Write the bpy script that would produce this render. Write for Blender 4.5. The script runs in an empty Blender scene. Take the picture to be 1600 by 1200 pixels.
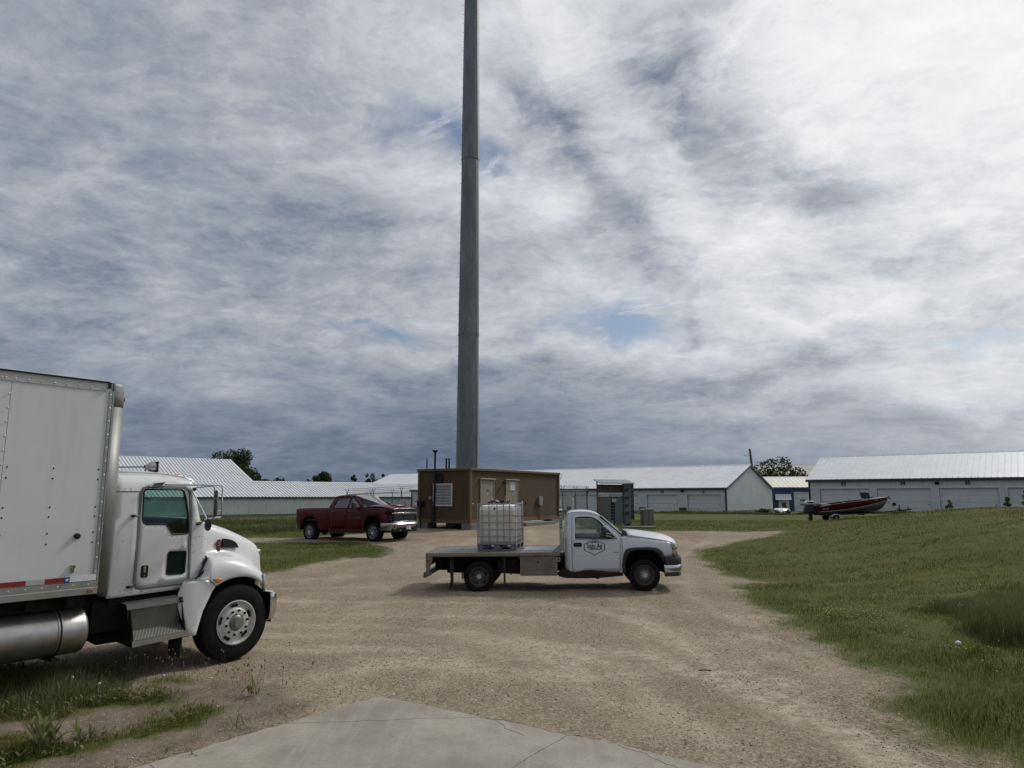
import bpy, bmesh, math, random
import numpy as np
from mathutils import Vector, Matrix
from mathutils.geometry import delaunay_2d_cdt
random.seed(7); RNG = np.random.default_rng(7)
S = bpy.context.scene
COL = S.collection
R = math.radians
# ---------------------------------------------------------------- camera
cd = bpy.data.cameras.new('camera'); cam = bpy.data.objects.new('camera', cd); COL.objects.link(cam)
cd.sensor_width = 36; cd.lens = 24.95; cd.clip_start = .1; cd.clip_end = 3000
cam.location = (0, 0, 2.3); cam.rotation_euler = (R(90 + 8.967), 0, 0)
S.camera = cam
S.render.engine = 'CYCLES'
S.view_settings.view_transform = 'Standard'; S.view_settings.look = 'None'
S.view_settings.exposure = 0.0; S.view_settings.gamma = 1
S.cycles.max_bounces = 6; S.cycles.transparent_max_bounces = 12
SUN_AZ, SUN_EL = 50, 42      # azimuth clockwise from +Y, elevation (degrees)

# ---------------------------------------------------------------- sky: thin sun through broken cloud
def sky():
    w = bpy.data.worlds.new('World'); S.world = w; w.use_nodes = True
    nt = w.node_tree; N = nt.nodes; L = nt.links; N.clear()
    def nd(t, **k):
        n = N.new(t)
        for a, b in k.items(): setattr(n, a, b)
        return n
    def M(op, a, b=None, c=None, clamp=False):
        n = nd('ShaderNodeMath', operation=op, use_clamp=clamp)
        for i, v in enumerate((a, b, c)):
            if v is None: continue
            if hasattr(v, 'is_output'): L.new(v, n.inputs[i])
            else: n.inputs[i].default_value = v
        return n.outputs[0]
    def sm(v, a, b, lo=0., hi=1.):
        n = nd('ShaderNodeMapRange', interpolation_type='SMOOTHSTEP')
        L.new(v, n.inputs[0])
        for i, q in zip((1, 2, 3, 4), (a, b, lo, hi)): n.inputs[i].default_value = q
        return n.outputs[0]
    tc = nd('ShaderNodeTexCoord'); sp = nd('ShaderNodeSeparateXYZ'); L.new(tc.outputs['Generated'], sp.inputs[0])
    X, Y, Zc = sp.outputs
    zz = M('ADD', M('MAXIMUM', Zc, 0.0), 0.16)
    cb = nd('ShaderNodeCombineXYZ'); L.new(M('DIVIDE', X, zz), cb.inputs[0]); L.new(M('DIVIDE', Y, zz), cb.inputs[1])
    P = cb.outputs[0]
    def noise(scale, det=6, rough=.55, dist=0., vec=P, off=(0, 0, 0), sc=(1, 1, 1), rot=0.):
        mp = nd('ShaderNodeMapping'); L.new(vec, mp.inputs[0]); mp.inputs['Location'].default_value = off
        mp.inputs['Scale'].default_value = sc; mp.inputs['Rotation'].default_value = (0, 0, rot)
        n = nd('ShaderNodeTexNoise'); L.new(mp.outputs[0], n.inputs['Vector'])
        n.inputs['Scale'].default_value = scale; n.inputs['Detail'].default_value = det
        n.inputs['Roughness'].default_value = rough; n.inputs['Distortion'].default_value = dist
        return n.outputs['Fac'], n.outputs['Color']
    big, bigc = noise(.75, 4, .5, .3)
    # warp
    va = nd('ShaderNodeVectorMath', operation='SUBTRACT'); L.new(bigc, va.inputs[0]); va.inputs[1].default_value = (.5, .5, .5)
    vs = nd('ShaderNodeVectorMath', operation='SCALE'); L.new(va.outputs[0], vs.inputs[0]); vs.inputs['Scale'].default_value = .7
    vw = nd('ShaderNodeVectorMath', operation='ADD'); L.new(P, vw.inputs[0]); L.new(vs.outputs[0], vw.inputs[1])
    W = vw.outputs[0]
    mid, _ = noise(1.9, 8, .58, .2, W, (3.1, 1.2, 0), (1., 1.25, 1), .5)
    fine, _ = noise(6.5, 9, .62, .4, W, (8, 2, 0), (1.0, 1.35, 1), .35)
    puff, _ = noise(3.4, 8, .55, .35, W, (2, 7, 0), (1.05, 1.0, 1), .2)
    rip, _ = noise(15, 6, .6, .5, W, (1, 6, 0), (1, 1.5, 1), .3)
    # azimuth / elevation, nudged by noise so that nothing is round
    mc = nd('ShaderNodeTexNoise'); L.new(tc.outputs['Generated'], mc.inputs['Vector']); mc.inputs['Scale'].default_value = 4.5; mc.inputs['Detail'].default_value = 7; mc.inputs['Roughness'].default_value = .6
    ms = nd('ShaderNodeSeparateColor'); L.new(mc.outputs['Color'], ms.inputs[0])
    az = M('ADD', M('ARCTAN2', X, Y), M('MULTIPLY', M('SUBTRACT', ms.outputs[0], .5), .30))
    el = M('ADD', M('ARCSINE', Zc), M('MULTIPLY', M('SUBTRACT', ms.outputs[1], .5), .20))
    def blob(a0, e0, ra, re, rot=0.):
        c, s = math.cos(R(rot)), math.sin(R(rot)); da = M('SUBTRACT', az, R(a0)); de = M('SUBTRACT', el, R(e0))
        u = M('DIVIDE', M('ADD', M('MULTIPLY', da, c), M('MULTIPLY', de, s)), R(ra))
        v = M('DIVIDE', M('SUBTRACT', M('MULTIPLY', de, c), M('MULTIPLY', da, s)), R(re))
        r2 = M('ADD', M('MULTIPLY', u, u), M('MULTIPLY', v, v))
        return M('EXPONENT', M('MULTIPLY', r2, -1.0))
    #BLOBS
    dark = None
    for b, k in SKY_DARK:
        t = M('MULTIPLY', blob(*b), k); dark = t if dark is None else M('ADD', dark, t)
    hole = None
    for b, k in SKY_HOLE:
        t = M('MULTIPLY', blob(*b), k); hole = t if hole is None else M('MAXIMUM', hole, t)
    # brightness towards the veiled sun
    sd = Vector((math.sin(R(SUN_AZ)) * math.cos(R(SUN_EL)), math.cos(R(SUN_AZ)) * math.cos(R(SUN_EL)), math.sin(R(SUN_EL))))
    dt = nd('ShaderNodeVectorMath', operation='DOT_PRODUCT'); L.new(tc.outputs['Generated'], dt.inputs[0]); dt.inputs[1].default_value = sd
    cosang = dt.outputs['Value']
    glow = M('ADD', sm(cosang, .45, .99, 0, .37), sm(cosang, .90, 1.0, 0, .16))
    back = sm(Y, .25, -.5, 0., .03)                    # added fill: unseen sky behind the viewer, lifted to light camera-facing surfaces
    val = M('ADD', M('ADD', glow, back), .41)
    G = tc.outputs['Generated']
    wn = nd('ShaderNodeTexNoise'); L.new(G, wn.inputs['Vector']); wn.inputs['Scale'].default_value = 5.; wn.inputs['Detail'].default_value = 5
    w1 = nd('ShaderNodeVectorMath', operation='SUBTRACT'); L.new(wn.outputs['Color'], w1.inputs[0]); w1.inputs[1].default_value = (.5, .5, .5)
    w2 = nd('ShaderNodeVectorMath', operation='MULTIPLY_ADD'); L.new(w1.outputs[0], w2.inputs[0]); w2.inputs[1].default_value = (.16, .16, .07); L.new(G, w2.inputs[2]); G2 = w2.outputs[0]
    cel, _ = noise(8., 9, .62, .2, G2, (0, 0, 0), (1, 1, 2.3)); cel2, _ = noise(24., 7, .66, .2, G2, (3, 0, 0), (1, 1, 2.0)); cel3, _ = noise(4., 6, .55, .3, G2, (7, 1, 0), (1, 1, 2.4))
    cel4, _ = noise(60., 5, .65, .0, G2, (3, 5, 0), (1, 1, 2.2))
    celS = sm(cel, .40, .62); celM = sm(cel3, .34, .66); finS = sm(fine, .36, .66); cl2 = sm(cel2, .36, .64)
    parts = M('MULTIPLY', M('SUBTRACT', big, .5), .18)
    for q, k in ((mid, .26), (puff, .12), (finS, .060), (rip, .10), (celS, .065), (cl2, .042), (cel4, .09), (celM, .080)): parts = M('ADD', parts, M('MULTIPLY', M('SUBTRACT', q, .5), k))
    val = M('ADD', val, M('MULTIPLY', parts, sm(el, R(3), R(14), .42, 1.)))
    dark = M('MULTIPLY', dark, M('ADD', M('MULTIPLY', celS, -.45), 1.18))
    lowdark = sm(el, R(2), R(11), .175, 0.)            # thick distant deck near the horizon
    val = M('SUBTRACT', val, lowdark)
    val = M('SUBTRACT', val, dark)
    val = M('MAXIMUM', val, .13)
    cr = nd('ShaderNodeValToRGB'); L.new(val, cr.inputs[0])
    e = cr.color_ramp.elements
    pts = [(.12, (.060, .088, .130)), (.22, (.125, .168, .235)), (.33, (.238, .280, .348)), (.44, (.370, .400, .460)), (.60, (.58, .60, .64)), (.80, (.84, .85, .87)), (1., (1.0, 1.0, 1.0))]
    e[0].position, e[0].color = pts[0][0], (*pts[0][1], 1); e[1].position, e[1].color = pts[-1][0], (*pts[-1][1], 1)
    for p, c in pts[1:-1]:
        q = e.new(p); q.color = (*c, 1)
    # clear sky seen through the gaps
    st = nd('ShaderNodeTexSky', sky_type='NISHITA', sun_disc=False); st.sun_elevation = R(SUN_EL); st.sun_rotation = R(SUN_AZ)
    sv = nd('ShaderNodeVectorMath', operation='SCALE'); L.new(st.outputs[0], sv.inputs[0]); sv.inputs['Scale'].default_value = .075
    gap, _ = noise(4.2, 9, .62, .6, W, (5, 5, 0), (1, 1.3, 1), .3)
    hm = M('MULTIPLY', hole, sm(gap, .47, .62, 1.0, 0.12), clamp=True)
    mx = nd('ShaderNodeMix', data_type='RGBA'); L.new(hm, mx.inputs[0]); L.new(cr.outputs[0], mx.inputs[6]); L.new(sv.outputs[0], mx.inputs[7])
    bg = nd('ShaderNodeBackground'); L.new(mx.outputs[2], bg.inputs[0]); bg.inputs[1].default_value = 1.0
    out = nd('ShaderNodeOutputWorld'); L.new(bg.outputs[0], out.inputs[0])
    w.cycles.sampling_method = 'MANUAL'; w.cycles.sample_map_resolution = 512
SKY_DARK = [((14.2, 33.5, 5, 5, 5), .20), ((16.5, 28.5, 7, 3.6, -35), .22), ((3.2, 29.3, 5.5, 2.0, -42), .20), ((8.0, 24.7, 6, 2.0, -48), .17), ((25, 22.3, 7, 2.0, -18), .22), ((11.2, 19.8, 4.2, 2.2, -25), .19), ((4.5, 20.8, 5, 1.2, -5), .07), ((29, 17.4, 7, 1.5, -8), .15),
            ((15.5, 15.2, 3.2, .8, 52), .10), ((11, 9.4, 5, 1.1, 0), .10), ((22.5, 9.6, 9, 1.5, 3), .15), ((33, 11.5, 7, 1.2, 0), .07), ((24, 6.2, 12, 1.2, 0), .08), ((-1, 8.5, 12, 1.6, -4), .07), ((-19, 21.5, 12, 2.2, 4), .04), ((-34, 12, 9, 3.5, 0), .05),
            ((-20, 31, 5, 3, 20), .03), ((-10, 31.5, 6, 1.5, -35), -.09), ((-24, 14.3, 9, 1.5, -4), -.06), ((6, 22.8, 3.5, 2.0, 20), -.08), ((19, 19.5, 4, 2.2, 10), -.10), ((30, 27, 9, 6, 0), -.04), ((9, 12.3, 9, 1.1, 10), -.11), ((27, 13.5, 9, 1.0, 3), -.10), ((32, 8.2, 7, 1.0, 2), -.09), ((36, 5.5, 6, .9, 0), -.06), ((-30, 3, 10, 1, 0), -.03), ((-7, 23.5, 7, 1.6, -12), -.06), ((-8, 11.0, 9, 1.0, 0), -.05)]
SKY_HOLE = [((-5.5, 28.0, 6.5, 2.0, -28), .95), ((-11, 28.8, 4, .9, -20), .6), ((-1.3, 26.2, 2.4, 1.6, -40), .85), ((-9.4, 13.1, 3.2, 1.0, -8), 1.1), ((-14.5, 14.0, 2.2, .5, -6), .9), ((8.6, 14.6, 4.2, 1.5, 10), 1.2), ((4, 13.2, 3.6, .9, 8), .6), ((35, 10.8, 3.5, .6, 3), .9), ((-30, 24.8, 4, .8, 0), .3)]
sky()
sl = bpy.data.lights.new('sun', 'SUN'); so = bpy.data.objects.new('sun', sl); COL.objects.link(so)
sl.energy = 2.1; sl.angle = R(9); sl.color = (1, .965, .91)
so.rotation_euler = Vector((-math.sin(R(SUN_AZ)) * math.cos(R(SUN_EL)), -math.cos(R(SUN_AZ)) * math.cos(R(SUN_EL)), -math.sin(R(SUN_EL)))).to_track_quat('-Z', 'Y').to_euler()

# ---------------------------------------------------------------- mesh helpers
class MB:
    def __init__(s): s.v = []; s.f = []
    def add(s, vs, fs):
        n = len(s.v); s.v += [tuple(p) for p in vs]; s.f += [tuple(i + n for i in f) for f in fs]; return s
    def box(s, c, d, rz=0., rx=0., ry=0.):
        hx, hy, hz = d[0] / 2, d[1] / 2, d[2] / 2
        m = Matrix.Rotation(rz, 3, 'Z') @ Matrix.Rotation(ry, 3, 'Y') @ Matrix.Rotation(rx, 3, 'X')
        vs = [Vector(c) + m @ Vector((x, y, z)) for x in (-hx, hx) for y in (-hy, hy) for z in (-hz, hz)]
        return s.add(vs, [(0, 1, 3, 2), (4, 6, 7, 5), (0, 4, 5, 1), (2, 3, 7, 6), (0, 2, 6, 4), (1, 5, 7, 3)])
    def bb(s, x0, x1, y0, y1, z0, z1):
        return s.box(((x0 + x1) / 2, (y0 + y1) / 2, (z0 + z1) / 2), (abs(x1 - x0), abs(y1 - y0), abs(z1 - z0)))
    def tube(s, pts, r, n=8, closed=False):
        pts = [Vector(p) for p in pts]; k = len(pts); rs = r if isinstance(r, (list, tuple)) else [r] * k
        vs = []; fs = []; up = None
        for i, p in enumerate(pts):
            a = pts[i - 1] if (i or closed) else p; b = pts[(i + 1) % k] if (i < k - 1 or closed) else p
            t = (b - a).normalized() if (b - a).length > 1e-9 else Vector((0, 0, 1))
            if up is None or abs(up.dot(t)) > .99: up = Vector((0, 0, 1)) if abs(t.z) < .9 else Vector((1, 0, 0))
            q = t.cross(up).normalized(); up = q.cross(t).normalized()
            for j in range(n):
                an = 2 * math.pi * j / n; vs.append(p + (q * math.cos(an) + up * math.sin(an)) * rs[i])
        for i in range(k if closed else k - 1):
            for j in range(n):
                a = i * n + j; b = i * n + (j + 1) % n; c = ((i + 1) % k) * n + (j + 1) % n; d = ((i + 1) % k) * n + j
                fs.append((a, b, c, d))
        if not closed: fs += [tuple(range(n))[::-1], tuple(range((k - 1) * n, k * n))]
        return s.add(vs, fs)
    def lathe(s, prof, c, ax='y', n=32, a0=0., a1=2 * math.pi):
        # prof = [(radius, offset along axis)]
        full = abs(a1 - a0 - 2 * math.pi) < 1e-6; m = n if full else n + 1; vs = []; fs = []
        for r, o in prof:
            for j in range(m):
                a = a0 + (a1 - a0) * j / n; u, w = r * math.cos(a), r * math.sin(a)
                vs.append({'y': (c[0] + u, c[1] + o, c[2] + w), 'x': (c[0] + o, c[1] + u, c[2] + w), 'z': (c[0] + u, c[1] + w, c[2] + o)}[ax])
        for i in range(len(prof) - 1):
            for j in range(n):
                a = i * m + j; b = i * m + (j + 1) % m; fs.append((a, b, b + m, a + m))
        return s.add(vs, fs)
    def grid(s, rows, flip=False):
        m = len(rows[0]); vs = [p for r in rows for p in r]; fs = []
        for i in range(len(rows) - 1):
            for j in range(m - 1):
                q = (i * m + j, i * m + j + 1, (i + 1) * m + j + 1, (i + 1) * m + j); fs.append(q[::-1] if flip else q)
        return s.add(vs, fs)
    def prism(s, poly, y0, y1, ax='y', fn=None):
        # 2-D polygon (a, b) extruded along axis
        def P(a, b, o):
            p = {'y': (a, o, b), 'x': (o, a, b), 'z': (a, b, o)}[ax]
            return fn(p) if fn else p
        n = len(poly); vs = [P(a, b, y0) for a, b in poly] + [P(a, b, y1) for a, b in poly]
        fs = [tuple(range(n))[::-1], tuple(range(n, 2 * n))] + [(i, (i + 1) % n, n + (i + 1) % n, n + i) for i in range(n)]
        return s.add(vs, fs)
    def ball(s, c, r, n=10, m=7, sc=(1, 1, 1)):
        vs = [(c[0], c[1], c[2] + r * sc[2])]; fs = []
        for i in range(1, m):
            t = math.pi * i / m
            for j in range(n):
                a = 2 * math.pi * j / n; vs.append((c[0] + r * sc[0] * math.sin(t) * math.cos(a), c[1] + r * sc[1] * math.sin(t) * math.sin(a), c[2] + r * sc[2] * math.cos(t)))
        vs.append((c[0], c[1], c[2] - r * sc[2])); e = len(vs) - 1
        for j in range(n): fs.append((0, 1 + j, 1 + (j + 1) % n)); fs.append((e, e - n + (j + 1) % n, e - n + j))
        for i in range(m - 2):
            for j in range(n):
                a = 1 + i * n + j; b = 1 + i * n + (j + 1) % n; fs.append((a, a + n, b + n, b))
        return s.add(vs, fs)
    def build(s, name, mat, parent=None, smooth=35, bevel=0., solid=0., off=-1., sub=0):
        me = bpy.data.meshes.new(name); me.from_pydata(s.v, [], s.f); me.update()
        bm = bmesh.new(); bm.from_mesh(me)
        if solid == 0: bmesh.ops.recalc_face_normals(bm, faces=bm.faces)
        bm.to_mesh(me); bm.free()
        if smooth: me.shade_smooth(); me.set_sharp_from_angle(angle=R(smooth))
        o = bpy.data.objects.new(name, me); COL.objects.link(o)
        if mat: me.materials.append(mat)
        if parent: o.parent = parent
        if sub: m = o.modifiers.new('s', 'SUBSURF'); m.levels = sub; m.render_levels = sub
        if solid: m = o.modifiers.new('t', 'SOLIDIFY'); m.thickness = solid; m.offset = off
        if bevel:
            m = o.modifiers.new('b', 'BEVEL'); m.width = bevel; m.segments = 2; m.limit_method = 'ANGLE'; m.angle_limit = R(40)
        return o
def empty(name, loc, rz=0., ry=0., label=None, cat=None, group=None):
    o = bpy.data.objects.new(name, None); COL.objects.link(o); o.location = loc; o.rotation_euler = (0, ry, rz)
    o.empty_display_size = .2
    return tag(o, label, cat, group)
def tag(o, label=None, cat=None, group=None, kind=None):
    if label: o['label'] = label
    if cat: o['category'] = cat
    if group: o['group'] = group
    if kind: o['kind'] = kind
    return o
def copy_tree(o, parent=None):
    c = o.copy(); COL.objects.link(c)
    if parent: c.parent = parent
    for ch in list(o.children): copy_tree(ch, c)
    return c
def panel(outline, holes=(), fn=None, step=.1):
    """2-D outline (with holes) filled with a fine net and bent into space by fn(a, b)."""
    def dens(l):
        out = []
        for i, p in enumerate(l):
            q = l[(i + 1) % len(l)]; n = max(1, int(math.hypot(q[0] - p[0], q[1] - p[1]) / step + .5))
            out += [(p[0] + (q[0] - p[0]) * k / n, p[1] + (q[1] - p[1]) * k / n) for k in range(n)]
        return out
    loops = [dens(outline)] + [dens(h) for h in holes]; vs = []; es = []
    for l in loops:
        n = len(vs); vs += l; es += [(n + i, n + (i + 1) % len(l)) for i in range(len(l))]
    xs = [p[0] for p in outline]; ys = [p[1] for p in outline]
    def segd(p):
        d = 9
        for l in loops:
            for i, a in enumerate(l):
                d = min(d, math.hypot(a[0] - p[0], a[1] - p[1]))
                if d < step * .5: return d
        return d
    x = min(xs) + step / 2
    while x < max(xs):
        y = min(ys) + step / 2
        while y < max(ys):
            if segd((x, y)) > step * .55: vs.append((x, y))
            y += step
        x += step
    r = delaunay_2d_cdt([Vector(p) for p in vs], es, [], 1, 1e-5)
    def inside(l, x, y):
        c = False
        for i in range(len(l)):
            a, b = l[i - 1], l[i]
            if (a[1] > y) != (b[1] > y) and x < (b[0] - a[0]) * (y - a[1]) / (b[1] - a[1]) + a[0]: c = not c
        return c
    fs = []
    for f in r[2]:
        cx = sum(r[0][i][0] for i in f) / len(f); cy = sum(r[0][i][1] for i in f) / len(f)
        if inside(loops[0], cx, cy) and not any(inside(l, cx, cy) for l in loops[1:]): fs.append(f)
    used = sorted({i for f in fs for i in f}); mp = {i: k for k, i in enumerate(used)}
    m = MB(); m.add([fn(r[0][i][0], r[0][i][1]) if fn else (r[0][i][0], 0, r[0][i][1]) for i in used], [tuple(mp[i] for i in f) for f in fs]); return m
def rrect(x0, x1, z0, z1, r, n=4):
    o = []
    for cx, cz, a in ((x1 - r, z1 - r, 0), (x0 + r, z1 - r, 90), (x0 + r, z0 + r, 180), (x1 - r, z0 + r, 270)):
        o += [(cx + r * math.cos(R(a + 90 * k / n)), cz + r * math.sin(R(a + 90 * k / n))) for k in range(n + 1)]
    return o
def interp(tab, x):
    if x <= tab[0][0]: return tab[0][1]
    for (a, p), (b, q) in zip(tab, tab[1:]):
        if x <= b: return p + (q - p) * (x - a) / (b - a)
    return tab[-1][1]
def text_obj(body, size, mat, parent, name, loc, rot, ext=.001, align='CENTER', sx=1., bold=0.):
    c = bpy.data.curves.new(name, 'FONT'); c.body = body; c.size = size; c.extrude = ext; c.align_x = align; c.align_y = 'CENTER'; c.offset = bold; c.resolution_u = 3
    t = bpy.data.objects.new('tmp', c); COL.objects.link(t); bpy.context.view_layer.update()
    me = bpy.data.meshes.new_from_object(t.evaluated_get(bpy.context.evaluated_depsgraph_get())); bpy.data.objects.remove(t)
    me.name = name; me.materials.clear(); me.materials.append(mat)
    o = bpy.data.objects.new(name, me); COL.objects.link(o); o.parent = parent; o.location = loc; o.rotation_euler = rot; o.scale = (sx, 1, 1); return o

# ---------------------------------------------------------------- materials
class NT:
    def __init__(s, m):
        m.use_nodes = True; s.t = m.node_tree; s.N = s.t.nodes; s.L = s.t.links; s.b = s.N.get('Principled BSDF'); s.out = s.N.get('Material Output')
        s.tc = s.N.new('ShaderNodeTexCoord')
    def set(s, sock, v):
        if hasattr(v, 'is_output'): s.L.new(v, sock)
        else: sock.default_value = v
    def noise(s, scale, det=4, rough=.55, co='Object', sc=(1, 1, 1), dist=0., off=(0, 0, 0)):
        mp = s.N.new('ShaderNodeMapping'); s.L.new(s.tc.outputs[co], mp.inputs[0]); mp.inputs['Scale'].default_value = sc; mp.inputs['Location'].default_value = off
        n = s.N.new('ShaderNodeTexNoise'); s.L.new(mp.outputs[0], n.inputs[0]); n.inputs['Scale'].default_value = scale; n.inputs['Detail'].default_value = det; n.inputs['Roughness'].default_value = rough; n.inputs['Distortion'].default_value = dist
        return n.outputs['Fac']
    def vor(s, scale, co='Object', out='Color', sc=(1, 1, 1)):
        mp = s.N.new('ShaderNodeMapping'); s.L.new(s.tc.outputs[co], mp.inputs[0]); mp.inputs['Scale'].default_value = sc
        n = s.N.new('ShaderNodeTexVoronoi'); s.L.new(mp.outputs[0], n.inputs[0]); n.inputs['Scale'].default_value = scale
        return n.outputs[out]
    def ramp(s, v, a, b, lo=0., hi=1., smooth=False):
        n = s.N.new('ShaderNodeMapRange'); n.interpolation_type = 'SMOOTHSTEP' if smooth else 'LINEAR'; s.set(n.inputs[0], v)
        for i, q in zip((1, 2, 3, 4), (a, b, lo, hi)): n.inputs[i].default_value = q
        return n.outputs[0]
    def mix(s, f, a, b):
        n = s.N.new('ShaderNodeMix'); n.data_type = 'RGBA'; s.set(n.inputs[0], f)
        for i, q in ((6, a), (7, b)): s.set(n.inputs[i], q if hasattr(q, 'is_output') else (*q[:3], 1))
        return n.outputs[2]
    def math(s, op, a, b=0., c=0.):
        n = s.N.new('ShaderNodeMath'); n.operation = op; s.set(n.inputs[0], a); s.set(n.inputs[1], b); s.set(n.inputs[2], c); return n.outputs[0]
    def attr(s, name, out='Fac'):
        n = s.N.new('ShaderNodeAttribute'); n.attribute_name = name; return n.outputs[out]
    def bump(s, h, strength=.5, dist=.02):
        n = s.N.new('ShaderNodeBump'); s.set(n.inputs['Height'], h); n.inputs['Strength'].default_value = strength; n.inputs['Distance'].default_value = dist
        s.L.new(n.outputs[0], s.b.inputs['Normal']); return n.outputs[0]
    def base(s, c): s.set(s.b.inputs['Base Color'], c if hasattr(c, 'is_output') else (*c[:3], 1))
MATS = {}
def mat(name, col, rough=.5, metal=0., var=.12, vscale=3., dirt=None, dirtamt=0., coat=0., bump=0., bscale=40., spec=.5, emit=None, sc=(1, 1, 1)):
    if name in MATS: return MATS[name]
    m = bpy.data.materials.new(name); n = NT(m); b = n.b
    f = n.noise(vscale, 6, .6, sc=sc)
    c2 = tuple(max(0, q * (1 - var)) for q in col); c1 = tuple(min(1, q * (1 + var)) for q in col)
    c = n.mix(n.ramp(f, .3, .7), c2, c1)
    if dirtamt:
        g = n.noise(vscale * 2.3, 8, .65, off=(3, 1, 7)); c = n.mix(n.ramp(g, .42, .75, 0, dirtamt), c, dirt)
    n.base(c); b.inputs['Roughness'].default_value = rough; b.inputs['Metallic'].default_value = metal
    n.set(b.inputs['Roughness'], n.ramp(n.noise(vscale * 1.7, 5, .6, off=(5, 5, 1)), .3, .7, rough * .85, min(1, rough * 1.15)))
    b.inputs['Specular IOR Level'].default_value = spec
    if coat: b.inputs['Coat Weight'].default_value = coat; b.inputs['Coat Roughness'].default_value = .05
    if bump: n.bump(n.noise(bscale, 4, .6), bump, .01)
    if emit: b.inputs['Emission Color'].default_value = (*emit[:3], 1); b.inputs['Emission Strength'].default_value = emit[3]
    MATS[name] = m; return m
def glass(name, tint, gl=.12, rough=.02):
    m = bpy.data.materials.new(name); n = NT(m); N, L = n.N, n.L; N.remove(n.b)
    t = N.new('ShaderNodeBsdfTransparent'); t.inputs[0].default_value = (*tint, 1)
    g = N.new('ShaderNodeBsdfGlossy'); g.inputs['Roughness'].default_value = rough; g.inputs[0].default_value = (1, 1, 1, 1)
    fr = N.new('ShaderNodeFresnel'); fr.inputs[0].default_value = 1.45
    a = n.math('ADD', fr.outputs[0], gl - .04)
    nz = n.ramp(n.noise(2.5, 5), .3, .75, .0, .05); a = n.math('ADD', a, nz)
    mx = N.new('ShaderNodeMixShader'); L.new(a, mx.inputs[0]); L.new(t.outputs[0], mx.inputs[1]); L.new(g.outputs[0], mx.inputs[2]); L.new(mx.outputs[0], n.out.inputs[0])
    return m

# ---------------------------------------------------------------- the lie of the land
def sst(a, b, x):
    t = np.clip((x - a) / (b - a), 0, 1); return t * t * (3 - 2 * t)
def terr(X, Y):
    X = np.asarray(X, float); Y = np.asarray(Y, float)
    z = .55 * sst(19, 44, Y) * (.45 + .55 * sst(-16, -3, X))
    z = z + .06 * sst(-2, 6, X) * sst(12, 18, Y)
    z = z - .55 * sst(46, 85, Y) * (1 - sst(-25, 0, X))
    q = X - .25 * (Y - 20)
    z = z + 1.22 * sst(6, 21, q) * sst(8, 28, Y) * (1 - .8 * sst(36, 46, Y))
    z = z - 1.0 * np.exp(-((X - 29.) / 5.) ** 2 - ((Y - 80.) / 9.5) ** 2)
    z = z - .12 * np.exp(-((X - 7.4) ** 2 + (Y - 12.2) ** 2) / .7)         # the wet hollow below the tall grass
    return z
def tz(x, y): return float(terr(x, y))
def fbm(x, y, seed=0, oct=4, sc=1.):
    # cheap value noise
    tot = np.zeros_like(x, dtype=float); amp = 1.; s = 0
    for o in range(oct):
        xs = x * sc * 2 ** o + seed * 17.3 + o * 5.1; ys = y * sc * 2 ** o + seed * 9.7 + o * 3.7
        xi = np.floor(xs).astype(np.int64); yi = np.floor(ys).astype(np.int64); fx = xs - xi; fy = ys - yi
        fx = fx * fx * (3 - 2 * fx); fy = fy * fy * (3 - 2 * fy)
        def h(a, b):
            v = (a * 374761393 + b * 668265263 + seed * 144665) & 0x7fffffff; v = ((v ^ (v >> 13)) * 1274126177) & 0x7fffffff; return ((v ^ (v >> 16)) & 0xffff) / 65535.
        tot += amp * ((h(xi, yi) * (1 - fx) + h(xi + 1, yi) * fx) * (1 - fy) + (h(xi, yi + 1) * (1 - fx) + h(xi + 1, yi + 1) * fx) * fy); s += amp; amp *= .5
    return tot / s
GRAVEL = [(-3.0, 2.), (5.6, 2.), (4.8, 7.1), (4.3, 7.2), (4.3, 7.7), (4.5, 8.2), (5.2, 9.3), (5.1, 10.0), (5.5, 11.1), (5.4, 12.2), (5.5, 13.6), (5.6, 15.0), (5.7, 16.7), (6.2, 18.4), (7.2, 19.3), (6.4, 20.9), (6.9, 25.1), (7.8, 28.2), (9.8, 30.8), (13.3, 34.3), (13.9, 35.7), (12.5, 36.8), (11.2, 38.2), (9.5, 37.9), (7.0, 37.5), (5.6, 37.5), (4.2, 40.), (4.4, 52.), (-7., 52.), (-6.6, 41.), (-5.5, 38.7), (-10.7, 36.4), (-12.9, 37.0), (-30, 40.), (-30, 33.6), (-11.2, 32.9), (-7.1, 32.1), (-5.2, 29.4), (-5.1, 26.6), (-6.3, 27.0), (-7.3, 23.9), (-7.4, 22.6), (-7.8, 21.3), (-12, 19.), (-30, 17.), (-30, 11.2), (-7.5, 10.0), (-5.6, 9.4), (-4.9, 8.9), (-4.0, 9.0), (-3.2, 8.9), (-2.9, 8.2), (-3.2, 7.2), (-4.0, 6.6)]
DIRT = [(-9, 8.7), (-6.3, 8.6), (-5., 8.9), (-4.5, 9.4), (-3.9, 9.7), (-3.0, 9.8), (-2.2, 9.0), (-1.9, 7.6), (-3.4, 6.4), (-4.2, 5.8), (-9, 5.8)]
GPATCH = [[(-4.8, 8.8), (-4.2, 9.0), (-3.85, 8.85), (-3.95, 8.55), (-4.4, 8.35), (-5, 8.3)], [(-9, 6.9), (-4.9, 7.3), (-4.2, 7.2), (-3.95, 7.6), (-3.7, 8.0), (-3.4, 8.4), (-3.15, 8.15), (-3.3, 7.75), (-3.5, 7.4), (-3.8, 7.2), (-3.9, 6.9), (-4.3, 6.4), (-9, 6.2)],
          [(-9, 10.9), (-7.1, 10.4), (-5.7, 10.0), (-4.9, 9.3), (-4.5, 8.7), (-4.8, 7.95), (-5.5, 7.85), (-9, 8.4)]]
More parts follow.
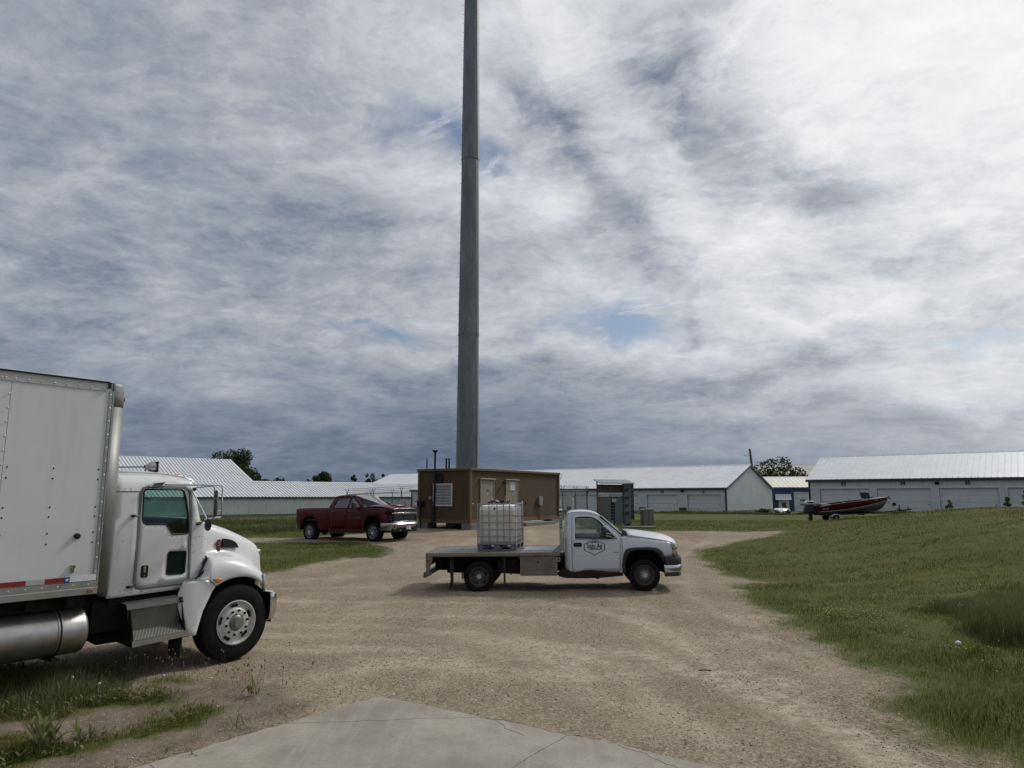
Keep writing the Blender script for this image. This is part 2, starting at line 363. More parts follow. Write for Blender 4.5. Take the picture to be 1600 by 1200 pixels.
def sdist(poly, X, Y):
    # signed distance, positive inside
    P = np.array(poly, float); d = np.full(X.shape, 1e9); ins = np.zeros(X.shape, bool)
    for i in range(len(P)):
        a = P[i]; b = P[(i + 1) % len(P)]; e = b - a; wx = X - a[0]; wy = Y - a[1]
        t = np.clip((wx * e[0] + wy * e[1]) / (e @ e), 0, 1); d = np.minimum(d, (wx - e[0] * t) ** 2 + (wy - e[1] * t) ** 2)
        c = ((a[1] <= Y) & (b[1] > Y)) | ((b[1] <= Y) & (a[1] > Y)); cr = e[0] * wy - e[1] * wx
        ins ^= c & ((cr > 0) == (e[1] > 0))
    return np.sqrt(d) * np.where(ins, 1, -1)
TRACKS = [[(-14, 14.2), (-6, 14.8), (0, 14.2), (4, 12.6), (5, 10), (5, 5)], [(-3, 9.4), (-1, 10.6), (2, 11), (4.5, 12.6)], [(-7, 13.6), (-2, 13.3), (.6, 11.6), (1.0, 8.6)], [(-5, 17.6), (1, 17.6), (4.8, 19.5)], [(-9, 18.2), (-3, 18.8), (0, 17.2), (2.2, 14.2), (3.2, 10.6), (3.4, 6)], [(-14, 15.9), (-6, 16.4), (0, 15.9), (5, 14.2)], [(-16, 12.6), (-8, 12.8), (-2, 12.4), (2, 11), (3.2, 8), (3.6, 4)], [(-4, 13.2), (0, 12.4), (1.4, 10.2), (1.9, 7), (2.1, 4)],
          [(-9, 30), (-4, 26), (0, 23), (4, 21.5), (7, 24), (10, 30), (13, 34.5)], [(-8, 34), (-3, 30), (0, 26), (3, 24), (6, 26.5), (8.5, 31.5)], [(-7, 19.5), (-3, 22), (0, 26), (1, 32), (1, 40)], [(3.5, 21.5), (2.5, 17), (2.6, 12), (3.0, 8)], [(5.0, 21), (4.1, 17), (4.3, 13), (4.4, 10)], [(-2, 10.6), (.5, 9.6), (2, 9.8), (4.6, 11.2)], [(-12, 10.9), (-5, 11.5), (0, 11.2), (3.5, 9.3)]]
def tracks(X, Y):
    t = np.zeros(X.shape); n = (fbm(X, Y, 51, 3, .6) - .5) * .5
    for i, P in enumerate(TRACKS):
        d = np.full(X.shape, 1e9)
        for a, b in zip(P, P[1:]):
            ex, ey = b[0] - a[0], b[1] - a[1]; q = np.clip(((X - a[0]) * ex + (Y - a[1]) * ey) / (ex * ex + ey * ey), 0, 1); d = np.minimum(d, np.hypot(X - a[0] - ex * q, Y - a[1] - ey * q))
        t += np.exp(-((d + n) / (.20 + .02 * (i % 3))) ** 2) * np.clip(fbm(X, Y, 60 + i, 3, .45) * 2.2 - .5, 0, 1.2)
    return np.clip(t, 0, 1)
def masks(X, Y):
    """>0 gravel (metres inside, edge roughened), dirt amount, mown or tall"""
    n = fbm(X, Y, 3, 4, 1.3) - .5; n2 = fbm(X, Y, 5, 3, 6.) - .5
    g = sdist(GRAVEL, X, Y) + n * .75 + n2 * .35
    d = sdist(DIRT, X, Y) + n * .5 + n2 * .2
    p = np.maximum.reduce([sdist(q, X, Y) for q in GPATCH]) + n * .35 + n2 * .3 - .02
    return g, d, p

# ---------------------------------------------------------------- ground
def ground_material():
    m = bpy.data.materials.new('ground_surface'); n = NT(m); b = n.b
    g = n.attr('gravel'); d = n.attr('dirt'); fn_ = n.noise(2.2, 6, .6); fe = n.noise(14, 5, .6)
    edge = n.math('ADD', g, n.math('MULTIPLY', n.math('SUBTRACT', fn_, .5), .9)); edge = n.math('ADD', edge, n.math('MULTIPLY', n.math('SUBTRACT', fe, .5), .6))
    gm = n.ramp(edge, .1, .75, smooth=True)
    # crushed stone: fines, pale packed tracks, darker loose stones
    big = n.noise(.22, 5, .55, dist=.6); md = n.noise(.9, 6, .62, dist=.5, sc=(1, .45, 1)); md2 = n.noise(3.2, 6, .65, sc=(.6, 1.2, 1))
    c = n.mix(n.ramp(big, .34, .66), (.185, .142, .092), (.290, .235, .160))
    c = n.mix(n.ramp(md, .50, .70, 0, .55), c, (.47, .395, .288))
    c = n.mix(n.ramp(md2, .52, .72, 0, .45), c, (.235, .178, .118))
    st = n.vor(34, out='Color'); sp = n.N.new('ShaderNodeSeparateColor'); n.L.new(st, sp.inputs[0])
    c = n.mix(n.ramp(sp.outputs[0], .55, 1., 0, .5), c, (.52, .45, .35)); c = n.mix(n.ramp(sp.outputs[1], .68, 1., 0, .65), c, (.115, .086, .058))
    st2 = n.vor(95, out='Color'); sp2 = n.N.new('ShaderNodeSeparateColor'); n.L.new(st2, sp2.inputs[0])
    c = n.mix(n.ramp(sp2.outputs[0], .6, 1., 0, .4), c, (.52, .465, .385)); c = n.mix(n.ramp(sp2.outputs[1], .65, 1., 0, .45), c, (.14, .105, .072))
    tk = n.math('MULTIPLY', n.attr('track'), n.math('MULTIPLY', n.ramp(n.noise(5, 6, .7, off=(1, 8, 0)), .32, .62), n.ramp(n.noise(17, 5, .7), .30, .55)))
    c = n.mix(n.math('MULTIPLY', tk, .9), c, (.50, .435, .335))
    # bare earth
    e = n.mix(n.ramp(n.noise(3, 6, .6), .35, .65), (.140, .106, .076), (.215, .172, .130)); e = n.mix(n.ramp(sp.outputs[2], .7, 1, 0, .5), e, (.33, .28, .23))
    # turf soil with moss and thatch
    t1 = n.noise(.16, 4, .5); t2 = n.noise(1.4, 6, .62, sc=(.5, 1.6, 1)); t3 = n.noise(9, 5, .65)
    s = n.mix(n.ramp(t1, .35, .65), (.064, .082, .014), (.092, .108, .024)); s = n.mix(n.ramp(t2, .5, .72, 0, .7), s, (.095, .098, .038)); s = n.mix(n.ramp(t3, .5, .8, 0, .6), s, (.022, .032, .010))
    s = n.mix(n.ramp(d, -.1, .25, smooth=True), s, e)
    c = n.mix(n.ramp(n.noise(.5, 5, .6, off=(9, 2, 0)), .60, .72, 0, .5), c, (.235, .175, .115))
    n.base(n.mix(gm, s, c)); b.inputs['Roughness'].default_value = .95; b.inputs['Specular IOR Level'].default_value = .15
    h = n.math('ADD', n.math('MULTIPLY', n.noise(38, 5, .7), .6), n.math('MULTIPLY', sp.outputs[0], .5)); h = n.math('ADD', h, n.math('MULTIPLY', n.noise(2.2, 4), 1.2))
    n.bump(h, .9, .028)
    return m
def build_ground():
    # fine near the lot, coarser outwards; one surface split along the ragged edge of the stone
    a1 = np.radians(np.linspace(-47, 47, 1150)); rr = [3.2]
    while rr[-1] < 60: rr.append(rr[-1] * 1.0085)
    rr += list(60 * (1000 / 60) ** np.linspace(.02, 1, 50)); rr = np.array(rr)
    A, Q = np.meshgrid(a1, rr); X = np.sin(A) * Q; Y = np.cos(A) * Q
    nz = (fbm(X, Y, 1, 4, .35) - .5) * .10 + (fbm(X, Y, 2, 4, 2.2) - .5) * .030
    g, d, p = masks(X, Y); d = np.minimum(d, -p); gr_tall = np.clip(-g, 0, 3)
    Z = terr(X, Y) + nz * sst(3, 8, Q) + (fbm(X, Y, 8, 4, 1.6) - .5) * .10 * np.clip(-g, 0, 1) - .012
    apd = sdist([(-1.52, 8.62), (1.05, 6.98), (7.5, 2.2), (7.5, -6), (-7.5, -6), (-5.4, 3.6)], X, Y); Z = Z * (1 - sst(-.9, -.1, apd)) + sst(-.9, -.1, apd) * (-.012 + .022 * (fbm(X, Y, 71, 3, 3.) > .56) * 0)
    far = sst(60, 110, Q); Z = Z * (1 - far) + far * np.minimum(Z, .2)
    nr, na = X.shape; idx = np.arange(nr * na).reshape(nr, na)
    quads = np.stack([idx[:-1, :-1], idx[:-1, 1:], idx[1:, 1:], idx[1:, :-1]], -1).reshape(-1, 4)
    co = np.stack([X, Y, Z], -1).reshape(-1, 3); gf = g.reshape(-1); df = d.reshape(-1); tf = tracks(X, Y).reshape(-1)
    gc = gf[quads].mean(1) > .15
    mt = ground_material()
    def mk(name, sel, extra=None):
        used, inv = np.unique(quads[sel], return_inverse=True); q = inv.reshape(-1, 4)
        v = co[used]; ga, da, ta = gf[used], df[used], tf[used]
        if extra is not None:
            ev, eq = extra; q = np.concatenate([q, eq + len(v)]); v = np.concatenate([v, ev]); ga = np.concatenate([ga, np.full(len(ev), -5.)]); da = np.concatenate([da, np.full(len(ev), -5.)]); ta = np.concatenate([ta, np.zeros(len(ev))])
        me = bpy.data.meshes.new(name); me.vertices.add(len(v)); me.vertices.foreach_set('co', v.ravel())
        me.loops.add(q.size); me.loops.foreach_set('vertex_index', q.ravel().astype(np.int32)); me.polygons.add(len(q))
        me.polygons.foreach_set('loop_start', np.arange(0, q.size, 4, dtype=np.int32)); me.update(calc_edges=True)
        for nm, ar in (('gravel', ga), ('dirt', da), ('track', ta)):
            at = me.attributes.new(nm, 'FLOAT', 'POINT'); at.data.foreach_set('value', ar.astype(np.float32))
        me.shade_smooth(); me.materials.append(mt)
        o = bpy.data.objects.new(name, me); COL.objects.link(o); return tag(o, kind='structure')
    # land behind and beside the viewer
    a2 = np.radians(np.linspace(47, 313, 70)); r2 = np.array([3.2, 6, 12, 25, 60, 200, 1000]); A, Q = np.meshgrid(a2, r2)
    v = np.stack([np.sin(A) * Q, np.cos(A) * Q, terr(np.sin(A) * Q, np.cos(A) * Q) * (Q < 100) - .012], -1)
    i2 = np.arange(v[..., 0].size).reshape(v.shape[:2]); q2 = np.stack([i2[:-1, :-1], i2[:-1, 1:], i2[1:, 1:], i2[1:, :-1]], -1).reshape(-1, 4)
    ev = v.reshape(-1, 3); n0 = len(ev); ring = [( 3.2 * math.sin(t), 3.2 * math.cos(t), -.02) for t in np.radians(np.linspace(0, 360, 24, endpoint=False))]
    ev = np.concatenate([ev, np.array(ring + [(0, 0, -.02)])]); q3 = np.array([[n0 + k, n0 + (k + 1) % 24, n0 + 24, n0 + 24] for k in range(24)])
    q3 = np.array([[n0 + k, n0 + (k + 1) % 24, n0 + (k + 2) % 24, n0 + 24] for k in range(0, 24, 2)])
    mk('lawn_ground', ~gc, (ev, np.concatenate([q2, q3]))); mk('gravel_lot', gc)
build_ground()
# concrete apron
def apron():
    m = bpy.data.materials.new('old_concrete'); n = NT(m)
    c = n.mix(n.ramp(n.noise(.9, 7, .65), .38, .62), (.225, .203, .162), (.335, .310, .255)); c = n.mix(n.ramp(n.noise(4.5, 6, .7, off=(8, 1, 1)), .5, .72, 0, .35), c, (.19, .172, .14)); c = n.mix(n.ramp(n.noise(26, 6, .7), .45, .75, 0, .5), c, (.17, .155, .13))
    st = n.noise(2.2, 6, .6, sc=(5, .35, 1), off=(2, 2, 2)); c = n.mix(n.ramp(st, .50, .68, 0, .3), c, (.39, .37, .32))
    v = n.vor(1.6, out='Distance'); c = n.mix(n.ramp(n.vor(7, out='Distance'), .0, .05, .8, 0), c, (.07, .06, .05))
    c = n.mix(n.ramp(n.noise(1.1, 7, .7, off=(4, 0, 3)), .58, .70, 0, .6), c, (.215, .185, .14))
    n.base(c); n.b.inputs['Roughness'].default_value = .9; n.bump(n.math('ADD', n.noise(60, 5, .7), n.math('MULTIPLY', n.noise(8, 5, .6), .6)), .35, .008)
    def edge(a, b, amp, seed):
        L = []; k = 60
        for i in range(k):
            t = i / k; L.append((a[0] + (b[0] - a[0]) * t + (random.random() - .5) * amp, a[1] + (b[1] - a[1]) * t + (random.random() - .5) * amp))
        return L
    pts = edge((-1.52, 8.62), (1.05, 6.98), .035, 1) + edge((1.05, 6.98), (7.5, 2.2), .04, 2) + [(7.5, -6), (-7.5, -6)] + edge((-5.4, 3.6), (-1.52, 8.62), .05, 3)
    o = MB().prism(pts, -.10, .030, 'z').build('concrete_apron', m, smooth=0, bevel=.01); tag(o, kind='structure')
    dk = mat('crack_fill', (.10, .085, .065), .95)
    # saw joint and wandering cracks, cut as thin dark seams of dirt on the slab
    j = MB()
    def seam(path, w):
        for (a, b) in zip(path, path[1:]):
            d = Vector((b[0] - a[0], b[1] - a[1], 0)); L_ = d.length; j.box(((a[0] + b[0]) / 2, (a[1] + b[1]) / 2, .0302), (L_ + .01, w * random.uniform(.5, 1.3), .003), rz=math.atan2(d.y, d.x))
    def wander(a, b, k, amp): return [(a[0] + (b[0] - a[0]) * i / k + random.uniform(-amp, amp), a[1] + (b[1] - a[1]) * i / k + random.uniform(-amp, amp)) for i in range(k + 1)]
    seam(wander((-2.35, 7.62), (-.30, 7.83), 22, .02), .002); seam(wander((-.30, 7.83), (.05, 7.65), 8, .03), .005); seam(wander((-.25, 7.8), (.1, 7.25), 9, .03), .004)
    seam(wander((.55, 7.28), (.1, 6.6), 12, .008), .005); seam(wander((.1, 6.6), (-.6, 5.4), 12, .01), .005); seam(wander((.3, 7.45), (.65, 7.2), 8, .03), .005); seam(wander((-3.1, 6.5), (-2.75, 6.2), 8, .01), .004)
    seam(wander((1.0, 7.0), (1.5, 6.3), 9, .03), .005)
    tag(j.build('slab_cracks', dk, smooth=0), kind='structure')
apron()

# ---------------------------------------------------------------- metal sheds
def ribbed(u0, u1, pitch, h, w=.055):
    # cross-section of ribbed sheet: list of (u, out)
    o = []; u = u0
    while u < u1 - .02:
        o += [(u, 0), (u + .012, h), (u + w, h), (u + w + .012, 0)]; u += pitch
    o.append((u1, 0)); return o
WHITE_STEEL = mat('white_steel_siding', (.60, .625, .635), .45, var=.05, vscale=.6, dirt=(.30, .29, .27), dirtamt=.25, spec=.3)
ROOF_STEEL = mat('galvalume_roof', (.62, .64, .66), .45, metal=.05, var=.06, vscale=.5, dirt=(.38, .37, .35), dirtamt=.25)
ROOF_CREAM = mat('cream_roof', (.70, .68, .60), .45, metal=.1, var=.06, vscale=.5)
TRIM = mat('dark_green_trim', (.035, .042, .045), .5)
DOORW = mat('overhead_door_white', (.64, .66, .665), .5, var=.04, vscale=.8, dirt=(.3, .3, .28), dirtamt=.2)
BLUE = mat('blue_steel', (.016, .045, .115), .45)
CONC = mat('rough_concrete', (.16, .155, .145), .9, var=.25, vscale=4, bump=.5)
BLACK = mat('black_plastic', (.010, .010, .011), .55, spec=.25)
GLASSD = glass('dark_window', (.25, .28, .28), .15)
def shed(name, label, c, ang, L, W, g, eave, ridge, group=None, siding=WHITE_STEEL, roofm=ROOF_STEEL, doors=(), nums=(), rp=.30, wp=.30, trim=TRIM, low=.0, dh=2.35, cat='storage shed', found=.25, lamps=(), rh=.035, kick=True):
    """local x along the front (from c), y into the building, z up from ground g"""
    root = empty(name, (c[0], c[1], g), R(ang), label=label, cat=cat, group=group)
    e = eave - g; r = ridge - g; h = W / 2; pitch = (r - e) / h
    m = MB(); dz = low
    # siding round the building; front is broken for the doors
    def wall(p, q, z0, z1f, nrm, p0=None):
        Lw = math.hypot(q[0] - p[0], q[1] - p[1]); d = ((q[0] - p[0]) / Lw, (q[1] - p[1]) / Lw); sec = ribbed(0, Lw, wp, .02)
        rows = [[(p[0] + d[0] * u + nrm[0] * o, p[1] + d[1] * u + nrm[1] * o, z0) for u, o in sec], [(p[0] + d[0] * u + nrm[0] * o, p[1] + d[1] * u + nrm[1] * o, z1f(u)) for u, o in sec]]
        m.grid(rows)
    xs = sorted(doors); x = 0.
    for a, b in xs:
        if a > x: wall((x, 0), (a, 0), found, lambda u: e, (0, -1))
        wall((a, 0), (b, 0), dh, lambda u: e, (0, -1)); x = b
    wall((x, 0), (L, 0), found, lambda u: e, (0, -1))
    gab = lambda u: e + pitch * (u if u < h else W - u)
    secs = [0, h, W]
    for X_, nx in ((0, -1), (L, 1)):
        sec = ribbed(0, h, wp, .02) + ribbed(h, W, wp, .02)
        m.grid([[(X_ + nx * o, u, found) for u, o in sec], [(X_ + nx * o, u, gab(u)) for u, o in sec]])
    wall((0, W), (L, W), found, lambda u: e, (0, 1))
    m.build('siding', siding, root, smooth=0)
    f = MB()
    pl = [(-.04, -1.), (L + .04, -1.), (L + .04, found)]
    for a, b in list(xs)[::-1]: pl += [(b, found), (b, -.03), (a, -.03), (a, found)]
    pl.append((-.04, found)); f.prism(pl, -.04, .12)
    f.build('foundation', CONC, root, smooth=0)
    f = MB(); f.prism([(-.035, .125), (-.035, W), (L + .035, W), (L + .035, .125), (L - .1, .125), (L - .1, W - .1), (.1, W - .1), (.1, .125)], -1., found, 'z'); f.build('foundation', CONC, root, smooth=0)
    # roof sheets
    ov = .22
    for sgn in (1, -1):
        sec = ribbed(-.2, L + .2, rp, rh); k = MB(); th = math.atan(pitch); nz = math.cos(th)
        y0, y1 = (-ov, h) if sgn == 1 else (W + ov, h)
        z0 = e - ov * pitch + .06; z1 = r + .06
        k.grid([[(u, y0, z0 + o * nz) for u, o in sec], [(u, y1, z1 + o * nz) for u, o in sec]])
        k.build('roof_sheet', roofm, root, smooth=0)
    k = MB(); k.prism([(h - .22, r + .075 - .22 * pitch), (h, r + .14), (h + .22, r + .075 - .22 * pitch), (h, r + .10)], -.2, L + .2, 'x'); k.build('ridge_cap', roofm, root, smooth=0)
    t = MB()
    t.bb(-.2, L + .2, -ov - .03, -ov + .03, e - ov * pitch - .16, e - ov * pitch + .045)
    for X_, nx in ((0, -1), (L, 1)):
        for s_ in (1, -1):
            a = (0 - ov if s_ == 1 else W + ov, e - ov * pitch); b = (h, r)
            t.prism([(a[0], a[1] - .14), (b[0], b[1] - .14), (b[0], b[1] + .05), (a[0], a[1] + .05)], X_ + nx * .16, X_ + nx * .22, 'x')
        t.bb(X_ + nx * .025, X_ + nx * .045 , -.03, .12, found, e - .02); t.bb(X_ - (.02 if nx < 0 else .12), X_ + (.12 if nx < 0 else .02), -.045, -.025, found, e - .1)
    t.build('trim', trim, root, smooth=0)
    for (a, b) in xs:
        d = MB(); hz = dh / 4
        for q in range(4): d.bb(a + .02, b - .02, .15, .19, q * hz + .008 + (.02 if q == 0 else 0), (q + 1) * hz - .008)
        dd = d.build('overhead_door', DOORW, root, smooth=0)
        MB().bb(a, b, .195, .21, 0, dh).build('door_backing', mat('door_gap', (.03, .03, .03), .9), dd, smooth=0)
        MB().box(((b - .25), .135, .95), (.10, .03, .06)).build('handle', BLACK, dd, smooth=0)
        fr = MB(); fr.bb(a - .1, a, -.05, .1, found * 0, dh); fr.bb(b, b + .1, -.05, .1, 0, dh); fr.bb(a - .1, b + .1, -.05, .1, dh, dh + .1); fr.build('door_frame', DOORW, root, smooth=0)
    if kick and len(xs) > 1:
        for (a, b), (c_, d_) in zip(xs, xs[1:]):
            if c_ - b < 1.5: MB().bb(b + .1, c_ - .1, -.075, -.042, 0, .55).build('kick_plate', TRIM, root, smooth=0)
    for x_, s_ in nums:
        text_obj(s_, .42, BLACK, root, 'door_number', (x_, -.05, dh + (.42 if e - dh > .8 else .27)), (R(90), 0, 0), .006, bold=.012)
    for x_, z_ in lamps:
        MB().prism([(-.14, 0), (.12, .16), (.12, -.12)], x_ - .16, x_ + .16, 'x', fn=lambda p: (p[0], p[1] - .1, p[2] + z_)).build('wall_lamp', BLACK, root, smooth=0)
    return root
# middle shed (front looks at us, gable end towards the right)
a37 = R(37); cm = (22.35, 75.); dL = 46.
def dr(n, w, gap, x1): return [(x1 - (k + 1) * w - k * gap, x1 - k * (w + gap)) for k in range(n)][::-1]
midd = dr(8, 3.75, 1.05, dL - .55)
shed('storage_shed', 'long white shed with numbered doors 11 to 14 and its gable end on the right', (cm[0] - .7986 * dL, cm[1] + .6018 * dL), -37, dL, 15.4, .5, 3.18, 5.76,
     doors=midd, nums=[((a + b) / 2, s) for (a, b), s in zip(midd[-5:], ('11', '12', '13', '14', '5'))], lamps=[(midd[-1][0] - .5, 2.3)], dh=1.95, found=.28)
# right-hand shed
rd = [(.95 + k * 4.85, .95 + k * 4.85 + 4.25) for k in range(9)]
shed('storage_shed', 'long white metal storage shed with wide overhead doors standing behind the red boat', (28.15, 68.), -37, 46, 12.2, .62, 3.85, 6.2, doors=rd,
     nums=[((a + b) / 2, s) for (a, b), s in zip(rd[:6], ('33', '34', '35', '36', '37', '38'))], dh=2.35, rp=.305 * 1.5, lamps=[(rd[1][1] + .5, 2.75)], found=.2)
# left-hand low shed
shed('storage_shed', 'long low white ribbed metal shed behind the dark red pickup', (-51.0, 76.2), 42, 62, 12, -.42, 2.2, 4.2, rp=.46, wp=.46, found=.42, rh=.09)
shed('storage_shed', 'big shed with a tall pale ribbed roof rising behind the box truck cab', (-80.6, 92.4), 42, 48, 23, 0, 4.6, 8.9, rp=.55, rh=.12)
shed('storage_shed', 'far pale roofed shed showing above the low shed left of the brown hut', (-31.5, 147), -33, 40, 20, 0, 3.6, 6.9, rp=.5)
shed('metal_workshop', 'blue walled metal workshop with a cream roof between two white storage sheds', (34.2, 101), -8, 26, 12, .0, 3.5, 5.0, siding=BLUE, roofm=ROOF_CREAM, doors=[(5.3, 9.3)], dh=2.75, rp=.6, wp=.4, cat='workshop', found=.05, trim=BLUE, kick=False)
def workshop_bits():
    w = [o for o in bpy.data.objects if o.name == 'metal_workshop'][0]
    for i in range(3):
        for k in range(2): MB().bb(6.0 + i * 1.55, 6.75 + i * 1.55, .045, .062, 1.0 + k * .62, 1.25 + k * .62).build('door_window', mat('pane_grey', (.14, .15, .16), .2), w, smooth=0)
    MB().bb(3.1, 4.5, -.03, .0, .05, 1.95).build('entrance_door', DOORW, w, smooth=0)
    d = MB().bb(3.5, 4.1, -.045, -.031, .4, 1.4).build('window', mat('pane_dark', (.05, .045, .04), .2), w, smooth=0)
    a = MB(); a.add([(2.7, -.0, 2.55), (4.8, -.0, 2.55), (4.6, -1.1, 1.75), (2.5, -1.1, 1.75)], [(0, 1, 2, 3)])
    for k in range(8): a.box((2.7 + k * .27, -.55, 2.17), (.03, 1.36, .03), rx=R(36))
    a.build('awning', WHITE_STEEL, w, smooth=0, solid=.03)
workshop_bits()
shed('farm_building', 'far building with a plain beige roof seen above the blue workshop', (52, 150), -10, 60, 26, 0, 5, 9.2, roofm=mat('beige_roof', (.40, .38, .34), .8), rp=1.2, cat='building')

# ---------------------------------------------------------------- monopole
def monopole():
    g = tz(-3.25, 52.); root = empty('cell_tower', (-3.25, 52., g), label='tall tapering galvanised steel tower pole with step pegs rising behind the brown hut', cat='tower')
    m = bpy.data.materials.new('galvanised_steel'); n = NT(m)
    c = n.mix(n.ramp(n.noise(2.2, 7, .65, sc=(1, 1, .22)), .35, .68), (.125, .140, .155), (.215, .235, .255)); c = n.mix(n.ramp(n.noise(14, 5, .7, sc=(1, 1, .4)), .5, .8, 0, .4), c, (.30, .32, .33))
    c = n.mix(n.ramp(n.noise(1.3, 6, .7, sc=(2, 2, .12), off=(4, 4, 1)), .58, .74, 0, .55), c, (.33, .33, .32))
    n.base(c); n.b.inputs['Roughness'].default_value = .55; n.b.inputs['Metallic'].default_value = .35
    zz = [0, 13.6, 27.6, 44.5, 57.]; rad = lambda z: .845 - z * .0058
    for i in range(4):
        a, b = zz[i], zz[i + 1] + (.35 if i < 3 else 0); k = 18
        s = MB(); s.lathe([(rad(a) + (.022 if i == 0 else .0), a), (rad(b) + 0.0, b)] if i == 0 else [(rad(a) - .02, a), (rad(a) + .016, a + .02), (rad(b) - .01, b)], (0, 0, 0), 'z', k); s.build('pole_section', m, root, smooth=12)
        if i:
            MB().lathe([(rad(a) + .004, a - .03), (rad(a) + .022, a - .03), (rad(a) + .022, a + .02), (rad(a), a + .02)], (0, 0, 0), 'z', k).build('collar', m, root, smooth=12)
            bo = MB()
            for j in range(12): t = j * math.pi / 6; bo.ball((math.cos(t) * (rad(a) + .02), math.sin(t) * (rad(a) + .02), a + .12), .028, 6, 4)
            bo.build('bolt_ring', BLACK, root)['kind'] = 'stuff'
    p = MB(); z = 3.2
    while z < 54: 
        t = math.pi + .35; x, y = math.cos(t), math.sin(t); p.tube([(x * rad(z), y * rad(z), z), (x * (rad(z) + .13), y * (rad(z) + .13), z), (x * (rad(z) + .14), y * (rad(z) + .14), z + .03)], .012, 5)
        z += .8
    p.build('step_pegs', m, root, smooth=0)['kind'] = 'stuff'
    cbl = MB(); t = -.6; cbl.tube([(math.cos(t) * (rad(z) + .03), math.sin(t) * (rad(z) + .03), z) for z in np.linspace(2, 54, 14)], .018, 5); cbl.build('safety_cable', BLACK, root)
    cc = MB(); cc.lathe([(1.3, -.3), (1.3, .25), (0, .25)], (0, 0, 0), 'z', 24); cc.build('footing', CONC, root)
monopole()

# ---------------------------------------------------------------- shared vehicle bits
RUBBER = mat('tyre_rubber', (.0075, .0075, .008), .8, var=.25, vscale=6, dirt=(.045, .038, .030), dirtamt=.20, spec=.16)
WHITEP = mat('white_truck_paint', (.62, .63, .62), .28, var=.03, vscale=1.2, coat=.5, dirt=(.42, .40, .36), dirtamt=.12)
CHROME = mat('chrome', (.62, .62, .62), .12, 1., var=.1, vscale=5)
ALU = mat('brushed_aluminium', (.42, .42, .40), .32, .85, var=.12, vscale=2.5, sc=(1, 1, 6), dirt=(.2, .18, .15), dirtamt=.35)
DARKM = mat('chassis_black', (.009, .0085, .008), .8, var=.4, vscale=3, dirt=(.035, .026, .018), dirtamt=.45, spec=.2)
GREYSEAL = mat('grey_seal', (.15, .155, .16), .6)
AMBER = mat('amber_lens', (.55, .16, .02), .2, coat=.5)
REDL = mat('red_lens', (.35, .02, .015), .2, coat=.5)
CLEARL = mat('clear_lens', (.45, .44, .42), .12, coat=1., metal=.3)
INTER = mat('dark_cloth', (.02, .02, .022), .9)
GREENGL = glass('green_tinted_glass', (.50, .70, .63), .045)
CARGL = glass('car_glass', (.62, .72, .68), .055)
DARKGL = glass('privacy_glass', (.10, .11, .13), .12)
def plates():
    m = bpy.data.materials.new('tread_plate'); n = NT(m)
    a = n.N.new('ShaderNodeTexWave'); mp = n.N.new('ShaderNodeMapping'); n.L.new(n.tc.outputs['Object'], mp.inputs[0]); mp.inputs['Rotation'].default_value = (0, R(45), 0); n.L.new(mp.outputs[0], a.inputs[0]); a.inputs['Scale'].default_value = 11
    a2 = n.N.new('ShaderNodeTexWave'); mp = n.N.new('ShaderNodeMapping'); n.L.new(n.tc.outputs['Object'], mp.inputs[0]); mp.inputs['Rotation'].default_value = (0, R(-45), 0); n.L.new(mp.outputs[0], a2.inputs[0]); a2.inputs['Scale'].default_value = 11
    h = n.math('MULTIPLY', n.ramp(a.outputs['Fac'], .55, .8), n.ramp(a2.outputs['Fac'], .35, .6)); ck = n.math('MAXIMUM', h, n.math('MULTIPLY', n.ramp(a2.outputs['Fac'], .55, .8), n.ramp(a.outputs['Fac'], .45, .2)))
    n.base(n.mix(n.math('MULTIPLY', ck, .6), n.mix(n.ramp(n.noise(4, 5), .35, .7), (.095, .092, .084), (.165, .16, .15)), (.36, .35, .33))); n.b.inputs['Metallic'].default_value = .6; n.b.inputs['Roughness'].default_value = .42
    n.bump(ck, .8, .006); return m
TREAD = plates()
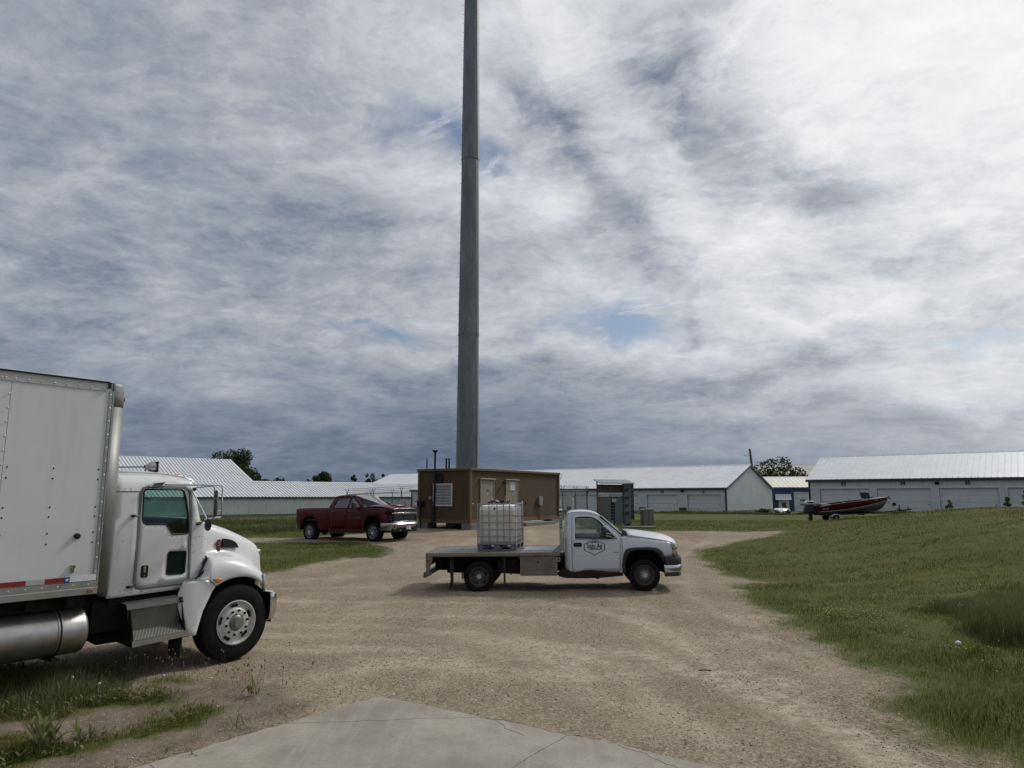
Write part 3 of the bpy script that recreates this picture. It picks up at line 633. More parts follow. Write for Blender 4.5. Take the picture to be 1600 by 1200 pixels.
def wheel(parent, c, r, w, side, rim_r, style, rimmat, dual=False, yaw=0., lugs=True):
    """c = centre of the outer sidewall; side = -1 faces -y"""
    e = empty('wheel', c, yaw); e.parent = parent; s = side
    def tyre(off, nm='tyre'):
        sec = [(rim_r * 1.0, .02), (rim_r * 1.02, -.004), (rim_r + (r - rim_r) * .35, .012), (rim_r + (r - rim_r) * .70, .006), (r * .965, -.012), (r * .99, -.035), (r, -.06)]
        half = [(a, off + s * b) for a, b in sec]; full = half + [(r, off + s * (-w + .06)), (r * .99, off + s * (-w + .035)), (r * .955, off + s * (-w + .01)), (rim_r, off - s * w)]
        if not lugs:
            i = 7; gr = []
            for q in np.linspace(-w + .09, -.09, 4): gr += [(r, off + s * (q + .008)), (r * .982, off + s * (q + .005)), (r * .982, off + s * (q - .005)), (r, off + s * (q - .008))]
            full = full[:7] + sorted(gr, key=lambda t: -s * (t[1])) * 1 + full[7:]
        m = MB().lathe(full, (0, 0, 0), 'y', 48)
        for k in range(44 if lugs else 0):
            a = 2 * math.pi * k / 44
            for q in (-1, 1):
                cx, cz = math.cos(a + q * .03) * (r - .002), math.sin(a + q * .03) * (r - .002)
                m.box((cx, off - s * w / 2 + q * w * .24, cz), (.016, w * .40, r * .095), ry=-a)
        return m.build(nm, RUBBER, e, smooth=30)
    tyre(0)
    if dual: tyre(-s * (w + .06))
    rr = rim_r; k = MB()
    if style == 'dish':      # heavy steel disc, front axle (convex)
        prof = [(rr * 1.03, -s * .005), (rr * 1.05, s * .012), (rr * .99, s * .016), (rr * .96, -s * .01), (rr * .90, -s * .045), (rr * .80, -s * .05), (rr * .68, s * .000), (rr * .62, s * .012), (rr * .40, s * .014), (rr * .385, -s * .0)]
    elif style == 'deep':
        prof = [(rr * 1.03, -s * .005), (rr * 1.05, s * .01), (rr * .98, s * .012), (rr * .93, -s * .04), (rr * .88, -s * .11), (rr * .72, -s * .125), (rr * .55, -s * .12), (rr * .3, -s * .12)]
    elif style == 'bulge':
        prof = [(rr * 1.03, -s * .005), (rr * 1.05, s * .01), (rr * .98, s * .012), (rr * .93, -s * .03), (rr * .85, -s * .055), (rr * .66, -s * .03), (rr * .58, s * .01), (rr * .3, s * .015)]
    else:                    # alloy: barrel only
        prof = [(rr * 1.04, -s * .005), (rr * 1.05, s * .01), (rr * .97, s * .008), (rr * .94, -s * .015)]
    k.lathe(prof, (0, 0, 0), 'y', 40)
    rim = k.build('rim', rimmat, e, smooth=30)
    if style == 'alloy':
        MB().lathe([(rr * .945, -s * .014), (rr * .93, -s * .12), (.01, -s * .125)], (0, 0, 0), 'y', 32).build('barrel', DARKM, e)
        sp = MB()
        for j in range(8):
            a = 2 * math.pi * j / 8 + .2
            for q in (-1, 1):
                a2 = a + q * .16
                sp.add([(math.cos(a2 + dd) * R_, s * o, math.sin(a2 + dd) * R_) for R_, dd, o in ((rr * .30, -.10, -.005), (rr * .30, .10, -.005), (rr * .96, .055, -.0), (rr * .96, -.055, -.0))], [(0, 1, 2, 3)])
        sp.lathe([(rr * .34, -s * .004), (rr * .32, s * .008), (0.001, s * .012)], (0, 0, 0), 'y', 24)
        sp.build('spokes', rimmat, e, solid=.02, off=0)
    if style in ('dish', 'deep', 'bulge'):
        n_l = 10 if style == 'dish' else 8; y_l = {'dish': .014, 'deep': -.115, 'bulge': .012}[style]; lr = {'dish': .57, 'deep': .46, 'bulge': .44}[style] * rr
        l = MB()
        for j in range(n_l):
            a = 2 * math.pi * j / n_l + .15; l.lathe([(.0, s * (y_l + .030)), (.014, s * (y_l + .028)), (.018, s * y_l)], (math.cos(a) * lr, 0, math.sin(a) * lr), 'y', 7)
        l.build('lug_nuts', DARKM if style == 'dish' else mat('dull_steel', (.25, .24, .23), .5, .6), rim)['kind'] = 'stuff'
        hh = MB(); ho = {'dish': -.022, 'deep': -.112, 'bulge': -.034}[style]; hr = {'dish': .80, 'deep': .72, 'bulge': .74}[style] * rr
        nn = {'dish': 5, 'deep': 5, 'bulge': 0}[style]
        for j in range(nn):
            a = 2 * math.pi * j / nn + .42; t = MB(); L_ = .055 if style == 'dish' else .045
            c0 = (math.cos(a) * hr, s * (ho), math.sin(a) * hr); pr = rrect(-L_, L_, -.023, .023, .0225, 4)
            hh.add([(c0[0] - math.sin(a) * u + math.cos(a) * v, s * (-.02 if style == 'dish' else -.110), c0[2] + math.cos(a) * u + math.sin(a) * v) for u, v in pr], [tuple(range(len(pr)))])
        if nn: hh.build('hand_holes', BLACK, rim, smooth=0)
        hb = MB(); y0 = {'dish': 0., 'deep': -.12, 'bulge': .01}[style]; hb.lathe([(rr * .385, s * y0), (rr * .36, s * (y0 + .02)), (rr * .30, s * (y0 + .035)), (rr * .28, s * (y0 + .075)), (rr * .24, s * (y0 + .09)), (0.001, s * (y0 + .092))], (0, 0, 0), 'y', 24)
        hb.build('hub_cap', mat('hub_steel', (.45, .44, .42), .35, .5) if style != 'dish' else mat('oily_hub', (.22, .21, .19), .4, .5), rim)
    return e

# ---------------------------------------------------------------- white box truck
def rivets(pts, r, y, ax='y', s=-1):
    m = MB()
    for a, b in pts:
        k = 6; base = [(a + r * math.cos(2 * math.pi * j / k), b + r * math.sin(2 * math.pi * j / k)) for j in range(k)]
        vs = [(p[0], y, p[1]) for p in base] + [(a, y + s * r * .6, b)]
        m.add(vs, [(j, (j + 1) % k, k) for j in range(k)])
    return m
def box_truck():
    T = empty('box_truck', (-4.8686, 11.2286, 0), R(54), label='white conventional box truck with green tinted cab window at the left edge', cat='truck')
    BOXP = mat('white_box_panel', (.60, .615, .615), .38, var=.035, vscale=.5, dirt=(.44, .43, .40), dirtamt=.10)
    n = NT(BOXP); st = n.noise(2.2, 7, .65, sc=(3.2, 3.2, .16), off=(1, 1, 1)); gr = n.noise(.9, 6, .6, off=(5, 2, 2)); zz_ = n.N.new('ShaderNodeSeparateXYZ'); n.L.new(n.tc.outputs['Object'], zz_.inputs[0])
    low = n.ramp(zz_.outputs[2], 1.25, 2.1, .5, .0); old = n.b.inputs['Base Color'].links[0].from_socket
    n.base(n.mix(n.math('ADD', n.math('MULTIPLY', n.ramp(st, .50, .74), .16), n.math('MULTIPLY', low, n.ramp(gr, .35, .7))), old, (.36, .34, .30))); n.bump(n.noise(1.6, 3, .5), .12, .05)
    # ---- cargo box
    bx = empty('cargo_box', (0, 0, 0)); bx.parent = T; xr, xf = -8.6, -2.03
    m = MB(); W = 1.3
    for (a, b) in ((-3.13, xf), (-5.5, -3.135), (-7.2, -5.505), (xr, -7.205)):
        m.bb(a, b, -W, -W + .03, 1.21, 3.60)
        m.bb(a, b, W - .03, W, 1.21, 3.60)
    m.bb(xr, xf, -W + .03, W - .03, 1.14, 1.24); m.bb(xr, xf, -W + .02, W - .02, 3.60, 3.69); m.bb(xr - .02, xr, -W, W, 1.14, 3.70); m.bb(xf - .02, xf, -W + .03, W - .03, 1.24, 3.6)
    m.build('side_panel', BOXP, bx, smooth=0)
    for s in (-1, 1):
        r = MB(); r.prism([(-W, 1.14), (-W - .022, 1.145), (-W - .022, 1.215), (-W - .012, 1.222), (-W - .012, 1.295), (-W, 1.30)], xr, xf + .005, 'x', fn=lambda p: (p[0], -s * p[1], p[2])); r.build('bottom_rail', ALU, bx, smooth=0)
        r = MB(); r.prism([(-W, 3.585), (-W - .010, 3.59), (-W - .012, 3.675), (-W - .022, 3.680), (-W - .022, 3.712), (-W + .1, 3.735), (-W + .1, 3.65), (-W, 3.65)], xr, -2.10, 'x', fn=lambda p: (p[0], -s * p[1], p[2])); r.build('top_rail', mat('box_rail_painted', (.47, .48, .475), .4, var=.08), bx, smooth=0)
        r = MB(); r.bb(xr, -2.095, s * (W + .0225), s * (W + .030), 3.688, 3.709); r.build('rail_shadow_gap', BLACK, bx, smooth=0)
        # rounded aluminium corner
        c = MB(); prof = [(xf + .0, -W - .006)] + [(-2.0 + .17 * math.sin(R(t)), -W + .16 - .17 * math.cos(R(t)) + .004) for t in range(0, 91, 10)] + [(-1.83, -.6), (-1.83, 0)]
        c.grid([[(x, -s * y, z) for x, y in prof] for z in (1.14, 3.405)]); c.build('corner_post', mat('dull_aluminium', (.22, .22, .21), .5, .5, var=.08, vscale=1.2), bx, smooth=40, solid=.004)
        c = MB(); rows = []
        for z, k in ((3.41, 0), (3.55, 0), (3.60, .01), (3.645, .04), (3.675, .08), (3.70, .15), (3.708, .24)):
            rows.append([(x if i == 0 else min(x, -1.83 - k * .8 if x > -1.9 else x), -s * (y + (0 if i else 0) + k * .12), z) for i, (x, y) in enumerate(prof)])
        c.grid(rows); c.build('corner_cap', mat('corner_casting', (.22, .225, .225), .5, .4, bump=.3, bscale=120), bx, smooth=50, solid=.004)
        st = MB(); st.bb(xf - .045, xf - .010, s * (W + .0), s * (W + .012), 1.30, 3.60); st.bb(xf - .004, xf + .012, s * (W + .0), s * (W + .014), 1.15, 3.60); st.build('corner_strip', ALU, bx, smooth=0)
        MB().box((-1.852, s * (W - .125), 3.52), (.03, .10, .055)).build('marker_light', REDL, bx, bevel=.006)
        MB().bb(-2.105, -2.07, s * (W + .02), s * (W + .035), 3.62, 3.70).build('rail_end_cap', BLACK, bx, smooth=0)
    v = []
    v += [(xf - .028, 1.40 + .165 * i) for i in range(14)]; v += [(-3.15, 1.36 + .16 * i) for i in range(14)]
    v += [(-2.16 - .135 * i, 3.618) for i in range(12)]; v += [(-3.16 - .04, 3.618)]
    v += [(-2.13 - .165 * i, 1.258) for i in range(14)]; v += [(-2.06, 1.195), (-2.06, 1.165)] + [(x, z) for x in (-2.21, -2.55, -2.90, -3.3) for z in (1.20, 1.165)]
    rivets(v, .0125, -W - .012).build('rivets', mat('zinc_bolt', (.50, .49, .46), .35, .7), bx)['kind'] = 'stuff'
    v = [(x + .0 * k, z) for x in (-2.12, -2.62, -3.09) for z in (2.62, 2.50, 2.17, 2.06, 1.87, 1.75)]
    rivets(v, .011, -W - .001).build('panel_screws', DARKM, bx)['kind'] = 'stuff'
    k = MB(); k.lathe([(.034, 0), (.034, -.03), (.022, -.04), (0, -.04)], (-2.30, -W - .001, 1.83), 'y', 14); k.build('rubber_stop', BLACK, bx)
    k = MB(); k.bb(-2.335, -2.295, -W - .012, -W, 1.41, 1.50); k.box((-2.315, -W - .02, 1.475), (.04, .03, .03)); k.lathe([(.022, 0), (.016, -.02), (0, -.02)], (-2.315, -W - .012, 1.48), 'y', 8); k.build('door_holdback', CHROME, bx)
    for a, b in ((-2.60, -2.40), (-3.3, -2.79)): MB().bb(a, b, -W - .0135, -W - .0125, 1.305, 1.360).build('red_reflective_tape', mat('red_tape', (.22, .012, .015), .4), bx, smooth=0)
    MB().bb(-2.79, -2.60, -W - .0135, -W - .0125, 1.305, 1.360).build('silver_reflective_tape', mat('silver_tape', (.38, .39, .40), .35), bx, smooth=0)
    tp = MB(); tp.prism([(-2.40, 1.300), (-2.35, 1.300), (-2.335, 1.362), (-2.40, 1.362)], -W - .0145, -W - .0125); f = tp.build('blue_decal', mat('blue_decal', (.012, .03, .16), .4), bx, smooth=0)
    sta = [(-2.368 + (.024 if i % 2 == 0 else .010) * math.sin(2 * math.pi * i / 10), 1.331 + (.024 if i % 2 == 0 else .010) * math.cos(2 * math.pi * i / 10)) for i in range(10)]
    MB().prism(sta, -W - .0165, -W - .0148).build('white_star', mat('white_decal', (.75, .75, .75), .4), f, smooth=0)
    MB().bb(-2.335, -2.045, -W - .0135, -W - .0125, 1.302, 1.372).build('bare_strip', mat('pale_strip', (.60, .60, .64), .4), bx, smooth=0)
    MB().bb(-2.135, -2.075, -W - .036, -W - .0225, 1.163, 1.200).build('side_marker', mat('faded_amber', (.30, .09, .02), .3), bx, bevel=.004)
    # ---- chassis
    ch = MB()
    for s in (-1, 1): ch.bb(-8.3, .45, s * .36, s * .45, .72, .98)
    for x in (-7, -5.5, -4, -2.6, -1.7): ch.bb(x - .06, x + .06, -.36, .36, .76, .94)
    ch.bb(-8.5, -2.05, -1.1, -.95, .98, 1.14); ch.bb(-8.5, -2.05, .95, 1.1, .98, 1.14)
    for x in np.arange(-8.2, -2, .42): ch.bb(x, x + .08, -1.25, 1.25, 1.02, 1.14)
    ch.tube([(0, -1.05, .5), (0, 1.05, .5)], .07, 8); ch.bb(-1.65, .3, -.33, .33, .42, 1.1); ch.bb(-1.9, -1.5, -.95, .6, .62, .98); ch.tube([(-1.6, 0, .62), (-5.2, 0, .58)], .05, 8)
    ch.tube([(-1.75, -.62, .86), (-1.85, -.7, .58), (-1.7, -.72, .50), (-1.25, -.72, .50), (-.9, -.7, .62)], .075, 9); ch.bb(-2.2, -1.65, -.9, .9, .62, 1.02); ch.bb(-1.72, -.5, -.98, .98, .93, 1.035)
    ch.build('chassis', DARKM, T, smooth=0)
    # ---- cab
    def side_y(x, z):
        if z < 2.30: y = 1.05 + .012 * math.sin((z - 1.0) / 1.3 * math.pi)
        else: t = min(1, (z - 2.30) / .31); y = 1.05 - .20 * (1 - math.sqrt(max(0, 1 - t * t)))
        if x > -.62: y -= .10 * ((x + .62) / .2) ** 2 * .5
        return y
    roof = [(-1.78, 2.600), (-1.5, 2.604), (-1.27, 2.600), (-1.06, 2.585), (-.85, 2.55), (-.75, 2.515), (-.715, 2.47), (-.705, 2.40)]
    out = [(-1.78, 1.03), (-.81, 1.055), (-.62, 1.155), (-.47, 1.33), (-.462, 1.446), (-.476, 1.76), (-.490, 1.925), (-.56, 1.948), (-.60, 1.955), (-.622, 2.03), (-.650, 2.13), (-.68, 2.27), (-.700, 2.39)] + roof[::-1][1:]
    dx0, dx1, dz0, dz1 = -1.452, -.752, 1.115, 2.418
    dooro = [(dx1 + .03, 1.16), (dx1 + .005, 1.6), (dx1 - .005, 2.07), (dx1 - .03, 2.33), (dx1 - .055, 2.38), (dx1 - .11, 2.405), (dx0 + .10, 2.41), (dx0 + .035, 2.39), (dx0 + .005, 2.33), (dx0 + .005, 1.2), (dx0 + .03, 1.14), (dx0 + .09, 1.125), (dx1 - .02, 1.135)]
    win = [(-1.42, 2.33), (-1.41, 2.375), (-1.38, 2.385), (-.90, 2.385), (-.865, 2.36), (-.83, 2.25), (-.79, 2.06), (-.772, 1.81), (-.785, 1.79), (-.985, 1.785), (-1.01, 1.80), (-1.075, 1.905), (-1.10, 1.925), (-1.36, 1.93), (-1.40, 1.955), (-1.415, 2.0)]
    peep = rrect(-.885, -.775, 1.255, 1.558, .025, 3); peep = rrect(-1.04, -.785, 1.255, 1.560, .035, 3)
    def shrink(poly, d):
        c = (sum(p[0] for p in poly) / len(poly), sum(p[1] for p in poly) / len(poly)); o = []; n = len(poly)
        ar = sum(poly[i][0] * poly[(i + 1) % n][1] - poly[(i + 1) % n][0] * poly[i][1] for i in range(n)); sg = 1 if ar > 0 else -1
        for i in range(n):
            a, b, e = poly[i - 1], poly[i], poly[(i + 1) % n]
            n1 = Vector((-(b[1] - a[1]), b[0] - a[0])).normalized(); n2 = Vector((-(e[1] - b[1]), e[0] - b[0])).normalized(); q = (n1 + n2)
            q = q.normalized() if q.length > 1e-6 else n1; o.append((b[0] + q.x * d * sg, b[1] + q.y * d * sg))
        return o
    cab = empty('cab', (0, 0, 0)); cab.parent = T
    for s in (-1, 1):
        f = lambda a, b, o=0.: (a, s * (side_y(a, b) + o), b)
        pn = panel(out, [dooro], f, .07).build('cab_side', WHITEP, cab, solid=.03, off=-1 if s < 0 else 1, smooth=50)
        # door sits in the opening
        dl = shrink(dooro, .012)
        d = panel(dl, [win, peep] if s < 0 else [win], lambda a, b: f(a, b, .006), .07).build('cab_door', WHITEP, cab, solid=.04, off=-1 if s < 0 else 1, smooth=50)
        seal = MB(); pts = [f(a, b, .008) for a, b in dooro]; seal.tube(pts, .009, 6, closed=True); pts = [f(a, b, .004) for a, b in shrink(dooro, -.020)]; seal.tube(pts, .008, 6, closed=True); seal.build('door_seal', GREYSEAL, cab)
        sl_ = MB(); sl_.tube([f(a, b, .004) for a, b in win], .011, 6, closed=True); sl_.build('window_seal', BLACK, d)
        panel(win, [], lambda a, b: f(a, b, -.018), .3).build('window', GREENGL, d, smooth=0)
        # thick black front edge of the glass run
        if s < 0:
            MB().tube([f(a, b, .004) for a, b in peep], .008, 6, closed=True).build('peep_seal', BLACK, d)
            panel(peep, [], lambda a, b: f(a, b, -.014), .3).build('peep_window', mat('dark_green_pane', (.005, .016, .012), .15, spec=.3), d, smooth=0)
        rec = MB(); rec.prism(rrect(-1.385, -1.290, 1.250, 1.405, .022, 3), s * 1.058 - .003, s * 1.058 + .010 * s); hd = rec.build('handle', BLACK, d)
        MB().prism(rrect(-1.360, -1.328, 1.315, 1.395, .010, 2), s * 1.071, s * 1.085).build('latch', mat('latch_steel', (.28, .27, .22), .4, .7), d)
        MB().lathe([(.013, 0), (.013, s * .012), (0, s * .012)], (-1.343, s * 1.070, 1.278), 'y', 8).build('lock', CHROME, d)
        rv = [(-1.74 + .0 * i, 1.062) for i in range(1)] + [(-1.62, 1.07), (-1.62, 1.10), (-1.57, 1.07), (-1.57, 1.105), (-1.50, 1.075), (-1.475, 1.075), (-1.475, 1.105), (-1.36, 1.075), (-1.36, 1.095), (-1.34, 1.08), (-1.34, 1.10), (-1.22, 1.085), (-1.22, 1.105), (-1.16, 1.105), (-.90, 1.08), (-.86, 1.085), (-.86, 1.11), (-.81, 1.10), (-.78, 1.11)]
        rv += [(-.71 + .006 * i, 1.25 + .095 * i) for i in range(6)] + [(-.67, 1.25), (-.67, 1.55), (-.66, 1.74), (-.60, 1.74), (-.54, 1.745)]
        rv += [(-1.66, 2.40), (-1.66, 2.37), (-1.585, 2.40), (-1.585, 2.37), (-1.64, 1.73), (-1.60, 1.2)]
        m = MB()
        for a, b in rv: m.ball(f(a, b, .001), .0055, 6, 4)
        m.build('rivets', DARKM, cab)['kind'] = 'stuff'
        m = MB()
        for i, (a, b) in enumerate([(-1.385 + .075 * k, 1.895) for k in range(4)] + [(-1.0 + .072 * k, 1.755) for k in range(4)]): m.ball(f(a, b, .007), .005, 6, 4)
        m.build('door_rivets', DARKM, d)['kind'] = 'stuff'
        # seams, gutter, hinge-side grab rail
        m = MB(); m.tube([f(-1.78, 2.355, .002), f(-1.46, 2.358, .002)], .004, 5); m.tube([f(-.66, 1.70, .001), f(-.49, 1.71, .001)], .0025, 4); m.build('panel_seam', DARKM, cab)
        m = MB(); m.tube([f(-1.53, 2.04, .045), f(-1.487, 2.045, .07), f(-1.478, 2.02, .075), f(-1.478, 1.20, .07), f(-1.485, 1.165, .05), f(-1.53, 1.15, .01)], .012, 8); m.build('grab_rail', ALU, cab)
        m = MB(); m.box((-1.535, s * 1.07, 2.045), (.05, .05, .03)); m.box((-1.515, s * 1.07, 1.150), (.07, .03, .03)); m.build('rail_bracket', DARKM, cab)
        m = MB(); m.prism([(-1.36, 2.418), (-1.31, 2.475), (-1.15, 2.492), (-1.205, 2.43)], s * 1.045, s * 1.10); m.build('window_visor', CHROME, cab, bevel=.006)
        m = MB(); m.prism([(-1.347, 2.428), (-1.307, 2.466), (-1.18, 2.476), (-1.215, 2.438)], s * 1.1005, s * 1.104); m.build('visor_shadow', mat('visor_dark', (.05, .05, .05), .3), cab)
        # door mirror frame and heads
        m = MB(); yo = s * 1.40
        m.tube([f(-1.15, 2.452, .03), (-.70, yo * .96, 2.447), (-.555, yo, 2.446), (-.515, yo, 2.43), (-.505, yo, 2.39), (-.503, yo, 2.0)], .010, 8)
        m.tube([(-.70, yo * .96, 2.446), (-.640, yo, 2.443), (-.629, yo, 2.41), (-.616, yo, 1.998)], .0085, 8); m.tube([f(-.74, 2.41, .02), (-.64, yo, 2.436)], .009, 8)
        m.tube([(-.625, yo, 2.01), (-.50, yo, 2.01)], .010, 8); m.tube([(-.56, yo, 2.01), (-.50, s * .97, 1.975)], .009, 8)
        for z in (2.33, 2.10): m.tube([(-.62, yo, z), (-.505, yo, z)], .005, 6)
        m.tube([f(-.78, 2.41, .03), (-.62, s * 1.24, 1.995)], .009, 8)
        m.build('mirror_bracket', CHROME if s < 0 else ALU, cab)
        mz = -s * -.56; m = MB(); m.box((-.575, yo - s * .03, 2.20), (.035, .19, .36), rz=mz); mm = m.build('mirror', mat('mirror_shell', (.05, .05, .05), .3), cab, bevel=.012)
        MB().box((-.575 - .019 * math.cos(mz), yo - s * .03 - .019 * math.sin(mz), 2.20), (.003, .165, .335), rz=mz).build('mirror_glass', CHROME, mm, smooth=0)
        MB().box((-.575 + .022 * math.cos(mz), yo - s * .03 + .022 * math.sin(mz), 2.20), (.012, .15, .30), rz=mz).build('mirror_back', CHROME, mm, bevel=.004)
        m = MB(); m.lathe([(.001, .020), (.06, .014), (.082, 0), (.082, -.01), (.001, -.012)], (-.60, s * 1.26, 1.905), 'x', 20); m.tube([(-.60, s * 1.25, 1.99), (-.59, s * 1.26, 1.905)], .008, 6); m.build('convex_mirror', mat('mirror_rim', (.04, .04, .04), .3), cab)
        m = MB(); m.tube([f(-.72, 2.385, .02), f(-.735, 2.40, .03)], .03, 6); m.build('mirror_hinge', DARKM, cab)
        m = MB(); m.tube([f(-.66, 1.925, .0), f(-.59, 1.94, .03), f(-.56, 1.985, .02)], .008, 6); m.tube([f(-.66, 1.90, .0), f(-.60, 1.92, .03)], .010, 6); m.build('cowl_latch', DARKM, cab)
    # roof skin, back wall, floor, windscreen
    rows = []
    for i, (x, z) in enumerate(roof[:-1] + [(-.705, 2.44)]):
        yy = side_y(x, z); rows.append([(x + .02 * (1 - t * t) * (i > 3), yy * t, z + .035 * (1 - abs(t) ** 2.6) * (1 if i < 6 else .4)) for t in np.linspace(-1, 1, 17)])
    MB().grid(rows).build('roof', WHITEP, cab, solid=.02, smooth=60)
    MB().grid([[(-1.55, t, 2.605 + .0) for t in (-.9, .9)], [(-1.553, t, 2.60) for t in (-.9, .9)]])
    MB().bb(-1.78, -1.75, -1.03, 1.03, 1.05, 2.58).build('back_wall', WHITEP, cab, smooth=0)
    MB().bb(-1.75, -.5, -1.0, 1.0, 1.05, 1.10).build('floor', DARKM, cab, smooth=0)
    ws = MB(); ws.grid([[(-.705 + .07 * (1 - t * t), .93 * t, 2.43) for t in np.linspace(-1, 1, 9)], [(-.61 + .13 * (1 - t * t), 1.0 * t, 1.96) for t in np.linspace(-1, 1, 9)]]); ws.build('windscreen', GREENGL, cab)
    m = MB(); m.tube([(-.705 , -.945, 2.43), (-.66, -.985, 2.16), (-.605, -1.0, 1.965)], .013, 6); m.tube([(-.705, .945, 2.43), (-.605, 1.0, 1.965)], .013, 6); m.build('windscreen_seal', BLACK, cab)
    cw = MB(); cw.grid([[(x, .96 * t * (1 - .12 * (x + .6) / .15), 1.955 + .02 * (1 - t * t)) for t in np.linspace(-1, 1, 9)] for x in (-.62, -.5)]); cw.build('cowl', WHITEP, cab, solid=.02)
    it = MB(); it.bb(-.78, -.52, -.95, .95, 1.5, 1.93); it.bb(-1.55, -1.42, -.92, -.42, 1.45, 2.02); it.bb(-1.55, -1.42, .30, .92, 1.45, 2.06); it.bb(-1.45, -1.0, -.92, -.42, 1.35, 1.52); it.bb(-1.45, -1.0, .3, .92, 1.35, 1.52); it.bb(-1.74, -.6, .9, .985, 1.1, 1.95); it.bb(-1.74, -1.60, -.95, .95, 1.2, 2.02); it.bb(-1.30, -1.10, .25, .60, 1.9, 2.07); it.bb(-.80, -.55, -.9, .9, 1.9, 1.985)
    it.build('seats', INTER, cab, bevel=.03)
    sw = MB(); sw.tube([(-.95 + .10 * math.sin(t) * .35, .55 + .21 * math.cos(t), 1.93 + .19 * math.sin(t) * .8) for t in np.linspace(0, 2 * math.pi, 22, endpoint=False)], .014, 6, closed=True); sw.tube([(-.95, .55, 1.93), (-.75, .55, 1.75)], .02, 6); sw.tube([(-.95, .35, 1.93), (-.95, .75, 1.93)], .012, 5); sw.build('steering_wheel', INTER, cab)
    for y in (-.72, -.36, 0, .36, .72):
        m = MB(); m.lathe([(.052, 0), (.048, .02), (.030, .038), (.001, .045)], (0, 0, 0), 'z', 12); o = m.build('clearance_light', AMBER, cab); o.location = (-.80, y, 2.575 + (.0 if abs(y) < .6 else -.012)); o.scale = (1.3, .8, 1)
    m = MB(); m.tube([(-1.13, -.58, 2.70), (-1.33, .35, 2.71)], .013, 8); m.tube([(-1.14, -.50, 2.60), (-1.14, -.50, 2.70)], .012, 6); m.tube([(-1.32, .30, 2.62), (-1.32, .30, 2.71)], .012, 6); m.build('lamp_bar', ALU, cab)
    for y, x in ((-.62, -1.12), (.33, -1.33)):
        m = MB(); m.lathe([(.02, -.10), (.075, .0), (.075, .03)], (x, y, 2.70), 'x', 12); w_ = m.build('work_lamp', ALU, cab)
        MB().box((x + .045, y, 2.70), (.03, .16, .15)).build('lamp_housing', BLACK, w_, bevel=.008)
    MB().tube([(-1.25, .75, 2.62), (-1.20, .75, 3.38)], .0035, 5).build('antenna', BLACK, cab)
    # ---- hood and fenders: one moulded shell lofted front to back
    zt = [(-.47, 1.93), (-.30, 1.922), (-.2, 1.90), (-.13, 1.878), (.12, 1.808), (.364, 1.715), (.59, 1.621), (.68, 1.575), (.735, 1.51), (.765, 1.42), (.785, 1.30)]
    zc = [(-.60, 1.40), (-.47, 1.45), (-.28, 1.475), (-.104, 1.465), (.055, 1.43), (.291, 1.335), (.45, 1.255), (.55, 1.165), (.60, 1.06), (.79, .98)]
    yo = [(-.7, 1.17), (-.47, 1.20), (0, 1.215), (.25, 1.20), (.40, 1.15), (.50, 1.05), (.56, .95), (.60, .86), (.66, .72), (.79, .60)]
    ys = [(-.47, .90), (-.2, .86), (.2, .79), (.5, .70), (.7, .62), (.79, .55)]
    yt = [(-.47, .80), (-.2, .72), (.2, .62), (.5, .54), (.7, .47), (.79, .42)]
    def zb(x):      # wheel arch and nose bottom
        if x < -.55: return 1.20
        u = (x + .02) / .60
        if abs(u) < 1: a = .50 + .655 * math.sqrt(1 - u * u) ** .8
        else: a = .60
        a = max(a, .87 if x > .3 else (1.05 if x < -.37 else 0)); return a
    for s in (-1, 1):
        rows = []
        for x in [-.47, -.42, -.36, -.28, -.2, -.1, 0, .1, .2, .28, .34, .40, .45, .49, .53, .56, .59, .62, .66, .70, .74, .77, .787]:
            t_, c_, o_, i_, p_ = interp(zt, x), interp(zc, x), interp(yo, x), interp(ys, x), interp(yt, x); b_ = zb(x); nose = max(0, (x - .62) / .17)
            c_ = min(c_, t_ - .12)
            pts = [(0, t_ + .035), (p_ * .5, t_ + .028), (p_ * .85, t_ + .008), (p_ + (i_ - p_) * .35, t_ - .035), (p_ + (i_ - p_) * .72, t_ - .10), (i_ - .02, t_ - .10 - (t_ - .1 - c_) * .45), (i_, c_ + .055), (i_ + (o_ - i_) * .10, c_ + .012), (i_ + (o_ - i_) * .35, c_ - .004), (i_ + (o_ - i_) * .65, c_ - .03), (i_ + (o_ - i_) * .88, c_ - .085), (o_, c_ - .17 if c_ - .17 > b_ else (c_ + b_) / 2), (o_ + .008, (max(b_, c_ - .4) + c_ - .17) / 2 if c_ - .17 > b_ else b_ + .02), (o_ + .004, b_ + .015), (o_ - .02, b_)]
            rows.append([(x, s * y, z) for y, z in pts])
        hd = MB().grid(rows, flip=(s > 0)).build('hood', WHITEP, T, smooth=75, sub=1, solid=.0)
        tail = []
        for x in (-.64, -.60, -.56, -.52, -.47):
            c_ = interp([(-.64, 1.17), (-.60, 1.20), (-.52, 1.31), (-.47, 1.45)], x); tail.append([(x, s * y, max(z, 1.155 if x < -.5 else 1.05)) for y, z in ((1.03, c_ + .0), (1.06, c_), (1.12, c_ - .015), (1.17, c_ - .06), (1.20, c_ - .14), (1.20, 1.155 if x < -.5 else 1.05))])
        tail += [[(-.42, s * y, z) for y, z in ((1.03, 1.45), (1.06, 1.46), (1.12, 1.44), (1.17, 1.38), (1.20, 1.28), (1.20, 1.05))]]
        MB().grid(tail, flip=(s > 0)).build('fender_tail', WHITEP, hd, smooth=75, sub=1)
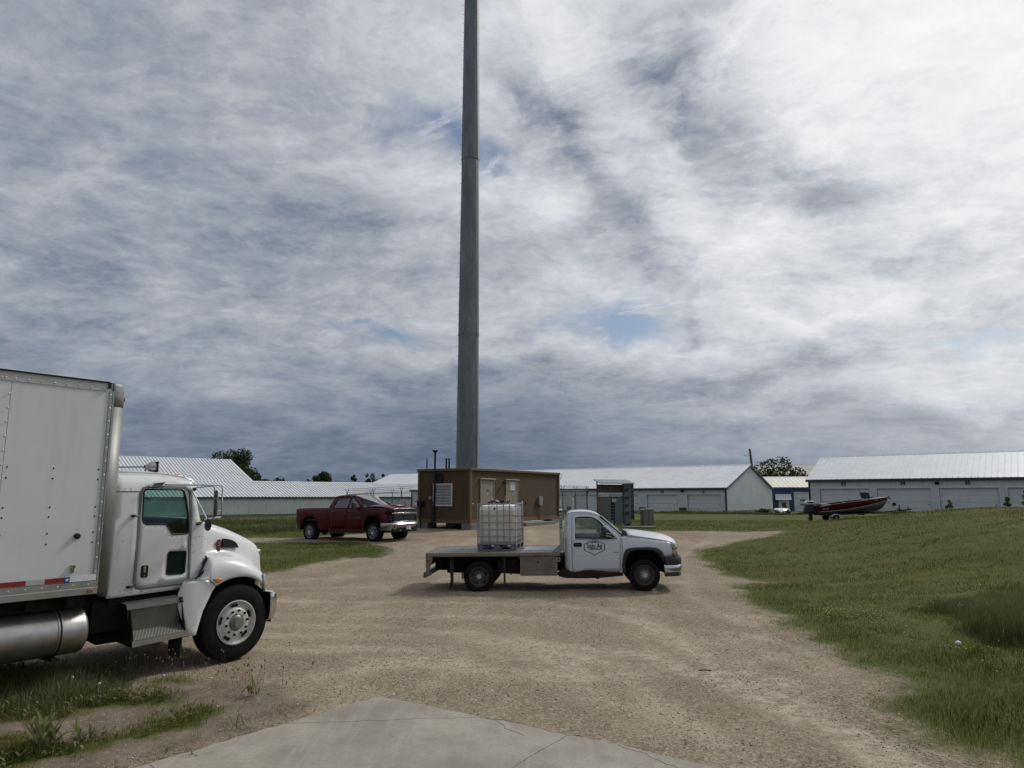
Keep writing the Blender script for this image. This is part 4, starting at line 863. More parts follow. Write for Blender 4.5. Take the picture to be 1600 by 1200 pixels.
        if s < 0:
            def hy(x, z): return interp(ys, x) - .005
            vn = [(-.118, 1.684), (-.05, 1.678), (.03, 1.660), (.11, 1.625), (.15, 1.59), (.182, 1.535), (-.118, 1.553)]
            panel(vn, [], lambda a, b: (a, -(interp(ys, a) + .010 + .10 * max(0, (1.60 - b)) * 0), b), .05).build('hood_vent', BLACK, hd, solid=.03, off=0, smooth=0)
            em = [(-.178 + .045 * math.cos(t), 1.615 + .062 * math.sin(t)) for t in np.linspace(-.9, math.pi + .9, 16)] + [(-.205, 1.478), (-.150, 1.478)]
            panel(em, [], lambda a, b: (a, -(interp(ys, a) + .012), b), .05).build('hood_emblem', mat('emblem_red', (.10, .012, .012), .3), hd, solid=.012, off=0, smooth=0)
            panel([(-.197, 1.488), (-.158, 1.488), (-.155, 1.56), (-.20, 1.56)], [], lambda a, b: (a, -(interp(ys, a) + .020), b), .05).build('emblem_plate', mat('emblem_bronze', (.06, .055, .04), .4), hd, smooth=0)
            tx = MB(); tx.tube([(-.178 + .022 * math.cos(t) * (1 if t < 3.2 else -1) , -(interp(ys, -.178) + .021), 1.615 + .014 * (1 - 2 * (t > 3.2)) + .012 * math.sin(t)) for t in np.linspace(0.2, 6., 14)], .003, 4); tx.build('emblem_mark', mat('emblem_silver', (.35, .3, .28), .3, .6), hd)
            m = MB(); m.tube([(-.478, -.80, 1.94), (-.478, -.90, 1.90), (-.472, -.925, 1.76), (-.468, -.955, 1.50), (-.47, -1.05, 1.455), (-.50, -1.07, 1.36), (-.60, -1.09, 1.20), (-.64, -1.09, 1.17)], .012, 6); m.build('hood_seal', BLACK, T)
            m = MB(); m.box((-.475, -1.075, 1.385), (.085, .02, .10), ry=R(25)); m.tube([(-.44, -1.09, 1.42), (-.50, -1.10, 1.30), (-.62, -1.14, 1.20)], .012, 6); m.build('hood_latch', DARKM, T)
    g = MB(); g.bb(.70, .795, -.50, .50, .80, 1.46); g.build('grille', CHROME, T, bevel=.02)
    # splash panel behind the wheel
    fp = [(-.84, 1.172), (-.50, 1.150), (-.395, 1.055), (-.44, 1.0), (-.495, .88), (-.560, .74), (-.60, .58), (-.628, .45), (-.64, .437), (-.745, .430), (-.76, .445), (-.90, .82), (-.915, 1.0), (-.87, 1.12)]
    for s in (-1, 1):
        q = panel(fp, [], lambda a, b: (a, s * (1.20 - .30 * max(0, (-.72 - a)) ** 1.3 - .06 * max(0, 1.0 - b) ** 2), b), .06).build('splash_panel', WHITEP, T, solid=.018, smooth=60)
        MB().tube([(-.84, s * 1.19, 1.180), (-.50, s * 1.212, 1.160), (-.40, s * 1.215, 1.065)], .006, 5).build('splash_seal', GREYSEAL, T)
        MB().prism([(-.44, 1.158), (-.36, 1.165), (-.30, 1.145), (-.345, 1.115), (-.375, 1.098)], s * 1.195, s * 1.232).build('side_marker', AMBER, T, bevel=.006)
        st = MB(); st.box((-.875, s * 1.185, .93), (.03, .02, .07)); st.tube([(-.90, s * 1.19, .96), (-.85, s * 1.19, .90)], .01, 5); st.build('splash_bracket', BLACK, T)
        hl = MB(); hl.grid([[(.40 + .05 * k + .02 * z_, s * (1.17 - .085 * k), 1.16 - .26 * z_ - .01 * k) for k in range(4)] for z_ in (0, .5, 1)]); hl.build('headlight', CLEARL, T, solid=.03, off=0)
    # arch liner (dark)
    for s in (-1, 1):
        m = MB(); m.lathe([(.60, s * .62), (.60, s * 1.16)], (-.03, 0, .50), 'y', 16, R(-5), R(185)); m.lathe([(.60, s * .62), (.02, s * .62)], (-.03, 0, .50), 'y', 16, R(-5), R(185)); m.build('wheel_arch_liner', DARKM, T)
    # bumper
    b = MB(); sec = [(.0, .86), (.035, .875), (.055, .86), (.06, .80), (.055, .60), (.03, .50), (-.02, .478)]
    path = [(.50, -1.165, -90), (.57, -1.150, -70), (.625, -1.10, -45), (.648, -1.02, -15), (.655, -.8, 0), (.66, 0, 0), (.655, .8, 0), (.648, 1.02, 15), (.625, 1.10, 45), (.57, 1.15, 70), (.50, 1.165, 90)]
    b.grid([[(x + o * math.cos(R(a)), y + o * math.sin(R(a)), z if i not in (0, 10) or 1 else z) for o, z in sec] for i, (x, y, a) in enumerate(path)]); b.build('bumper', CHROME, T, solid=.006)
    # wheels
    for s in (-1, 1):
        wheel(T, (-.035, s * 1.19, .525), .525, .29, s, .292, 'dish', mat('white_wheel_paint', (.58, .58, .56), .4, dirt=(.2, .18, .15), dirtamt=.3), lugs=False)
        wheel(T, (-6.2, s * 1.23, .525), .525, .27, s, .292, 'deep', mat('white_wheel_paint', (.6, .6, .6), .4), dual=True, lugs=False)
    # steps
    for s in (-1, 1):
        f = lambda p: (p[0], s * p[1], p[2])
        def G(mb, vs, fs=[(0, 1, 2, 3)]): mb.add([f(v) for v in vs], fs)
        m = MB(); G(m, [(-1.59, 1.02, .955), (-.885, 1.02, .975), (-.885, 1.16, .965), (-1.59, 1.16, .943)]); G(m, [(-1.565, 1.15, .88), (-.885, 1.15, .892), (-.84, 1.10, .62), (-1.50, 1.10, .60)]); G(m, [(-1.50, 1.10, .605), (-.84, 1.10, .62), (-.808, 1.25, .525), (-1.526, 1.25, .503)])
        m.build('tread_plate_step', TREAD, T, smooth=0, solid=.006)
        m = MB(); G(m, [(-1.59, 1.162, .945), (-.885, 1.162, .967), (-.885, 1.168, .894), (-1.575, 1.168, .880)]); m.build('step_lip', mat('step_edge', (.20, .20, .19), .45, .6), T, smooth=0, solid=.012); m = MB(); G(m, [(-1.526, 1.256, .504), (-.806, 1.256, .527), (-.803, 1.256, .465), (-1.52, 1.256, .430)]); m.build('step_lip', ALU, T, smooth=0, solid=.012)
        m = MB(); m.prism([(-1.165, .945), (-1.02, .93), (-.85, .45), (-1.25, .42), (-1.262, .50)], -1.545, -1.53, 'x', fn=lambda p: (p[0] + (.95 - p[2]) * .06, -s * p[1], p[2])); m.build('step_end_plate', DARKM, T, smooth=0); m = MB(); m.prism([(-1.16, .96), (-1.02, .95), (-.85, .46), (-1.25, .45), (-1.25, .52)], -.87, -.855, 'x', fn=lambda p: (p[0] + (.95 - p[2]) * .1, -s * p[1], p[2])); m.build('step_end_plate', DARKM, T, smooth=0)
        MB().bb(-.80, -.785, s * .80, s * 1.12, .17, .50).build('mudflap', mat('mudflap_rubber', (.02, .02, .02), .9, dirt=(.10, .08, .06), dirtamt=.5), T, smooth=0)
        # fuel tank
        t = MB(); t.lathe([(.001, -.0), (.12, -.006), (.22, -.02), (.258, -.045), (.268, -.08), (.268, -1.75), (.25, -1.80), (.001, -1.82)], (-2.0, s * .97, .70), 'x', 40); tk = t.build('fuel_tank', mat('tank_aluminium', (.42, .415, .40), .34, .9, var=.18, vscale=1.5, sc=(.5, 3, 3), dirt=(.16, .145, .12), dirtamt=.6), T, smooth=50)
        for x in (-2.34, -3.3): MB().lathe([(.270, -.028), (.276, -.028), (.276, .028), (.270, .028)], (x, s * .97, .70), 'x', 36).build('tank_strap', ALU, tk)
        for x in (-2.34, -3.3):
            t = MB(); t.lathe([(.2765, -.01), (.2785, -.01), (.2785, .01), (.2765, .01)], (x, s * .97, .70), 'x', 36); t.bb(x - .06, x + .02, s * .5, s * 1.2, .40, .435); t.build('strap_liner', BLACK, tk)
        t = MB(); t.lathe([(.055, -.02), (.055, .03), (.045, .04), (.001, .04)], (-2.17, s * 1.03, .955), 'z', 14); t.build('filler_cap', DARKM, tk)
box_truck()

# ---------------------------------------------------------------- white flatbed pickup
def pickup_top(rows_fn): pass
def flatbed():
    T = empty('flatbed_truck', (-.7127, 18.8558, 0.), R(-4), R(-.7), label='white single cab flatbed pickup with a round farm logo carrying the liquid tote', cat='truck')
    WP = mat('fleet_white_paint', (.60, .62, .65), .30, var=.03, vscale=1.1, coat=.5, dirt=(.36, .34, .30), dirtamt=.15)
    rust = bpy.data.materials.new('rusty_sill'); n = NT(rust); c = n.mix(n.ramp(n.noise(7, 7, .7), .35, .65), (.022, .012, .008), (.060, .028, .014)); c = n.mix(n.ramp(n.noise(2.5, 6, .7, off=(3, 3, 0)), .5, .62), c, (.022, .018, .015)); n.base(c); n.b.inputs['Roughness'].default_value = .9
    body = empty('cab', (0, 0, 0)); body.parent = T
    def sy(x, z):
        if z < 1.24: y = .93 + .035 * math.sin(max(0, min(1, (z - .42) / .82)) * math.pi) + (.012 if abs(z - .83) < .012 else 0) * 0
        else: t = (z - 1.24) / .6; y = .93 - .16 * t - .06 * t * t
        if x < 2.22: y -= .12 * ((2.22 - x) / .13) ** 2 * .5
        return y
    def f(a, b, o=0., s=-1): return (a, s * (sy(a, b) + o), b)
    roof = [(2.155, 1.775), (2.20, 1.825), (2.26, 1.852), (2.45, 1.865), (2.62, 1.862), (2.77, 1.840), (2.90, 1.800), (2.985, 1.755)]
    cabo = [(2.087, .56), (2.12, .50), (2.19, .44), (2.23, .425), (3.49, .425), (3.462, .60), (3.47, .85), (3.475, 1.27), (3.46, 1.30), (3.2, 1.55)] + roof[::-1] + [(2.115, 1.68), (2.095, 1.55), (2.085, 1.2), (2.085, .87)]
    dooro = [(2.252, .47), (3.435, .455), (3.43, .83), (3.445, 1.27), (3.40, 1.325), (3.19, 1.525), (2.975, 1.71), (2.88, 1.775), (2.76, 1.808), (2.62, 1.822), (2.33, 1.812), (2.285, 1.79), (2.272, 1.72), (2.258, 1.25)]
    win = [(2.345, 1.262), (3.275, 1.262), (3.20, 1.36), (3.08, 1.485), (2.985, 1.60), (2.92, 1.66), (2.80, 1.728), (2.70, 1.748), (2.42, 1.748), (2.385, 1.735), (2.37, 1.70)]
    for s in (-1, 1):
        g = lambda a, b, o=0.: f(a, b, o, s); of = -1 if s < 0 else 1
        panel(cabo, [dooro], g, .08).build('cab_side', WP, body, solid=.03, off=of, smooth=50)
        din = [(x + .006 * (1 if x < 2.8 else -1), z + .006 * (1 if z < 1. else -1)) for x, z in dooro]
        d = panel(din, [win], lambda a, b: g(a, b, .004), .07).build('door', WP, body, solid=.03, off=of, smooth=50)
        panel(win, [], lambda a, b: g(a, b, -.012), .25).build('window', CARGL, d, smooth=0)
        MB().tube([g(a, b, .0) for a, b in win], .013, 6, closed=True).build('window_trim', BLACK, d)
        MB().tube([g(x, 1.235, .012) for x in np.linspace(2.35, 3.36, 8)], .010, 6).build('belt_moulding', BLACK, d)
        MB().prism(rrect(2.302, 2.508, 1.048, 1.142, .035, 4), s * .952, s * .978).build('door_handle', BLACK, d, bevel=.008)
        m = MB(); m.box((2.405, s * .985, 1.10), (.15, .012, .03)); m.build('handle_grip', mat('grip_black', (.03, .03, .03), .35), d, bevel=.004)
        m = MB(); m.tube([g(x, .832, .001) for x in np.linspace(2.26, 3.43, 12)], .004, 4); m.build('door_crease', mat('crease_grey', (.22, .225, .24), .6), d)
        # mirror
        m = MB(); m.box((3.03, s * 1.13, 1.405), (.12, .17, .27), rx=0.); mm = m.build('mirror', mat('mirror_black', (.028, .028, .032), .45), body, bevel=.035)
        MB().box((2.968, s * 1.13, 1.41), (.004, .14, .22)).build('mirror_glass', CHROME, mm, smooth=0)
        m = MB(); m.tube([(3.08, s * 1.10, 1.36), (3.22, s * .93, 1.33)], .022, 6); m.tube([(3.08, s * 1.10, 1.30), (3.24, s * .94, 1.27)], .022, 6); m.add([g(3.16, 1.262, .008), g(3.34, 1.258, .008), g(3.15, 1.45, .008)], [(0, 1, 2)]); m.build('mirror_arm', mm.data.materials[0], mm, smooth=0)
    # logo decal on the near door
    dk = mat('decal_black', (.022, .026, .032), .4); D = body
    def hexp(r): return [(2.807 + r * .2565 * math.sin(R(60 * k)) / .866, 1.037 + r * .196 * (math.cos(R(60 * k)) if k % 3 == 0 else math.copysign(.36 / .999, math.cos(R(60 * k))))) for k in range(6)]
    pn = panel(hexp(1.0), [hexp(.915)], lambda a, b: f(a, b, .0075), .2)
    lg = pn.build('logo_ring', dk, body, smooth=0)
    panel([(2.665, 1.140), (2.752, 1.168), (2.775, 1.190), (2.80, 1.182), (2.83, 1.190), (2.862, 1.165), (2.945, 1.140)], [], lambda a, b: f(a, b, .0075), .2).build('logo_hill', mat('decal_grey', (.10, .105, .11), .4), lg, smooth=0)
    text_obj('SoJo Ag', .165, dk, lg, 'logo_lettering', (2.806, -.9745, 1.063), (R(90), 0, 0), .0006, sx=.72, bold=.002)
    panel([(2.672, .965), (2.700, .990), (2.712, 1.003), (2.90, 1.003), (2.912, .990), (2.940, .965), (2.905, .968), (2.90, .975), (2.712, .975), (2.708, .968)], [], lambda a, b: f(a, b, .0075), .2).build('logo_ribbon', dk, lg, smooth=0)
    text_obj('EST. 2020', .026, mat('decal_white', (.6, .6, .6), .4), lg, 'ribbon_lettering', (2.806, -.9770, .989), (R(90), 0, 0), .0004)
    text_obj('DURAMAX', .036, mat('badge_grey', (.12, .12, .13), .4), body, 'badge_lettering', (3.330, -.966, .905), (R(90), 0, 0), .002, sx=.82, bold=.001)
    text_obj('DIESEL', .042, dk, body, 'badge_lettering', (3.335, -.962, .868), (R(90), 0, 0), .002, sx=.9, bold=.002)
    MB().prism(rrect(3.185, 3.245, .858, .882, .011, 3), -.968, -.958).build('badge_oval', CHROME, body)
    rows = []
    for x, z in roof:
        yy = sy(x, z); rows.append([(x, yy * t, z + .040 * (1 - abs(t) ** 2.4) * (.4 if x < 2.18 or x > 2.9 else 1)) for t in np.linspace(-1, 1, 15)])
    MB().grid(rows).build('roof', WP, body, solid=.02, smooth=60)
    bw = MB(); bw.grid([[(2.10 - .02 * (1 - t * t), t * (sy(2.2, z) - .02), z) for t in np.linspace(-1, 1, 9)] for z in (.55, 1.25)]); bw.grid([[(2.155 - .0 * t, sy(2.2, 1.78) * t, 1.775) for t in (-1, 1)], [(2.12, sy(2.2, 1.68) * t, 1.66) for t in (-1, 1)]]); 
    bw.bb(2.09, 2.12, -.90, -.62, 1.25, 1.68); bw.bb(2.09, 2.12, .62, .90, 1.25, 1.68); bw.build('back_wall', WP, body, smooth=0)
    MB().bb(2.10, 2.11, -.62, .62, 1.25, 1.68).build('rear_window', CARGL, body, smooth=0)
    MB().bb(2.12, 3.4, -.88, .88, .5, .56).build('floor', DARKM, body, smooth=0)
    it = MB(); it.box((2.34, 0, .95), (.18, 1.6, .72), ry=R(-10)); it.bb(2.35, 2.85, -.8, .8, .62, .82); it.bb(3.12, 3.42, -.86, .86, .75, 1.24); it.build('seat', INTER, body, bevel=.04)
    it = MB(); it.box((2.27, -.42, 1.42), (.09, .26, .20)); it.box((2.27, .42, 1.42), (.09, .26, .20)); it.build('headrest', INTER, body, bevel=.04)['kind'] = 'stuff'
    sw = MB(); sw.tube([(3.02 + .07 * math.sin(t), .38 + .18 * math.cos(t), 1.18 + .17 * math.sin(t)) for t in np.linspace(0, 2 * math.pi, 18, endpoint=False)], .014, 6, closed=True); sw.build('steering_wheel', INTER, body)
    # windscreen, posts
    ws = MB(); ws.grid([[(2.99 + .05 * (1 - t * t), .74 * t, 1.76 + .025 * (1 - t * t)) for t in np.linspace(-1, 1, 9)], [(3.50 + .11 * (1 - t * t), .83 * t, 1.305) for t in np.linspace(-1, 1, 9)]]); ws.build('windscreen', CARGL, body)
    for s in (-1, 1):
        m = MB(); m.tube([(2.985, s * .765, 1.76), (3.24, s * .82, 1.53), (3.50, s * .86, 1.30)], .022, 6); m.build('screen_post', BLACK, body)
    m = MB()
    for y in (-.32, 0, .32): m.ball((2.86, y, 1.842), .05, 10, 6, (1.2, 1, .55))
    m.build('cab_lights', AMBER, body)['kind'] = 'stuff'
    cw = MB(); cw.grid([[(x, .86 * t, z) for t in (-1, -.5, 0, .5, 1)] for x, z in ((3.47, 1.295), (3.62, 1.30), (3.68, 1.36))]); cw.build('cowl', BLACK, body)
    m = MB(); m.tube([(3.60, -.45, 1.34), (3.40, -.15, 1.46)], .008, 5); m.tube([(3.60, .25, 1.34), (3.42, .55, 1.44)], .008, 5); m.tube([(3.58, -.70, 1.315), (3.67, -.62, 1.37)], .014, 5); m.build('wipers', BLACK, body)['kind'] = 'stuff'
    # fender + hood: near side shell with arch cut, hood on top
    ft = [(3.475, 1.285), (3.60, 1.282), (4.10, 1.215), (4.62, 1.140), (4.70, 1.105)]
    fend = [(3.478, .44), (3.468, .70), (3.482, 1.00), (3.482, 1.28), (3.60, 1.280), (4.10, 1.213), (4.62, 1.138), (4.668, 1.10), (4.69, 1.0), (4.70, .90), (4.71, .795), (4.475, .79)]
    arch = [(4.475, .79), (4.43, .87), (4.36, .935), (4.27, .975), (4.10, .99), (3.85, .985), (3.70, .955), (3.60, .88), (3.545, .75), (3.52, .60), (3.515, .44)]
    for s in (-1, 1):
        def fy(x, z): return s * (.955 + .02 * math.sin(max(0, min(1, (z - .4) / .8)) * math.pi) - (.10 * ((x - 4.3) / .42) ** 2 if x > 4.3 else 0) - .05 * max(0, (z - 1.0) / .28) ** 2)
        panel(fend + arch[1:], [], lambda a, b: (a, fy(a, b), b), .07).build('fender', WP, T, solid=.02, off=-1 if s < 0 else 1, smooth=50)
        # black flare
        out_ = [(4.50, .70), (4.488, .79), (4.44, .91), (4.38, .965), (4.29, 1.005), (4.10, 1.028), (3.85, 1.022), (3.66, 1.012), (3.58, .985), (3.52, .91), (3.485, .78), (3.47, .60), (3.475, .42)]
        inn = [(3.545, .42), (3.535, .60), (3.56, .74), (3.62, .86), (3.70, .925), (3.85, .958), (4.08, .962), (4.22, .935), (4.34, .86), (4.42, .77), (4.45, .68)]
        panel(out_ + inn, [], lambda a, b: (a, fy(a, b) + s * .035, b), .05).build('wheel_flare', mat('flare_black', (.022, .022, .024), .6), T, solid=.05, off=-1 if s < 0 else 1, smooth=50)
        ln = MB(); ln.lathe([(.50, s * .45), (.50, s * .93)], (3.99, 0, .46), 'y', 16, R(-8), R(188)); ln.lathe([(.50, s * .45), (.02, s * .45)], (3.99, 0, .46), 'y', 16, R(-8), R(188)); ln.build('wheel_well', DARKM, T)
        # lamps
        hl = panel([(4.655, 1.105), (4.76, 1.10), (4.805, 1.02), (4.815, .965), (4.72, .955), (4.69, 1.02)], [], lambda a, b: (a, s * (.89 - .55 * max(0, a - 4.66)), b), .05).build('headlight', CLEARL, T, solid=.05, off=0)
        panel([(4.705, .945), (4.812, .95), (4.818, .88), (4.812, .81), (4.715, .805)], [], lambda a, b: (a, s * (.892 - .5 * max(0, a - 4.66)), b), .05).build('turn_signal', CLEARL, T, solid=.05, off=0)
        panel([(4.70, .90), (4.745, .90), (4.75, .81), (4.708, .805)], [], lambda a, b: (a, s * (.925 - .3 * max(0, a - 4.66)), b), .05).build('side_marker', REDL if 0 else AMBER, T, solid=.03, off=0)
    hz = [(3.62, 1.315, 1.375), (3.70, 1.308, 1.390), (3.9, 1.275, 1.375), (4.12, 1.243, 1.350), (4.35, 1.205, 1.318), (4.56, 1.165, 1.280), (4.68, 1.130, 1.235), (4.76, 1.10, 1.18), (4.80, 1.085, 1.13)]
    rows = []
    for x, ze, zc_ in hz:
        hw = .90 - (.12 * ((x - 4.2) / .6) ** 2 if x > 4.2 else 0); rows.append([(x, -hw, ze - .035)] + [(x + .02 * (1 - t * t) * (x > 4.6), hw * t, ze + (zc_ - ze) * (1 - abs(t) ** 3.2) + .014 * math.exp(-((abs(t) - .62) / .10) ** 2)) for t in np.linspace(-1, 1, 21)] + [(x, hw, ze - .035)])
    MB().grid(rows).build('hood', WP, T, solid=.015, smooth=50)
    gr = MB(); gr.bb(4.74, 4.80, -.72, .72, .80, 1.10); gr.build('grille', mat('grille_grey', (.05, .05, .05), .5), T, bevel=.02); MB().bb(4.80, 4.825, -.74, .74, .93, .975).build('grille_bar', CHROME, T, bevel=.008)
    # bumper: black pad, chrome face, black valance
    def wrap(z0, z1, mt, nm, g=0., x0=4.465):
        path = [(x0, -.965 - g), (4.62, -.95 - g), (4.78, -.88 - g), (4.868 + g, -.70), (4.90 + g, 0), (4.868 + g, .70), (4.78, .88 + g), (4.62, .95 + g), (x0, .965 + g)]
        MB().grid([[(x, y, z0) for x, y in path], [(x, y, (z0 * .4 + z1 * .6)) for x, y in path], [(x - .012, y * .99, z1) for x, y in path]]).build(nm, mt, T, solid=.05, off=1, smooth=40, bevel=.006)
    wrap(.605, .785, mat('flare_black', (0, 0, 0)), 'bumper_pad', .005, 4.49); wrap(.43, .60, CHROME, 'bumper', 0.); wrap(.335, .425, mat('flare_black', (0, 0, 0)), 'valance', -.02, 4.47)
    # rusty sills, frame, running gear
    for s in (-1, 1):
        rk = panel([(2.14, .47), (2.22, .435), (2.9, .448), (3.1, .432), (3.47, .43), (3.50, .35), (2.94, .30), (2.86, .268), (2.80, .295), (2.46, .288), (2.1, .30), (1.92, .345), (1.93, .50), (2.09, .54)], [], lambda a, b: (a, s * (.905 - .25 * max(0, .43 - b)), b), .08).build('rusty_sill', rust, T, solid=.02, off=0, smooth=0)
        rs = panel([(2.13, .505), (2.3, .455), (2.45, .462), (2.5, .486), (2.75, .492), (2.83, .475), (3.0, .47), (3.1, .455), (3.4, .452), (3.42, .43), (2.2, .425)], [], lambda a, b: (a, s * (sy(a, b) + .010), b), .2).build('rust_stain', rust, T, smooth=0)
    fr = MB()
    for s in (-1, 1): fr.bb(-1.2, 4.6, s * .36, s * .43, .46, .62); fr.bb(-1.2, 1.95, s * .36, s * .43, .62, .84)
    for x in np.arange(-1.15, 1.9, .42): fr.bb(x, x + .06, -1.15, 1.15, .76, .84)
    fr.tube([(0, -.9, .36), (0, .9, .36)], .06, 8); fr.ball((0, 0, .36), .17, 12, 8); fr.tube([(3.99, -.8, .33), (3.99, .8, .33)], .045, 8); fr.bb(3.3, 4.4, -.33, .33, .38, 1.0); fr.tube([(.1, 0, .38), (3.3, 0, .45)], .04, 6)
    fr.bb(-.85, -.45, -.7, .7, .42, .72); fr.tube([(3.2, -.45, .34), (1.2, -.5, .38), (.5, -.52, .42)], .04, 6); fr.bb(2.1, 3.3, -.85, .85, .40, .46); fr.bb(.45, .95, -1.05, -.5, .44, .76); fr.bb(1.9, 2.1, -.6, .6, .45, .8)
    fr.build('chassis', DARKM, T, smooth=0)
    # deck
    TAN = mat('weathered_deck_rail', (.205, .180, .145), .55, .25, var=.15, vscale=3, dirt=(.12, .105, .085), dirtamt=.5)
    dkm = mat('worn_steel_deck', (.165, .150, .135), .42, .35, var=.2, vscale=1.6, dirt=(.27, .245, .21), dirtamt=.6, sc=(1, 2.5, 1))
    de = MB(); de.bb(-1.27, 1.97, -1.19, 1.19, .875, .935)
    dk_ = de.build('deck_floor', dkm, T, smooth=0)
    sm_ = MB()
    for x in (-.6, .45, 1.25, 1.62): sm_.bb(x - .004, x + .004, -1.18, 1.18, .9352, .9362)
    sm_.build('deck_seams', DARKM, dk_, smooth=0)['kind'] = 'stuff'
    MB().bb(1.05, 1.9, -.55, .55, .936, .941).build('deck_hatch', mat('pale_hatch', (.36, .35, .33), .4, .3), dk_, smooth=0)
    for s in (-1, 1):
        r = MB(); r.prism([(1.19, .94), (1.225, .938), (1.23, .905), (1.245, .900), (1.245, .862), (1.225, .845), (1.19, .845)], -1.285, 1.975, 'x', fn=lambda p: (p[0], s * p[1], p[2])); r.build('deck_side_rail', TAN, T, smooth=0)
        MB().prism([(-1.285, .843), (-1.120, .843), (-1.225, .44), (-1.285, .44)], s * 1.20, s * 1.222).build('tail_skirt', TAN, T, smooth=0, bevel=.004)
        MB().lathe([(.042, 0), (.040, s * .014), (.001, s * .02)], (-1.232, s * 1.222, .778), 'y', 16).build('tail_light', REDL, T)
        mf = MB(); mf.bb(-.700, -.685, s * .80, s * 1.14, .10, .84); mf.prism([(-.735, .84), (-.63, .84), (-.63, .15), (-.745, .035), (-.70, .30)], s * 1.10, s * 1.115); mf.build('mudflap', mat('mudflap_rubber', (.02, .02, .02), .9), T, smooth=0)
        MB().bb(.595, .64, s * 1.10, s * 1.125, .18, .84).build('mudflap_bracket', mat('mudflap_rubber', (.02, .02, .02), .9), T, smooth=0)
        tb = MB(); tb.bb(1.003, 1.893, s * .75, s * 1.195, .385, .838); tbx = tb.build('toolbox', mat('toolbox_aluminium', (.27, .25, .215), .5, .35, var=.1, vscale=3), T, smooth=0, bevel=.006)
        dp = MB(); dp.bb(1.030, 1.868, s * 1.196, s * 1.206, .408, .815); dp_ = dp.build('toolbox_door', bpy.data.materials['tread_plate_tan'] if 'tread_plate_tan' in bpy.data.materials else tan_plate(), tbx, smooth=0, bevel=.003)
        lk = MB(); lk.prism(rrect(1.40, 1.48, .665, .755, .035, 4), s * 1.206, s * 1.216); lk.build('latch', mat('latch_dull', (.20, .19, .165), .45, .6), dp_, bevel=.004)
        MB().prism([(1.425, .69), (1.455, .69), (1.46, .73), (1.42, .73)], s * 1.217, s * 1.222).build('latch_handle', DARKM, dp_)
        rr_ = MB(); rr_.tube([(1.935 + .032 * math.cos(t), s * 1.205, .765 + .045 * math.sin(t)) for t in np.linspace(0, 2 * math.pi, 14, endpoint=False)], .011, 6, closed=True); rr_.build('tie_ring', ALU, T)
    MB().prism([(1.76, .936), (1.965, .936), (1.965, 1.12)], -1.19, -1.165).build('rack_gusset', mat('gusset_grey', (.25, .25, .25), .5, .5), T, smooth=0)
    rb = MB(); rb.bb(-1.375, -1.30, -1.1, 1.1, .345, .475); rb.prism([(-1.30, .36), (-1.17, .41), (-1.16, .52), (-1.30, .47)], -1.1, -1.06); rb.build('rear_bumper', mat('dull_bumper', (.14, .125, .105), .6, .3, var=.2), T, bevel=.01)
    tl = MB(); tl.bb(-1.30, -1.285, -1.22, 1.22, .60, .94); tl.build('tail_board', TAN, T, smooth=0)
    # headache rack
    rk = MB()
    for s in (-1, 1): rk.bb(1.965, 2.045, s * .98 - .03, s * .98 + .03, .94, 1.93); rk.bb(1.975, 2.03, s * .45 - .02, s * .45 + .02, .94, 1.85)
    rk.bb(1.965, 2.045, -1.01, 1.01, 1.87, 1.932); rk.bb(1.975, 2.035, -1.0, 1.0, 1.40, 1.46)
    rk = rk.build('headache_rack', mat('rack_aluminium', (.33, .34, .35), .4, .55, var=.12), T, smooth=0, bevel=.006)
    ms = MB()
    for z in np.arange(1.50, 1.86, .058): ms.tube([(2.005, -.96, z), (2.005, .96, z + .004)], .0075, 5)
    for y in np.arange(-.92, .95, .095): ms.tube([(2.012, y, 1.47), (2.012, y, 1.87)], .006, 4)
    ms.build('rack_mesh', mat('rack_mesh', (.42, .43, .44), .4, .5), rk)
    hb = MB()
    for z in np.arange(1.50, 1.88, .075): hb.prism([(1.975, z), (2.035, z + .012), (2.035, z + .03), (1.975, z + .02)], -1.016, -1.0115)
    hb.build('rack_slots', BLACK, rk, smooth=0)['kind'] = 'stuff'
    m = MB(); m.tube([(2.06, -.97, .85), (2.06, -.97, 1.38), (2.08, -.93, 1.42)], .010, 6); m.build('rack_strap', BLACK, rk)
    sm = mat('rusty_rim', (.085, .072, .055), .7, .2, var=.3, vscale=5, dirt=(.18, .16, .13), dirtamt=.5)
    for s in (-1, 1):
        wheel(T, (3.99, s * .955, .365), .372, .245, s, .232, 'bulge', sm)
        wheel(T, (0, s * 1.165, .365), .372, .235, s, .228, 'deep', sm, dual=True)
def tan_plate():
    m = TREAD.copy(); m.name = 'tread_plate_tan'
    for nd in m.node_tree.nodes:
        if nd.type == 'MIX':
            for i, c in ((6, (.145, .130, .104, 1)), (7, (.25, .225, .18, 1))):
                if not nd.inputs[i].is_linked: nd.inputs[i].default_value = c
        if nd.type == 'TEX_WAVE': nd.inputs['Scale'].default_value = 9
    return m
flatbed()

